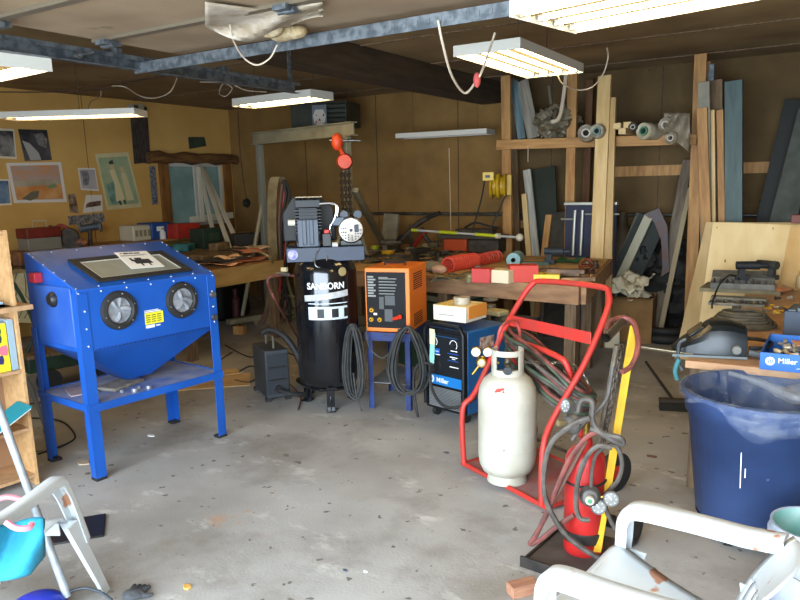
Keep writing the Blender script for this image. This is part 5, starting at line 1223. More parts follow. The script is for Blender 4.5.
poster('small dark brown and white photo strip below the grey drawing', [(68, 194), (75, 194), (79, 213), (70, 213)], c_('5a3c28', 'a89478', 14))
poster('torn white paper with a dark brown smudged picture', [(86, 195), (102, 195), (103, 211), (83, 213)], M('print_border', 'd8d0c4'), None,
    [([(.1, .5), (.3, .4), (.9, .35), (.9, .65), (.3, .7), (.08, .72)], M('print_smudge', '4a3428', .7, col2='7c5c48', ns=18))])
poster('dark speckled rubbing strip lying horizontally below the small pictures', [(68, 216), (104, 213), (105, 222), (69, 225)], c_('4c4a48', '94908c', 26))
P9 = poster('cream poster with two standing women in pale dresses on green, torn top', [(95, 154), (128, 152), (142, 207), (107, 210)], M('print_greenish', 'a8b088', .75, col2='8ca07c', ns=5), M('aged_paper', 'd2c494', .8, col2='c4b484', ns=4),
    [([(.12, .55), (.35, .5), (.42, .9), (.15, .9)], M('print_bluegreen', '7ca090', .7, col2='587868', ns=12)),
     ([(.30, .30), (.46, .28), (.52, .60), (.56, .86), (.30, .86), (.36, .55)], M('print_dress', 'd4c898', .7)), ([(.34, .18), (.46, .16), (.47, .28), (.36, .29)], M('print_face', 'c8b080', .7)), ([(.33, .15), (.46, .12), (.48, .19), (.35, .2)], M('print_hair', '3c4038', .7)),
     ([(.62, .36), (.76, .36), (.82, .86), (.60, .86)], M('print_dress2', 'ccc090', .7)), ([(.62, .26), (.73, .25), (.73, .36), (.63, .36)], M('print_face', 'c8b080')), ([(.36, .86), (.42, .84), (.44, .93), (.38, .93)], M('print_hair', '3c4038')), ([(.5, .84), (.56, .84), (.57, .92), (.51, .92)], M('print_hair', '3c4038'))])
def strip(label, px, mat, name='bark_strip', cat='bark strip', t=.02): 
    q = [WX(x, y, XL + .01) for x, y in px]; mb = MB()
    return tag(mb.plate([p + V((t, 0, 0)) for p in q], t, (1, 0, 0)).build(name, mat, bev=.004), label, cat)
strip('shaggy dark grey brown strip hanging high on the wall right of the posters', [(129, 104), (146, 107), (148, 135), (150, 164), (143, 163), (134, 164), (132, 140)], M('shaggy', '54463a', .9, col2='2c2622', ns=28, st=(2, 2, .5), bump=1, bs=60))
for x in (131, 141): tag(MB().box(WX(x, 108, XL + .03), (.02, .08, .10)).build('clip', M('clip_tan', 'a89c84', .6)), 'tan clip holding the shaggy strip, %s of the two' % ('left' if x < 135 else 'right'), 'clip')
strip('narrow dark speckled strip on the wall left of the window', [(149, 166), (155, 166), (158, 204), (152, 205)], c_('3c4048', '848890', 30, ), t=.006)
strip('small dark green sign above the log over the window', [(188, 137), (204, 137), (206, 146), (189, 149)], M('sign_green', '3c4c38', .6, col2='2c382c', ns=14), 'green_sign', 'sign', .012)
o = cord('wall_cable', 'thin cable running down the left wall to the round outlet', 'cable', [WX(234, 110, XL + .01), WX(236, 150, XL + .01), WX(242, 180, XL + .01), WX(245, 198, XL + .01)] if False else [WY(238, 112, YB - .01), WY(240, 150, YB - .01), WY(244, 185, YB - .01), WY(247, 200, YB - .01)], .005, rust)
q = WY(247, 203, YB - .005); o = thing('wall_outlet', 'round black outlet at the end of the wall cable near the corner', 'outlet', q)
MB().lathe([(0, .03), (.06, .03), (.07, 0), (0, 0)], rot(rx=PI / 2), 20).build('box', blackp, o); MB().bb(-.03, .03, -.04, -.03, -.01, .01).build('socket', M('socket_grey', '4c4c48', .6), o)
# pipe along the back wall
pp_ = MB().tube([(-6.7, YB - .05, 1.28), (-.3, YB - .05, 1.255)], .021, 12).build('wall_pipe', M('pipe_grey', '6c6c68', .4, .6, col2='4c4a44', ns=6)); tag(pp_, 'long grey pipe running along the back wall at bench height', 'pipe')
# ================================================================ leaning white strips at the window
for i, ((xa, ya_), (xb, yb2), w_) in enumerate((((199, 166), (216, 246), .05), ((203, 168), (241, 250), .05), ((201, 166), (231, 251), .05), ((198, 167), (203, 222), .06), ((204, 170), (229, 248), .04))):
    pb_ = W(xb, yb2, .90) if i != 3 else WX(xb, yb2, XL + .30); pt_ = WX(xa, ya_, XL + .05 + .03 * i)
    if pb_.x < XL + .1: pb_.x = XL + .12
    board('white_trim_board', ['leftmost long white trim board leaning in the window', 'rightmost long white trim board leaning in the window', 'middle long white trim board leaning in the window', 'short white trim board leaning at the left side of the window', 'thin white trim board leaning second from the right in the window'][i], 'trim board', pb_, pt_, w_ * 1.3, .014, M('trim_white', 'd8d0b8', .6), side=(0, 1, 0))
o = board('white_sill_board', 'narrow white board lying across the window sill', 'board', WX(190, 220, XL + .22), WX(233, 215, XL + .22), .09, .015, M('trim_white', 'c4bc9c'), side=(0, 0, 1))
board('grey_plank', 'pale grey plank leaning at the corner behind the orange pile', 'plank', WX(261, 247, XL + .9) if False else W(259, 246, .88), WY(272, 215, YB - .25), .10, .03, M('plank_grey', '9c9884', .7, col2='847e6c', ns=6), side=(1, 0, 0))
SZ = 1.02
# ================================================================ left benches
lb_ = thing('workbench', 'long workbench along the yellow left wall under the pictures', 'workbench', (-7.75, 5.2, 0))
MB().bb(-.39, .39, -2.7, 2.9, .84, .88).build('worktop', M('bench_dusty', 'a08858', .8, col2='80683f', ns=4), lb_)
for y in (-2.6, -1.2, .2, 1.6, 2.8): MB().bb(.27, .35, y - .04, y + .04, 0, .839).build('leg', lum_o, lb_)
shf = tag(MB().bb(XL + .01, XL + .5, 3.4, 8.1, SZ - .03, SZ).build('wall_shelf', lum, bev=.002), 'low plank shelf against the left wall above the workbench', 'shelf')
for y in (4.0, 5.6, 7.6): MB().bb(-.2, .2, y - 5.75 - .015, y - 5.75 + .015, -(SZ - .03 - .883), .0).build('riser', lum, shf)
ob2 = thing('workbench', 'plank-sided work table with orange cloths on top, left of the compressor', 'workbench', (-6.5, 5.45, 0))
hh2 = .86
MB().bb(-.84, 1.18, -.75, .62, hh2 - .03, hh2).build('worktop', topm, ob2)
MB().bb(1.18, 1.215, -.75, .62, hh2 - .17, hh2 + .01).build('side_plank', M('plank_side', 'b08c50', .7, col2='94703c', ns=5, st=(3, .5, 3)), ob2, .003)
MB().bb(-.84, 1.215, -.785, -.751, hh2 - .17, hh2 + .01).build('front_plank', M('plank_side', 'b08c50'), ob2, .003)
for x in (-.77, 1.1):
    for y in (-.68, .55): MB().bb(x - .04, x + .04, y - .04, y + .04, 0, hh2 - .031).build('leg', lum_o, ob2)
# cloths and papers
g = random.Random(21)
cl_specs = [('e08858', 'orange cloth spread widest over the work table', (232, 261), .36, .9), ('e8a070', 'peach cloth at the near edge of the work table', (222, 267), .28, .5), ('d87038', 'bright orange cloth next to the blue cabinet', (206, 263), .2, .6), ('b06870', 'mauve cloth folded among the orange cloths', (216, 258), .22, .9), ('2c2822', 'black cloth crumpled among the orange cloths', (243, 268), .30, .8), ('f0c090', 'pale peach paper sheet on the orange cloths', (232, 265), .14, .9), ('d8b890', 'tan cloth at the back of the orange pile', (252, 255), .26, .5), ('3a3428', 'dark rag below the leaning white boards', (238, 259), .26, .5), ('c87850', 'rust orange rag by the plank edge', (260, 262), .18, .7)]
for i, (h_, lb2, (px, py), s_, asp) in enumerate(cl_specs):
    q = W(px, py, hh2); ph = g.uniform(0, 6)
    def pf(u, v): 
        e = 1 + .25 * math.sin(9 * u + ph) * math.sin(7 * v + ph)
        return ((u - .5) * s_ * 2.0 * e, (v - .5) * s_ * 2 * asp * e, .012 + .012 * math.sin(6 * u + ph) + .010 * math.sin(8 * v + ph * 2))
    o = MB().grid(pf, 12, 10).build('cloth', M('cloth_' + h_, h_, .9), recenter=False, solid=.004, sharp=30)
    o.location = (min(q.x, -5.42 - s_ * .7) if q.x > -5.8 else q.x, q.y, hh2 + .012 + .012 * i); o.rotation_euler = (0, 0, g.uniform(-.5, .5)); tag(o, lb2, 'cloth', 'cloths piled on the work table')
q = W(250, 256, hh2 + .1); cord('tan_strap', 'tan strap arching over the back of the orange pile', 'strap', [W(225, 256, .90), W(240, 251, .96), W(256, 251, .98), W(268, 256, .95), W(273, 263, .85)], .014, M('strap_tan', '9c8c60', .8))
# boxes behind the cabinet
def boxthing(name, label, cat, c, d, rz, m, parts=(), bev=.006, group=None):
    t = thing(name, label, cat, c, rz, group); a_, b_, h_ = d[0] / 2, d[1] / 2, d[2]
    MB().bb(-a_, a_, -b_, b_, 0, h_).build('body', m, t, bev)
    for (n_, x0, x1, y0, y1, z0, z1, mm) in parts: MB().bb(x0, x1, y0, y1, z0, z1).build(n_, mm, t, .002)
    return t
def wl(x, y, X=-7.9): return WX(x, y, X)
q = wl(38, 247); zs = 1.0
tb = thing('toolbox', 'red and grey metal toolbox with a raised handle below the shore print', 'toolbox', (-7.85, q.y, SZ + .001), PI / 2); tb.scale = (.84, 1, 1.25)
MB().bb(-.24, .24, -.1, .1, 0, .11).build('tray', M('toolbox_grey', '8c8a80', .5, .3), tb, .004)
MB().bb(-.25, .25, -.11, .11, .11, .2).build('lid', M('toolbox_red', '7c2820', .5, col2='5c201a', ns=6), tb, .012)
MB().tube([(-.08, 0, .20), (-.08, 0, .26), (.12, 0, .26), (.12, 0, .2)], .008, 6).build('handle', M('handle_cream', 'b8a888', .5), tb)
q = wl(64, 240); dk = M('dark_junk', '2c2824', .7, col2='4c4438', ns=16)
t = thing('circular_saw', 'dark power saw with red details beside the red toolbox', 'power tool', (-7.78, wl(64, 245).y, SZ + .001), .9)
mb = MB(); mb.lathe([(0, .03), (.1, .03), (.11, -.02), (0, -.03)], Matrix.Translation((0, 0, .12)) @ rot(rx=PI / 2), 24); mb.build('blade_guard', dk, t); MB().bb(-.12, .12, -.08, .0, .0, .03).build('base', dk, t); MB().tube([(-.1, 0, .12), (-.16, 0, .2), (-.08, 0, .26), (.0, 0, .22)], .02, 8, sm=4).build('handle', M('handle_red', '8c2c24', .5), t)
t = thing('figurine', 'small pale figurine standing behind the red toolbox', 'figurine', (-8.0, wl(58, 235).y, SZ + .001), .5)
mb = MB(); mb.ball((0, 0, .06), (.06, .05, .06)); mb.ball((0, 0, .15), (.045, .04, .05)); mb.ball((.02, 0, .22), (.035, .03, .035)); mb.build('body', M('figure_olive', '7c7458', .7, col2='50483c', ns=16), t); MB().ball((-.03, .03, .24), (.03, .02, .02)).build('hat', dk, t)
t = thing('bench_grinder', 'blue-grey tool on a stand with orange rags, behind the blue cabinet', 'power tool', (-7.75, wl(84, 245).y, SZ + .001), .8); t.scale = (.7, .7, .78)
mb = MB(); mb.cyl((-.16, 0, .26), (.16, 0, .30), .055, seg=18); mb.build('motor', M('slate_tool', '38424c', .5), t); MB().cyl((-.02, 0, .0), (0, 0, .25), .035).build('stand', dk, t)
for x in (-.17, .15): MB().cyl((x, 0, .28), (x + .04, 0, .285), .075, seg=20).build('grinding_wheel', M('wheel_grey', '5c6064', .7), t)
tag(MB().ball((0, 0, 0), (.09, .07, .05)).build('rag', M('rag_orange', 'b87850', .9, col2='5c4438', ns=14, bump=.6, bs=30)), 'orange brown rag stuffed below the slate tool', 'rag').location = (-7.72, wl(84, 245).y - .16, SZ + .002)
y_ = wl(145, 236).y
t = thing('pet_carrier', 'white and blue plastic carrier box below the women poster', 'carrier', (-7.86, y_, SZ + .001), PI / 2 )
MB().bb(-.32, -.04, -.14, .14, 0, .2).build('white_half', M('carrier_white', 'c8c0a8', .5), t, .02); MB().bb(-.04, .28, -.15, .15, 0, .22).build('blue_half', M('carrier_blue', '1e4a8c', .5), t, .02)
mb = MB(); mb.bb(.04, .16, -.156, -.15, .11, .17); mb.build('white_emblem', wht, t, .01)
for i in range(4): MB().bb(-.29 + i * .065, -.25 + i * .065, -.145, -.139, .06, .14).build('vent', M('vent_tan', '8c8468', .6), t)
t = thing('bottle', 'white squat bottle right of the blue carrier', 'bottle', (-7.7, wl(163, 238, -7.7).y, SZ + .001)); MB().lathe([(0, 0), (.04, 0), (.04, .09), (.02, .12), (0, .12)], seg=16).build('body', paper, t); MB().cyl((0, 0, .121), (0, 0, .15), .018).build('cap', M('cap_cream', 'b8ac8c', .6), t)
yb = WX(183, 242, -7.6)
boxthing('metal_box', 'bright red metal box under the window', 'box', (-7.65, WX(183, 240, -7.65).y, 1.00), (.26, .40, .19), 0, M('box_red', 'c03424', .5, col2='9c2c20', ns=8))
C.objects['metal_box'].location.z = SZ + .001 if 'metal_box' in C.objects else 0
boxthing('metal_box', 'dark green metal box right of the bright red box', 'box', (-7.38, WX(203, 242, -7.45).y, .88), (.26, .34, .26), 0, M('box_green', '2e4430', .6, col2='26362a', ns=8), (('label', .151, .153, -.1, .1, .1, .2, M('box_green2', '3c503c', .6)),))
for nm, lb2, px, py, z, d, h_, rz in (('cardboard_scrap', 'brown cardboard piece standing left of the blue cabinet', 22, 266, .881, (.12, .16, .16), '8c5c38', .3), ('black_tool', 'black tool lying on the bench left of the cabinet', 30, 268, .881, (.1, .3, .05), '22201e', .8), ('teal_rag', 'teal rag in front of the red box', 184, 251, .881, (.22, .28, .1), '3c8484', .5), ('wooden_box', 'brown wooden tray of parts in front of the window', 200, 262, .881, (.5, .5, .1), '6c5434', .1), ('number_block', 'brown box with pale squiggle near the white boards', 220, 256, .881, (.12, .28, .16), '7c6440', .2), ('white_paper', 'white paper scraps in front of the red box', 192, 256, .881, (.3, .25, .02), 'b8b098', .4), ('dark_case', 'dark sloping case behind the orange cloths', 252, 250, .881, (.2, .5, .22), '26241f', -.5)):
    q = W(px, py, z); q.x = max(q.x, -7.9)
    o = boxthing(nm, lb2, nm.split('_')[-1], q, d, rz, M('jk_' + h_, h_, .75, col2='%02x%02x%02x' % tuple(int(int(h_[i:i + 2], 16) * .7) for i in (0, 2, 4)), ns=12, bump=.3), bev=.02)
q = WX(220, 250, -6.8)
# below bench: tan cracked panel, green hand cart
o = MB(); q1, q2 = W(8, 272, .84), W(40, 272, .84)
pnl = thing('painted_panel', 'tan panel with wandering dark lines below the left workbench', 'panel', ((q1.x + q2.x) / 2 + .12, (q1.y + q2.y) / 2, .0), yaw(q1, q2))
hw_ = (q2 - q1).length / 2 + .12
MB().bb(-hw_, hw_, .0, .03, .3, .835).build('board', M('panel_tan', 'ccbc92', .8, col2='b0a074', ns=5), pnl)
g = random.Random(31)
for k_ in range(7):
    x = -hw_ + .06 + k_ * hw_ * 2 / 7; z = .83; pts = [(x, -.004, z)]
    for _ in range(6): x += g.uniform(-.07, .07); z -= .08; x = max(-hw_ + .02, min(hw_ - .02, x)); pts.append((x, -.004, z))
    MB().tube(pts, .004, 5).build('dark_line', dk, pnl)
hc = W(34, 392); t = thing('garden_cart', 'dark green steel hand cart between the bookcase and the blue cabinet', 'cart', (hc.x, hc.y, 0), face(hc) + .3)
gm = M('cart_green', '203c28', .6, col2='162a1e', ns=7)
MB().tube([(-.12, .35, .9), (-.22, .33, .93), (-.02, .3, .95), (.06, .2, .8), (.1, .05, .5), (.12, -.05, .2)], .016, 8, sm=4).build('handle', gm, t)
MB().tube([(.1, .05, .5), (.0, .1, .3), (-.1, .1, .15)], .014, 8).build('strut', gm, t)
MB().bb(-.05, .75, -.1, .3, .18, .30).build('deck', gm, t, .01); MB().bb(-.05, .75, -.11, .31, .301, .33).build('deck_board', lum_o, t)
for x in (.1, .6): 
    mb = MB(); mb.cyl((x, -.13, .1), (x, -.08, .1), .1, seg=22); mb.build('wheel', blackr, t)
t = boxthing('engine_block', 'dark greasy machine part on the green cart', 'machine', t.matrix_basis @ V((0, 0, 0)) + V((.35, .35, .332)) if False else (hc.x + .42, hc.y + .35, .332), (.4, .3, .3), .7, dk, bev=.03)
# cane
c0 = W(47, 432); o = thing('crutch', 'grey metal leg leaning with its foot on the floor beside the bookcase', 'pole', c0)
top = PD(26, 376, c0, .05); MB().tube([V((0, 0, .02)), top - c0], .016, 10).build('tube', M('leg_grey', '8c8c88', .5, .3), o); MB().cyl((0, 0, 0), (0, 0, .03), .02).build('rubber_tip', blackr, o); MB().ball(top - c0, .02).build('top_joint', M('joint_tan', 'a89c78', .6), o)
# cardboards on the floor
for (x, y, sx, sy, rz, lb2) in ((214, 382, .62, .42, .75, 'flat tan cardboard lying between cabinet and grey case'), (222, 374, .3, .2, 1.0, 'small cardboard flap over the larger flat cardboard'), (190, 374, .3, .2, .2, 'pale board scrap below the blue cabinet shelf')):
    q = W(x, y); o = MB().bb(-sx / 2, sx / 2, -sy / 2, sy / 2, 0, .006).build('flat_cardboard', M('card_tan', 'd0b080', .8, col2='bc9a68', ns=5), recenter=False); o.location = (q.x, q.y, .001 + (.008 if x == 222 else 0)); o.rotation_euler = (0, 0, rz); tag(o, lb2, 'cardboard')
for i, pts in enumerate(([(28, 404), (60, 400), (90, 396), (130, 398)], [(32, 418), (52, 419), (66, 424), (75, 436), (66, 444), (38, 454)], [(232, 352), (215, 366), (232, 374), (250, 366), (262, 372), (250, 382), (235, 380)], [(225, 345), (250, 357), (262, 350), (285, 352), (300, 360), (302, 372)], [(285, 380), (300, 395), (298, 410)])):
    lb2 = ['thin black cord on the floor behind the blue cabinet', 'thin black cord curving on the floor left of the blue cabinet', 'dark cord tangle on the floor left of the grey case', 'dark cord running on the floor behind the grey case', 'red-brown hose end on the floor between case and compressor'][i]
    cord('electric_cord' if i < 4 else 'hose_end', lb2, 'cord' if i < 4 else 'hose', [W(x, y, .008) for x, y in pts], .006, redr if i > 3 else blackr)
# ================================================================ bookcase at the left edge
k0 = W(40, 484); bA2 = face(k0) + .42
bkc = thing('bookcase', 'light wood bookcase at the left edge with its shelves partly empty', 'bookcase', (k0.x, k0.y, 0), bA2)
w_, d_, h_ = .8, .27, 1.46
MB().bb(-.018, 0, 0, d_, 0, h_).build('side_panel', mdf, bkc, .001); MB().bb(-w_, -w_ + .018, 0, d_, 0, h_).build('side_panel', mdf, bkc, .001)
MB().bb(-w_ + .018, -.018, d_ - .006, d_, 0, h_).build('back_panel', M('back_brown', '8c6848', .7), bkc)
for z in (.05, .33, .67, 1.03, h_ - .02): MB().bb(-w_ + .018, -.018, 0, d_ - .007, z, z + .018).build('shelf', M('shelf_tan', 'b89068', .7, col2='a07c54', ns=20), bkc, .001)
MB().bb(-w_ - .02, .07, -.04, d_, 1.048, SZ + .002).build('top_board', M('shelf_tan', 'b89068'), bkc)
BKM = Matrix.Translation(bkc.location) @ rot(rz=bA2)
def onbk(x, y, z): return BKM @ V((x, y, z))
def book(label, x, w_, h_, d__, cm, z=.689, extra=None, rz=0):
    t = thing('book', label, 'book', onbk(x, .02, z), bA2 + rz)
    MB().bb(-w_ / 2, w_ / 2, 0, d__, 0, h_).build('cover', cm, t, .002)
    MB().bb(-w_ / 2 + .004, w_ / 2 - .004, .001, d__ - .006, h_ + .0, h_ + .001).build('pages', paper, t)
    if extra: extra(t)
    return t
def pat(t):
    for (x, z, c, s_) in ((-.01, .19, '1c3c3c', .03), (.012, .12, 'd86878', .035), (-.012, .07, '28285c', .03), (.0, .23, '2c5c40', .018)):
        pts = [(x + s_ * math.cos(a) * (1 if i % 2 else .7), -.003, z + s_ * math.sin(a) * (1 if i % 2 else .8)) for i, a in enumerate([q * PI / 3 for q in range(6)])]
        MB().plate([V(p) for p in pts], .002, (0, -1, 0)).build('cover_shape', M('shape_' + c, c, .6), t)
book('bright yellow book with coloured shapes on the bookcase shelf', -.105, .085, .27, .19, M('book_yellow', 'e8cc28', .5), extra=pat)
book('pale blue-grey hardback at the right end of the shelf beside the yellow book', -.04, .035, .285, .2, M('book_grey', '8ca0ac', .6))
book('maroon book left of the yellow book on the shelf', -.168, .03, .28, .2, M('book_maroon', '6c3c44', .6))
book('cream book left of the maroon book on the shelf', -.21, .035, .26, .2, M('book_cream', 'd8ccb8', .6))
book('pale blue thin book lying high on the bookcase', -.14, .16, .012, .2, M('book_paleblue', '8cacc8', .6), z=1.063)
t = thing('folder', 'teal folder slanting out of the lower bookcase shelf', 'folder', onbk(-.13, -.08, .352), bA2); mb = MB(); mb.plate([V((-.14, 0, 0)), V((.10, .0, .12)), V((.10, .16, .12)), V((-.14, .16, 0))], .012); mb.build('cover', M('teal_folder', '1c8490', .6), t); MB().plate([V((-.135, .005, -.012)), V((.10, .005, .106)), V((.10, .155, .106)), V((-.135, .155, -.012))], .008).build('pages', paper, t); t.location.z = .375
# ================================================================ gantry with hoist
PRr, PLl = W(354, 338), W(270, 322)
gm_ = M('gantry_tan', '8c8468', .6, col2='746c54', ns=5)
gt = thing('hoist_gantry', 'tan steel gantry frame behind the compressor carrying an orange hoist', 'gantry', (PRr.x, PRr.y, 0), yaw(PRr, PLl))
GM = Matrix.Translation(gt.location) @ rot(rz=gt.rotation_euler.z); Lg = (PLl - PRr).length
zb = 2.16
mb = MB(); mb.bb(-.12, Lg + .12, -.05, .05, zb, zb + .012); mb.bb(-.12, Lg + .12, -.05, .05, zb + .13, zb + .142); mb.bb(-.12, Lg + .12, -.006, .006, zb + .012, zb + .13)
mb.build('top_beam', gm_, gt)
MB().bb(-.035, .035, -.035, .035, .12, zb).build('post', gm_, gt, .004); MB().bb(Lg - .035, Lg + .035, -.035, .035, .12, zb).build('post', M('gantry_grey', '707064', .6), gt, .004)
for s_ in (-1, 1):
    MB().tube([(0, 0, 1.5), (0, s_ * .55, .14)], .03, 6).build('brace', gm_, gt)
    MB().tube([(Lg, 0, 1.5), (Lg, s_ * .4, .14)], .025, 6).build('brace', gm_, gt)
for x in (0, Lg): MB().bb(x - .05, x + .05, -.6, .6, .06, .12).build('base', gm_, gt)
mb = MB()
for x in (0, Lg):
    for y in (-.5, .5): mb.cyl((x - .02, y, .05), (x + .02, y, .05), .05, seg=16)
mb.build('wheels', blackr, gt)
board('diagonal_brace', 'tan strut slanting right of the compressor motor over the back bench', 'strut', W(384, 246, .9), PD(355, 190, PRr, .05), .07, .05, gm_, side=(1, 0, 0))
board('stone_slab', 'grey rough slab standing upright right of the gantry on the back bench', 'slab', WY(389, 245, 7.9), WY(392, 214, 7.95), .22, .05, M('slab_grey', '7c7460', .9, col2='948c78', ns=8, bump=.5), side=(1, 0, 0))
ohm = M('hoist_orange', 'd8481c', .45)
hq = PD(341, 140, PRr, .1); ho = thing('chain_hoist', 'orange chain hoist hanging from the tan gantry beam', 'chain hoist', hq, face(hq))
mb = MB(); mb.ball((-.04, 0, -.02), (.06, .05, .09)); mb.build('trolley', ohm, ho); MB().cyl((-.12, 0, 0), (.2, 0, -.01), .012).build('trolley_axle', steel, ho)
mb = MB(); mb.lathe([(0, .05), (.07, .045), (.085, .0), (.07, -.045), (0, -.05)], Matrix.Translation((.03, -.02, -.22)) @ rot(rx=PI / 2), 24); mb.build('drum', ohm, ho)
MB().tube([(-.03, 0, -.05), (.0, 0, -.12), (.02, 0, -.16)], .02, 8).build('hook_arm', ohm, ho)
lk = M('hoist_chain', '3c3024', .6, .6)
for i, dx in enumerate((-.01, .03, .07)):
    p0_ = hq + rot(rz=face(hq)) @ V((dx, -.03, -.30)); chain('dark hoist chain hanging below the orange hoist, %s strand' % ['left', 'middle', 'right'][i], [p0_, p0_ + V((.0, 0, -.25)), p0_ + V((.01, 0, -.5 - .05 * i))], lk, .05, .007)
# hoses hanging on the left gantry post
G3 = lambda x, y, z: GM @ V((x, y, z))
fh = M('fire_hose', '8c7c58', .85, col2='746444', ns=10)
mb = MB()
hp_ = PD(274, 178, PLl, .08)
def hpd(x, y, o_=.1): return PD(x, y, PLl, o_)
o = thing('fire_hose', 'wide tan flat hose draped over the left gantry post down to the floor', 'hose', (PLl.x, PLl.y, 0)); lo = o.location
P = catmull([hpd(283, 182, .04), hpd(279, 177), hpd(274, 180), hpd(272, 200), hpd(272, 230), hpd(273, 260), hpd(272, 290), hpd(268, 315), hpd(262, 332), hpd(258, 318)], 6)
vw = V((math.cos(.6), math.sin(.6), 0)) * .055
MB().loft([[p - lo - vw, p - lo + vw, p - lo + vw + V((.01, -.012, 0)), p - lo - vw + V((.01, -.012, 0))] for p in P]).build('hose', fh, o)
hs = [('black hose hanging beside the tan fire hose', blackr, [(284, 180), (289, 192), (288, 230), (285, 270), (281, 310), (274, 334)], .018), ('second black hose hanging in the bundle behind the compressor', blackr, [(283, 180), (286, 196), (281, 230), (284, 280), (290, 320), (276, 338)], .02), ('bright red strap hanging in the hose bundle', redp, [(285, 190), (283, 215), (286, 245), (281, 275), (279, 300)], .015), ('brown hose in the bundle curving at the floor', M('brown_hose', '6a4c40'), [(282, 184), (279, 220), (280, 270), (268, 310), (262, 330), (270, 338), (280, 326), (286, 300)], .018), ('tan hose loop low left of the compressor', M('tan_hose', '8c7c50', .7), [(278, 322), (276, 304), (284, 296), (296, 298), (298, 312), (288, 320)], .012), ('thick brown hose curling at the floor behind the case', M('brown_hose', '6a4c40'), [(282, 290), (272, 315), (270, 338), (256, 336), (262, 318), (276, 300)], .016)]
for lb2, m_, pts, r in hs: cord('hanging_hose', lb2, 'hose', [hpd(x, y, .10 + .02 * (r * 100 % 3)) for x, y in pts], r, m_)
cord('air_hose', 'thin red hose slanting from the tap down to the floor left of the compressor', 'hose', [PD(298, 276, cp, .02), PD(280, 275, cp, .1), PD(270, 277, cp, .15), PD(268, 284, cp, .15), PD(278, 305, cp, .15), W(300, 341, .01)], .009, redr)
t = thing('air_tap', 'silver air fitting sticking out left of the compressor tank', 'fitting', PD(282, 274, cp, .10), 0); MB().tube([V((-.05, 0, 0)), V((.06, .0, 0))], .014, 8).build('fitting', steel, t); MB().bb(.0, .05, -.01, .01, .02, .05).build('lever', M('lever_cream', 'b8a880', .6), t)
# jack stand and wood under the work table
q = W(237, 322); t = thing('bottle_jack', 'dark red jack standing on the floor under the work table', 'jack', q); MB().lathe([(0, 0), (.10, 0), (.09, .04), (.05, .06), (.05, .3), (.03, .32), (.03, .42), (0, .42)], seg=20).build('jack', M('jack_red', '4c1c1c', .6, col2='38161a', ns=7), t)
q = W(240, 334); boxthing('wood_offcut', 'pale wood offcut on the floor before the dark red jack', 'wood', q, (.13, .09, .10), .3, lum)
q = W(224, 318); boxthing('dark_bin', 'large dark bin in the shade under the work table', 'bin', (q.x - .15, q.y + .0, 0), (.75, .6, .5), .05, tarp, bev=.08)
# card and heater near the ceiling
hq = WY(322, 116, 7.3); t = thing('unit_heater', 'dark louvred heater hanging high at the back behind the lit fixture', 'heater', hq, .25)
hd = M('heater_dark', '2e3228', .6, col2='3c4034', ns=5)
MB().bb(-.42, .32, 0, .5, -.13, .17).build('casing', hd, t, .01)
for i in range(5): MB().box((.13, -.02, -.09 + i * .055), (.36, .06, .012), R=rot(rx=.5)).build('louvre', M('louvre_dark', '4a4e44', .5, .3), t)
for x in (-.3, .25): MB().cyl((x, .25, .17), (x, .25, ZC - hq.z - .003), .008, seg=6).build('hanger', rust, t)
tg = MB().bb(-.17, .02, -.06, -.056, -.17, .10).build('dog_card', M('card_grey', '6c747c', .6)); tg.location = hq + V((-.10, -.07, -.12)) if False else tg.location
tg.location = WY(320, 128, 7.2); tg.rotation_euler = (0, 0, .25); tag(tg, 'square grey card with a pale dog face on the heater front', 'card')
for poly, c in (([(-.07, .06), (.0, .0), (.07, .06), (.085, .14), (.05, .21), (-.05, .21), (-.085, .14)], 'c8c0b4'), ([(-.06, .06), (-.03, .05), (-.04, .09)], 'b05048'), ([(.04, .13), (.07, .13), (.06, .17)], '7c3c34'), ([(-.02, .08), (.02, .08), (.0, .11)], '3c3030'), ([(-.05, .14), (-.03, .14), (-.04, .16)], '302828')):
    MB().plate([V((x, -.0045 - (.0006 if c != 'c8c0b4' else 0), z + .005)) for x, z in poly], .001, (0, -1, 0)).build('printed_shape', M('dog_' + c, c, .6), tg)
# ================================================================ back bench and middle bench clutter
bz_ = .88
t = thing('bicycle', 'dark small bicycle with red frame lying against the back wall on the bench', 'bicycle', WY(418, 247, 7.75), .2); 
t.location.z = bz_
def TP(x, y): return WY(x, y, 7.75) - t.location
t.rotation_euler = (0, 0, 0)
MB().tube([TP(397, 246), TP(408, 233), TP(420, 222), TP(428, 218)], .035, 7).build('frame_tube', dk, t); MB().tube([TP(414, 228), TP(428, 218), TP(440, 213)], .024, 7).build('handlebar', blackr, t)
MB().tube([TP(414, 246), TP(420, 238), TP(426, 232)], .03, 7).build('red_tube', M('bike_red', '8c2018', .5), t); MB().tube([TP(421, 228), TP(426, 238), TP(432, 246)], .03, 7).build('fork', dk, t); MB().tube([TP(436, 240), TP(437, 247)], .03, 7).build('pedal', dk, t)
mb = MB(); c = TP(405, 243); mb.ring(c, .1, .02, rot(rx=PI / 2)); mb.build('wheel', blackr, t); MB().tube([TP(410, 224), TP(410, 236)], .012, 6).build('seat_post', dk, t)
t = thing('table_saw', 'orange and black portable table saw at the back below the yellow reel', 'table saw', W(473, 253, bz_), .05)
t.location = (WY(473, 250, 7.45).x, 7.45, bz_)
MB().bb(-.36, .40, -.2, .2, .16, .20).build('saw_table', M('saw_grey', '4c4a44', .5, .3), t, .004); MB().bb(-.28, .0, -.19, .15, .02, .155).build('body', M('saw_orange', 'b8481c', .5), t, .01); MB().bb(.0, .36, -.16, .15, .0, .155).build('motor_side', dk, t, .02)
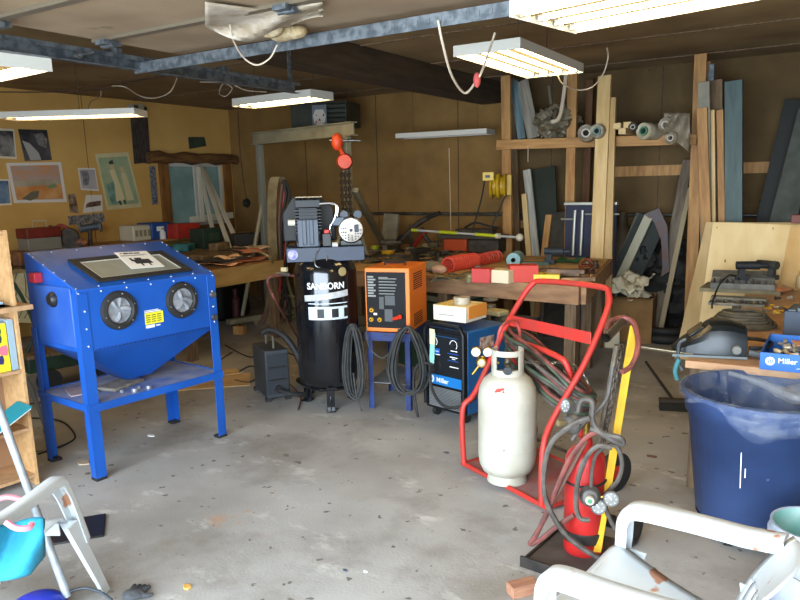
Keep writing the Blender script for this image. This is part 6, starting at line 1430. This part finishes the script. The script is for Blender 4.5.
[MB().tube([(x, -.15, 0), (x, -.15, .15)], .012).build('leg', dk, t) for x in (-.3, .36)]; MB().bb(-.2, .25, -.05, .1, .2, .26).build('fence', dk, t, .01); MB().tube([(-.1, 0, .27), (.05, -.05, .33), (.2, 0, .29), (.3, .05, .27)], .012, 6, sm=4).build('cord_wrap', blackr, t)
p0_, p1_ = WY(412, 230, 7.15), WY(499, 236, 6.95); d = p1_ - p0_; L_ = d.length
tpole = thing('painter_pole', 'long lime and white extension pole with a white ball end over the back bench', 'pole', p0_); dn = d.normalized()
for a_, b_, m_, nm in ((0, .07, 'c0cc28', 'grip'), (.07, .34, 'b8b8b8', 'tube'), (.34, .54, 'c0cc28', 'grip'), (.54, .75, 'b8b8b8', 'tube'), (.75, .97, 'c0cc28', 'grip'), (.97, 1.18, 'a8aaa8', 'tube')):
    MB().cyl(dn * L_ * a_, dn * L_ * b_, .013 if nm == 'tube' else .018, seg=10).build(nm, M('pole_' + m_, m_, .4), tpole)
MB().cyl(dn * L_ * .97, dn * L_ * 1.01, .028).build('lock_collar', M('collar_cream', 'c8c4a4', .5), tpole); MB().ball(dn * L_ * 1.21, .04).build('ball_end', M('ball_cream', 'c4c0a8', .5), tpole)
# clutter groups on the benches
g = random.Random(77)
kinds = [('wrench', 'wrench', '6c6a64'), ('pliers', 'pliers', '3c3834'), ('hammer', 'hammer', '54483c'), ('fitting', 'fitting', '8a8474'), ('drill', 'power drill', '3a3a38'), ('pipe_offcut', 'pipe', '7c7468'), ('rag', 'rag', '6a5e4c'), ('scrap_block', 'wood', '94784c'), ('clamp', 'clamp', '48423a')]
def clutter(nm, q, col, s=1.0, rz=0):
    m_ = M('cl_%s_%s' % (nm, col), col, .6, .2 if nm in ('wrench', 'fitting', 'pipe_offcut') else 0, col2='%02x%02x%02x' % tuple(int(int(col[i:i + 2], 16) * .65) for i in (0, 2, 4)), ns=14)
    mb = MB()
    if nm == 'wrench': mb.bb(-.09 * s, .09 * s, -.010, .010, 0, .012); mb.ring((-.11 * s, 0, .007), .02, .008, None, 14, 6); mb.ring((.11 * s, 0, .007), .017, .008, None, 14, 6)
    elif nm == 'pliers': mb.tube([(-.1, -.03, .01), (-.02, -.02, .012), (0, 0, .012), (.06, .008, .01)], .010, 6, sm=3); mb.tube([(-.1, .03, .01), (-.02, .02, .012), (0, 0, .012), (.06, -.008, .01)], .010, 6, sm=3)
    elif nm == 'hammer': mb.tube([(-.16, 0, .03), (.1, 0, .035)], .013, 8); mb.cyl((.1, -.05, .035), (.1, .05, .035), .024, seg=10)
    elif nm == 'fitting': mb.lathe([(0, 0), (.03 * s, 0), (.03 * s, .03), (.022 * s, .035), (.022 * s, .06), (.028 * s, .065), (0, .07)], seg=10)
    elif nm == 'drill': mb.cyl((-.10, 0, .12), (.08, 0, .12), .035, seg=14); mb.cyl((.08, 0, .12), (.14, 0, .12), .018, seg=10); mb.bb(-.08, -.03, -.02, .02, .02, .12); mb.bb(-.10, .0, -.035, .035, 0, .04)
    elif nm == 'pipe_offcut': mb.cyl((-.16 * s, 0, .022), (.16 * s, .0, .022), .02, seg=12)
    elif nm == 'rag': 
        ph = g.uniform(0, 6); mb.grid(lambda u, v: ((u - .5) * .26 * s, (v - .5) * .2 * s, .005 + .02 * (1 + math.sin(7 * u + ph)) * (1 + math.sin(6 * v + ph)) * .5 + .0), 10, 8)
    elif nm == 'scrap_block': mb.bb(-.11 * s, .11 * s, -.035, .035, 0, .03)
    elif nm == 'clamp': mb.tube([(-.12, 0, .01), (-.12, .08, .012), (.1, .08, .012), (.1, .0, .01)], .011, 6); mb.cyl((-.12, 0, .012), (-.02, 0, .012), .007, seg=6)
    o = mb.build(nm, m_, recenter=False, bev=0, solid=.004 if nm == 'rag' else 0); o.location = q; o.rotation_euler = (0, 0, rz); return o
spots = [(372, 256), (379, 252), (384, 258), (390, 252), (395, 256), (400, 251), (403, 257), (409, 252), (413, 257), (418, 251), (421, 256), (426, 252), (430, 256), (434, 250), (438, 257), (443, 253), (448, 257), (376, 262), (386, 262), (397, 262), (408, 262), (420, 262), (431, 262), (441, 264), (452, 262), (388, 247), (445, 260), (456, 257), (463, 262), (470, 257)]
place_w = ['near the left end', 'before the stone slab', 'behind the orange machine', 'in front of the bicycle', 'left of the red air hose', 'below the lime pole']
cols = ['4c463c', '5c5444', '3c3a34', '6c6454', '7c7258', '8c8068', '464840', '2e2c28']
seen = {}
for i, (x, y) in enumerate(spots):
    nm, ct_, _ = kinds[(i * 4 + 1) % 9] if i % 5 else kinds[6]; col = cols[(i * 3) % 8]
    q = W(x, y, bz_ + .001 if y > 254 or True else .87)
    if q.y > 8.2: q.y = 8.1
    if q.x < -3.6: q.z = .871
    o = clutter(nm, q + V((0, 0, .002)), col, 1.3, g.uniform(0, 3)); wpl = place_w[min(5, int((x - 368) / 18))]
    key = (nm, wpl); seen[key] = seen.get(key, 0) + 1; tag(o, 'dusty %s in clutter %s on the back bench%s' % (nm.replace('_', ' '), wpl, '' if seen[key] == 1 else (', more right' if seen[key] == 2 else ', furthest right')), ct_, 'dusty %s in the bench clutter' % nm.replace('_', ' '))
spec = [('lime_cup', 'lime green cup among the bench clutter right of the compressor', 'cup', 375, 252, .05, .07, 'b0c430'), ('yellow_tool', 'yellow handled tool in the clutter above the orange machine', 'tool', 388, 255, .08, .04, 'd8a820')]
for nm, lb2, ct_, x, y, r, h_, c in spec:
    q = W(x, y, bz_); q.y = min(q.y, 8.1); o = MB().lathe([(0, 0), (r * .8, 0), (r, h_), (r * .9, h_), (r * .7, .01), (0, .01)], seg=18).build(nm, M('sp_' + c, c, .5), recenter=False); o.location = (q.x, q.y, .885); tag(o, lb2, ct_)
o = MB().grid(lambda u, v: ((u - .5) * .42, (v - .5) * .2, .012 * math.sin(8 * u) + .015), 12, 5).build('pale_cloth', M('pale_blue_cloth', '8c98a0', .8), recenter=False, solid=.006); o.location = W(429, 253, .89); tag(o, 'pale blue cloth in front of the bicycle', 'cloth')
o = tag(MB().ball((0, 0, .05), (.12, .09, .05)).build('stone', M('stone_tan', '94866c', .8, col2='7c7058', ns=7, bump=.3), recenter=False), 'rounded tan stone left of the red air hose coil', 'stone'); o.location = W(431, 272, bz_ + .001)
o = tag(MB().ball((0, 0, .04), (.075, .06, .04)).build('stone', M('stone_pink', 'c09c84', .8), recenter=False), 'smaller pinkish stone touching the red air hose coil', 'stone'); o.location = W(439, 274, bz_ + .001)
# red coiled air hose
A_, B_ = W(448, 273, bz_), W(500, 262, bz_); d = (B_ - A_); pts = []; n_ = 26
dirn = d.normalized(); sd = V((-dirn.y, dirn.x, 0))
rc = thing('air_hose_coil', 'red orange spiral air hose stretched out on the middle bench', 'hose', A_)
for i in range(n_ * 8):
    f_ = i / (n_ * 8); a = 2 * PI * i / 8; R__ = .062 if f_ < .6 else .05
    ff = f_ * .75 if f_ < .6 else .45 + (f_ - .6) * 1.375
    pts.append(dirn * d.length * ff + sd * (R__ * math.cos(a) + .02 * math.sin(f_ * 9)) + V((0, 0, R__ * (1 + math.sin(a)) + .01)))
MB().tube(pts, .0095, 6, sm=2).build('spiral', M('airhose_red', 'c84430', .5), rc)
MB().tube([dirn * d.length * .98 + V((0, 0, .03)), dirn * d.length * 1.1 + sd * -.1 + V((0, 0, .02))], .012).build('end_fitting', brass, rc)
# blue towel roll
a, b = W(508, 271, bz_), W(522, 261, bz_)
tr_ = thing('paper_towel_roll', 'pale blue paper roll lying on the middle bench', 'paper roll', (a + b) / 2 + V((0, 0, .066)), yaw(a, b)); 
Lr = .13; MB().lathe([(.022, -Lr), (.065, -Lr), (.065, Lr), (.022, Lr), (.022, -Lr)], rot(ry=PI / 2), 30).build('roll', M('roll_blue', '8cb4bc', .8), tr_); MB().lathe([(.020, -Lr - .002), (.0218, -Lr - .002), (.0218, Lr), (.020, Lr), (.020, -Lr - .002)], rot(ry=PI / 2), 16).build('core', M('core_dark', '4c4438', .8), tr_)
for nm, lb2, ct_, x, y, d_, rz, c, parts in (
    ('spray_gun_box', 'red and black small box at the left of the front row on the middle bench', 'box', 483, 282, (.15, .12, .11), .1, 'b83430', (('black_face', -.05, .03, -.053, -.05, .01, .07, blackp),)),
    ('small_carton', 'cream small carton second in the front row on the middle bench', 'box', 502, 282, (.19, .14, .10), -.1, 'd8ccac', (('printed_line', -.06, .04, -.062, -.06, .03, .036, M('label_grey', '8a8a86')),)),
    ('tool_box_red', 'red box with pale side right of the cream carton on the middle bench', 'box', 523, 281, (.22, .16, .13), .5, 'c43c30', (('pale_face', -.09, .09, -.077, -.075, .005, .04, M('pale_side', 'c8b8a0', .6)), ('dark_face', -.04, .03, -.079, -.077, .05, .09, blackp))),
    ('yellow_tray', 'small yellow tray near the right front of the middle bench', 'tray', 547, 281, (.2, .16, .06), .3, 'd8c040', ()),
    ('small_carton', 'pale blue small box behind the cream carton', 'box', 492, 276, (.12, .1, .06), .2, '90a8b0', ())):
    q = W(x, y, bz_ + .001); boxthing(nm, lb2, ct_, q, d_, rz, M('sb_' + c, c, .55), parts, .003)
for i, (x, y, nm, c, lb2) in enumerate(((535, 272, 'clamp', '3c4048', 'dark clamp lying mid bench right of the blue roll'), (555, 264, 'drill', '2e3844', 'dark blue cordless drill at the back of the middle bench'), (570, 262, 'rag', '3c7c48', 'green rag at the back of the middle bench'), (588, 266, 'fitting', '9c8c68', 'pale fitting standing near the leaning planks'), (560, 274, 'pipe_offcut', '94785c', 'rust brown tube lying towards the right of the middle bench'), (568, 278, 'pipe_offcut', '84684c', 'second rusty tube at the right of the middle bench'), (577, 281, 'scrap_block', 'a8845c', 'wood scrap at right front corner of the middle bench'), (462, 276, 'wrench', '6a6250', 'wrench lying left of the red box on the middle bench'), (470, 282, 'fitting', '8c8458', 'olive fitting at the front edge left of the red black box'), (552, 270, 'pliers', '3c4858', 'slate pliers mid bench'), (534, 265, 'scrap_block', '5c8070', 'greenish strip at the back of the middle bench'), (583, 272, 'clamp', '54402c', 'brown clamp near the right back corner of the middle bench'))):
    o = clutter(nm, W(x, y, bz_ + .002), c, 1.2, g.uniform(-.4, .6)); tag(o, lb2, nm.replace('_', ' '))
rb_ = thing('copper_coil', 'rusty brown wire coil ball beside the planks on the middle bench', 'wire coil', W(586, 273, bz_), 0)
mb = MB()
for i in range(6): mb.ring((0, 0, .065), .055, .010, rot(rx=i * .5, ry=i * .9), 20, 6)
mb.build('coil', M('coil_rust', '7c3c20', .6, .3, col2='4c2818', ns=14), rb_)
mb = MB()
for i in range(14): a = i * .45; mb.ball((.07 * math.cos(a), .05 * math.sin(a) - .02, .012), .014, None, 6)
mb.build('chain_heap', rust, rb_)
# ================================================================ lumber rack
YR = 7.6
def post(label, xt, yt, xb, yb3, w_, t_=.04, Y=YR, mat=lum, name='rack_post', zb_=None, side=(1, 0, 0), cat='post'):
    a_ = WY(xb, yb3, Y); b_ = WY(xt, yt, Y)
    d = (a_ - b_).normalized()
    if zb_ is None and d.z < 0: a_ = b_ + d * (b_.z / -d.z)
    b_.z = min(b_.z, ZC - .005)
    return board(name, label, cat, a_, b_, w_, t_, mat, side=side)
post('tall wooden post of the lumber rack carrying the yellow reel', 506, 76, 508, 255, .105)
post('brown stud standing right behind the reel post', 513, 78, 518, 255, .07, Y=8.1, mat=lum_o)
post('tall wooden rack post behind the folding table', 573, 74, 569, 255, .10)
post('darker narrow stud right of the second rack post', 590, 80, 586, 200, .08, Y=8.1, mat=M('lumber_red', '7c5430', .7, col2='5c3c22', ns=8, st=(3, 3, .4)))
post('tall wooden rack post at the right end of the shelf rail', 701, 54, 690, 320, .11)
post('second wooden post close behind the right rack post', 708, 62, 702, 300, .05, Y=7.75)
rl = board('rack_rail', 'horizontal timber rail of the lumber rack carrying rolls and pipes', 'rail', WY(497, 145, YR - .06), WY(697, 139, YR - .06), .10, .04, lum, side=(0, 0, 1))
rl2 = board('rack_rail', 'rear timber rail of the lumber rack behind the rolls', 'rail', WY(497, 145, YR - .06) + V((0, .5, .03)), WY(697, 139, YR - .06) + V((0, .5, .03)), .10, .04, lum, side=(0, 0, 1))
board('cross_stud', 'short wooden crosspiece low between two rack posts', 'stud', WY(512, 225, 8.15), WY(560, 222, 8.15), .09, .04, lum, side=(0, 0, 1))
# long pale planks in front
a_, b_ = WY(597, 262, 7.22), WY(605, 76, 7.5); board('pale_plank', 'longest pale timber leaning upright in front of the rack', 'plank', a_ + (a_ - b_).normalized() * (a_.z / (b_ - a_).normalized().z), b_, .13, .045, lum_p, side=(1, 0, 0))
a_, b_ = WY(608, 262, 7.26), WY(612, 98, 7.5); board('pale_plank', 'second shorter pale timber leaning right of the longest one', 'plank', a_ + (a_ - b_).normalized() * (a_.z / (b_ - a_).normalized().z), b_, .085, .04, M('pine_shade', 'c8a870', .6, col2='b0905c', ns=8, st=(3, 3, .3)), side=(1, 0, 0))
a_, b_ = W(536, 300, .0) + V((-.05, 2.0, 0)), WY(0, 0, 1)
def lean(label, xb, yb3, Yb, xt, yt, Yt, w_, t_, mat, name='leaning_board', cat='board', side=(1, 0, 0)):
    a_, b_ = WY(xb, yb3, Yb), WY(xt, yt, Yt); d = (b_ - a_).normalized()
    if d.z > 0 and a_.z > 0: a_ = a_ - d * (a_.z / d.z)
    return board(name, label, cat, a_, b_, w_, t_, mat, side=side)
lean('white streaked weathered board leaning behind the middle bench', 536, 256, 7.75, 527, 170, 8.0, .09, .03, M('board_white', '8c8c84', .7, col2='b8b4a8', ns=10, st=(4, 4, .3)))
lean('short tan board leaning left of the white streaked board', 529, 256, 7.7, 524, 194, 7.85, .06, .02, lum_p)
lean('wide dark green-black panel leaning behind the white board', 546, 256, 7.9, 543, 168, 8.15, .30, .03, M('panel_darkgreen', '1c2218', .5, col2='262e22', ns=3), name='leaning_sheet', cat='sheet')
lean('dark framed panel with tan edge leaning before the folding table', 560, 256, 7.6, 562, 212, 7.75, .30, .03, M('panel_mottled', '1e1c14', .7, col2='3a3222', ns=9), name='leaning_sheet', cat='sheet')
lean('tan wood edge board leaning left of the mottled dark panel', 544, 256, 7.55, 549, 215, 7.7, .07, .03, lum)
# folding table
ft_ = thing('folding_table', 'upended navy folding table with silver legs behind the middle bench', 'folding table', (WY(588, 250, 7.42).x, 7.42, 0), 0)
def FT(x, y, dy=0): return WY(x, y, 7.42) - ft_.location + V((0, dy, 0))
xl, xr = FT(565, 230).x, FT(616, 230).x; zt = FT(590, 205).z
MB().bb(xl, xr, .0, .03, .02, zt).build('top', M('navy_fabric', '22263c', .7), ft_, .004)
sv = M('silver_leg', 'a8a89c', .4, .5)
MB().bb(xl - .01, xr + .01, -.03, .035, zt, zt + .03).build('edge_rail', sv, ft_, .004)
for x in (576, 583.5): MB().tube([FT(x - 2, 255, -.04), FT(x, 210, -.03)], .016, 8).build('leg', sv, ft_)
MB().tube([FT(562, 219, -.03), FT(574, 219, -.03)], .01, 8).build('cross_bar', sv, ft_); MB().tube([FT(586, 214, -.03), FT(620, 214, -.03)], .01, 8).build('cross_bar', sv, ft_)
# yellow reel
rq = WY(499, 186, 7.45); t = thing('cord_reel', 'yellow cord reel mounted on the rack post with a black cord', 'cord reel', rq, .3)
ym = M('reel_yellow', 'c8a418', .5, col2='a88414', ns=6)
mb = MB(); mb.lathe([(.0, .09), (.09, .09), (.13, .075), (.135, .06), (.10, .05), (.10, .02), (.135, .01), (.14, -.0), (.135, -.02), (.10, -.03), (.1, -.06), (.14, -.07), (.13, -.09), (0, -.09)], rot(ry=PI / 2), 28); mb.build('drum', ym, t)
MB().bb(.09, .14, -.04, .06, -.1, .12).build('bracket', ym, t, .004); MB().bb(-.16, -.04, -.15, -.10, .06, .15).build('plate', M('plate_cream', 'd8b848', .5), t, .004); MB().bb(-.13, -.08, -.155, -.15, .09, .12).build('dark_mark', blackp, t)
cord('reel_cord', 'black cord hanging slanting from the left side of the yellow reel', 'cord', [WY(485, 178, 7.4), WY(481, 200, 7.35), WY(472, 232, 7.3)], .009, blackr); cord('reel_cord', 'black cord slanting from the right side of the yellow reel', 'cord', [WY(505, 196, 7.4), WY(497, 215, 7.35), WY(489, 232, 7.3)], .009, blackr)
cord('pull_string', 'thin white string hanging in front of the back wall', 'string', [WY(449, 148, 7.5), WY(450, 190, 7.5), WY(451, 236, 7.5)], .004, rope)
cord('pull_string', 'short white string hanging from the rack rail', 'string', [WY(528, 146, 7.5), WY(528, 162, 7.5)], .004, rope)
# stuff on the rack
lean('blue-grey board standing on the rack rail beside the first post', 523, 140, 7.6, 514, 80, 7.75, .09, .03, M('board_bluegrey', '6c8484', .6, col2='5c7070', ns=8, st=(4, 4, .4)), name='board_on_rack') if False else None
for (xb, yb4, xt, yt, w2_, col, lb2) in ((522, 139, 514, 81, .09, '6c8488', 'blue-grey board standing on the rack rail beside the first post'), (534, 138, 522, 81, .14, '9c9484', 'pale streaked board standing on the rack rail right of the blue-grey one'), (553, 118, 549, 86, .03, '74705c', 'thin grey strip high behind the lit fixture on the rack')):
    board('rack_board', lb2, 'board', WY(xb, yb4, 7.66), WY(xt, yt, 7.85), w2_, .02, M('rb_' + col, col, .7, col2='%02x%02x%02x' % tuple(int(int(col[i:i + 2], 16) * .75) for i in (0, 2, 4)), ns=9, st=(4, 4, .3)))
pls = M('wrap_plastic', 'a89c88', .35, alpha=.7, col2='7c7058', ns=8, bump=.8, bs=16)
def roll(label, x, y, r, tw_, m_, Y=7.3, core=True, cm=None, name='wrapped_roll'):
    q = WY(x, y, Y); t = thing(name, label, 'roll', q, tw_); T = rot(rx=-PI / 2)
    mb = MB(); n_ = []
    for i in range(9): n_.append((r * (1 + .06 * math.sin(i * 2.3)), i * .09))
    mb.lathe([(r * .55, 0), (r * .95, -.01)] + n_ + [(r * .5, .75)], T, 22); mb.build('roll', m_, t)
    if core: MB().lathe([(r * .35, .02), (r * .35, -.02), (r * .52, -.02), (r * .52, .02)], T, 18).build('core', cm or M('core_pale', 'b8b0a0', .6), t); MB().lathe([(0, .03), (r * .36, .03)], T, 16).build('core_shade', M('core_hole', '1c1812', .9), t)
    return t
o = lump('plastic_bundle', M('cloudy_plastic', '8c826c', .35, col2='5c5442', ns=9, bump=.9, bs=14), (.22, .26, .16), .4, 2.2, 4); o.location = WY(557, 143, 7.68); o.location.z = WY(557, 140, 7.6).z + .02; tag(o, 'big bundle wrapped in cloudy plastic on the rack beside the second post', 'bundle')
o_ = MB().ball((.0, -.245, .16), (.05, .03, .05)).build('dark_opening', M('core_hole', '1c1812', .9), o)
roll('plastic wrapped roll with pale core left of the tall planks on the rack', 586, 133, .085, .2, pls, core=True)
roll('roll with whitish ragged end next to it on the rack', 597, 131, .07, .1, M('ragged_white', 'b8b098', .6, col2='6c6450', ns=12, bump=.8), cm=M('teal_core', '5c847c', .6))
for i, (x, y) in enumerate(((617, 126), (622, 131), (627, 125))): 
    q = WY(x, y, 7.35); o = MB().bb(-.035, .035, 0, .7, -.03, .03).build('lumber_offcut', lum_p, bev=.002, recenter=False); o.location = q; tag(o, ['pale timber end, leftmost on the rack right of the planks', 'lower pale timber end on the rack', 'rightmost pale timber end on the rack'][i], 'timber', 'timber ends on the rack')
roll('dark pipe with open end on the rack', 633, 127, .045, .0, dk, cm=M('core_pale', 'b8b0a0'), name='pipe_roll')
roll('white roll with green centre jutting slightly on the rack', 644, 131, .08, -.25, M('roll_white', 'c0b8a0', .6, col2='94886c', ns=9), cm=M('green_core', '4c7c60', .6))
roll('plastic wrapped pipe pointing forward near the right rack post, upper', 666, 125, .075, -.2, pls); roll('plastic wrapped pipe near the right rack post, lower', 671, 138, .06, -.2, pls)
mb = MB(); mb.grid(lambda u, v: WY(664 + 26 * u, 113 + 22 * u * v + 18 * v, 7.3 + .05 * math.sin(9 * u + 5 * v)), 12, 10); tag(mb.build('plastic_wrap', pls, solid=.002), 'ragged clear plastic wrap hanging off the rack by the right post', 'plastic wrap')
cord('rack_rope', 'twisted pale rope hanging from the fixture down onto the rack bundle', 'rope', [WY(566, 75, 7.3), WY(563, 100, 7.25), WY(559, 118, 7.2), WY(551, 122, 7.15)], .02, rope)
# ================================================================ right corner: leaning doors, boards, bags
lean('white-edged glass door panel leaning to the right behind the cardboard box', 622, 285, 7.80, 653, 218, 7.97, .30, .06, M('door_greyish', '343a36', .7, col2='2a2f2c', ns=3, spec=.3), name='leaning_door', cat='door panel', side=(1, .2, 0))
lean('long white frame strip on the near edge of the leaning glass door', 617, 285, 7.73, 649, 216, 7.88, .09, .03, M('strip_cream', 'a8a48c', .6), name='frame_strip', cat='strip')
lean('ridged dark vinyl strip leaning left of the white frame strip', 612, 282, 7.84, 640, 214, 8.02, .07, .05, M('vinyl_dark', '3c3c34', .5, col2='6c6c60', ns=30, st=(.2, .2, 4)), name='ridged_strip', cat='strip')
q_ = [WY(x, y, 7.9) for x, y in ((645, 214), (660, 208), (668, 226), (670, 270), (664, 285), (662, 240), (655, 222))]
tag(MB().plate(q_, .04).build('curved_rim', M('rim_brown', '6c4024', .6, col2='54555c', ns=5)), 'curved brown and blue-grey rim arching over the leaning door', 'rim')
lean('grey weathered board leaning steeply behind the curved rim', 664, 285, 7.85, 688, 160, 8.15, .10, .03, M('board_wea', '7c7060', .8, col2='5c5042', ns=9, st=(4, 4, .4)))
lean('second pale board leaning parallel to the grey weathered board', 670, 285, 7.8, 690, 188, 8.1, .05, .03, M('board_pale2', 'a09070', .7))
lean('short tan board leaning low behind the cardboard box', 643, 290, 7.95, 655, 245, 8.15, .06, .03, lum_o)
for i, (x, y, s_) in enumerate(((655, 300, .3), (668, 280, .32), (672, 315, .28), (660, 325, .25), (640, 262, .2))):
    q = WY(x, y, 7.95); o = lump('black_bag', tarp, (s_ * 1.0, s_ * .5, s_ * 1.1), .25, 2.0, i); o.location = (q.x, 7.95 + .08 * (i % 2), max(q.z - s_, .001)); tag(o, ['black bag low in the corner behind the cardboard box', 'black bag higher beside the right rack post', 'black bag at the foot of the right rack post', 'black bag on the floor right of the cardboard box', 'dark lump between leaning door and back wall'][i], 'bag', 'black bags in the back right corner')
q = WY(620, 262, 8.05); o = MB().lathe([(0, 0), (.18, 0), (.19, .85), (.15, 1.02), (.06, 1.16), (.05, 1.3), (0, 1.3)], seg=24).build('brown_tank', M('tank_brown', '4c3c22', .6, col2='3a2e1a', ns=4), recenter=False); o.location = (q.x, 8.08, 0); tag(o, 'tall brown cylinder standing in shade behind the pale planks', 'tank')
for i, (xt, yt, xb, yb4, w2_, t2, Y_, mt, lb2) in enumerate(((712, 64, 700, 320, .05, .04, 7.7, galv, 'thin dark metal strip right of the right rack post'), (704, 82, 706, 222, .10, .04, 7.45, M('greyboard', '7c7c6c', .7, col2='948c78', ns=9), 'grey weathered board top leaning by the right rack post'), (716, 80, 716, 222, .12, .05, 7.65, lum_o, 'broad brown board behind the blue-grey beam'), (702, 108, 706, 222, .09, .04, 7.4, lum, 'orange brown stud with pale painted top near the plywood'), (712, 110, 713, 222, .05, .04, 7.5, lum_p, 'narrow pale stud right of the orange brown stud'), (720, 110, 722, 222, .06, .04, 7.55, lum, 'second narrow stud left of the blue-grey beam'))):
    post(lb2, xt, yt, xb, yb4, w2_, t2, Y_, mt, name='leaning_stud', cat='stud')
post('tall blue-grey painted beam standing at the right of the rack', 734, 81, 734, 222, .15, .08, 7.5, M('beam_bluegrey', '4c605e', .6, col2='3c4e4c', ns=7, st=(3, 3, .4)), name='blue_grey_beam', cat='beam')
lean('dark grey slanting board at the far right edge behind the plywood', 782, 225, 7.6, 812, 110, 7.9, .22, .05, M('board_darkgrey', '4c5048', .7, col2='343830', ns=6), name='slanting_board')
lean('black panel leaning left of the dark grey slanting board', 770, 225, 7.9, 800, 100, 8.1, .26, .03, M('panel_black2', '1c1c18', .7), name='slanting_board')  # near-black panel beside the dark grey board
o = boxthing('small_crate', 'small dark red object on top of the plywood at the right edge', 'block', (WY(797, 223, 6.6).x, 6.72, WY(797, 224, 6.6).z), (.1, .08, .07), 0, M('crate_dred', '6c3428', .6))

q = W(748, 284, rt + .05); o = clutter('drill', q, '24262a', 1.2, .3); o.location.z = rt + .085; tag(o, 'black power tool lying in the open grey socket case', 'power tool')
q = W(765, 283, rt + .05); o = clutter('drill', q, '3c3e3c', 1.0, 2.6); o.location.z = rt + .085; tag(o, 'dark tool at the right end of the grey socket case', 'power tool')
cord('thin_cord', 'thin black cord arching left of the grey socket case before the plywood', 'cord', [W(740, 279, rt + .1), W(730, 275, rt + .12), W(720, 284, rt + .1), W(713, 300, rt + .03), W(712, 308, rt + .01)], .007, blackr)
for i, (x, y, c, nm, lb2) in enumerate(((556, 277, '8c6a48', 'scrap_block', 'brown stick in the stack at the right of the middle bench, lowest'), (562, 275, '9c7850', 'scrap_block', 'brown stick in the stack at the right of the middle bench, middle'), (566, 273, '7c5c40', 'scrap_block', 'brown stick in the stack at the right of the middle bench, top'), (541, 277, 'c8c0a0', 'rag', 'whitish rag behind the yellow tray'), (478, 273, '8c887c', 'fitting', 'grey fitting behind the red black box'), (595, 268, '5c4c38', 'fitting', 'brown fitting near the back right corner of the middle bench'), (512, 276, '6c98a8', 'scrap_block', 'blue strip behind the red box'), (456, 279, '8c7c58', 'rag', 'tan rag at the left front of the middle bench'), (447, 281, '5c5444', 'clamp', 'dark clamp at the left front of the middle bench'))):
    o = clutter(nm, W(x, y, bz_ + .003 + (.03 * i if i < 3 else 0)), c, 1.3, .1 * i); tag(o, lb2, nm.replace('_', ' '))

for (x, y, c, lb2, s_) in ((151, 436, 'd8d8d4', 'white scrap on the floor right of the cabinet front legs', .03), (652, 457, '6c4c38', 'thin brown twig-like scrap on the floor left of the bin', .035), (613, 366, '3c7c4c', 'green scrap on the floor behind the hand truck handle', .04), (365, 572, 'c8c8c4', 'small pale chip on the floor at the bottom centre', .012), (345, 571, '3c4450', 'small dark chip on the floor at the bottom centre', .012), (272, 494, '8c7c64', 'small tan chip on the floor before the compressor', .012)):
    q = W(x, y); g = random.Random(x); n_ = 8
    o = MB().plate([V((s_ * (1 + g.uniform(-.3, .3)) * math.cos(2 * PI * i / n_), s_ * .5 * (1 + g.uniform(-.3, .3)) * math.sin(2 * PI * i / n_), .007)) for i in range(n_)], .006, (0, 0, 1)).build('floor_scrap', M('scrap_' + c, c, .8), recenter=False); o.location = q; tag(o, lb2, 'scrap')
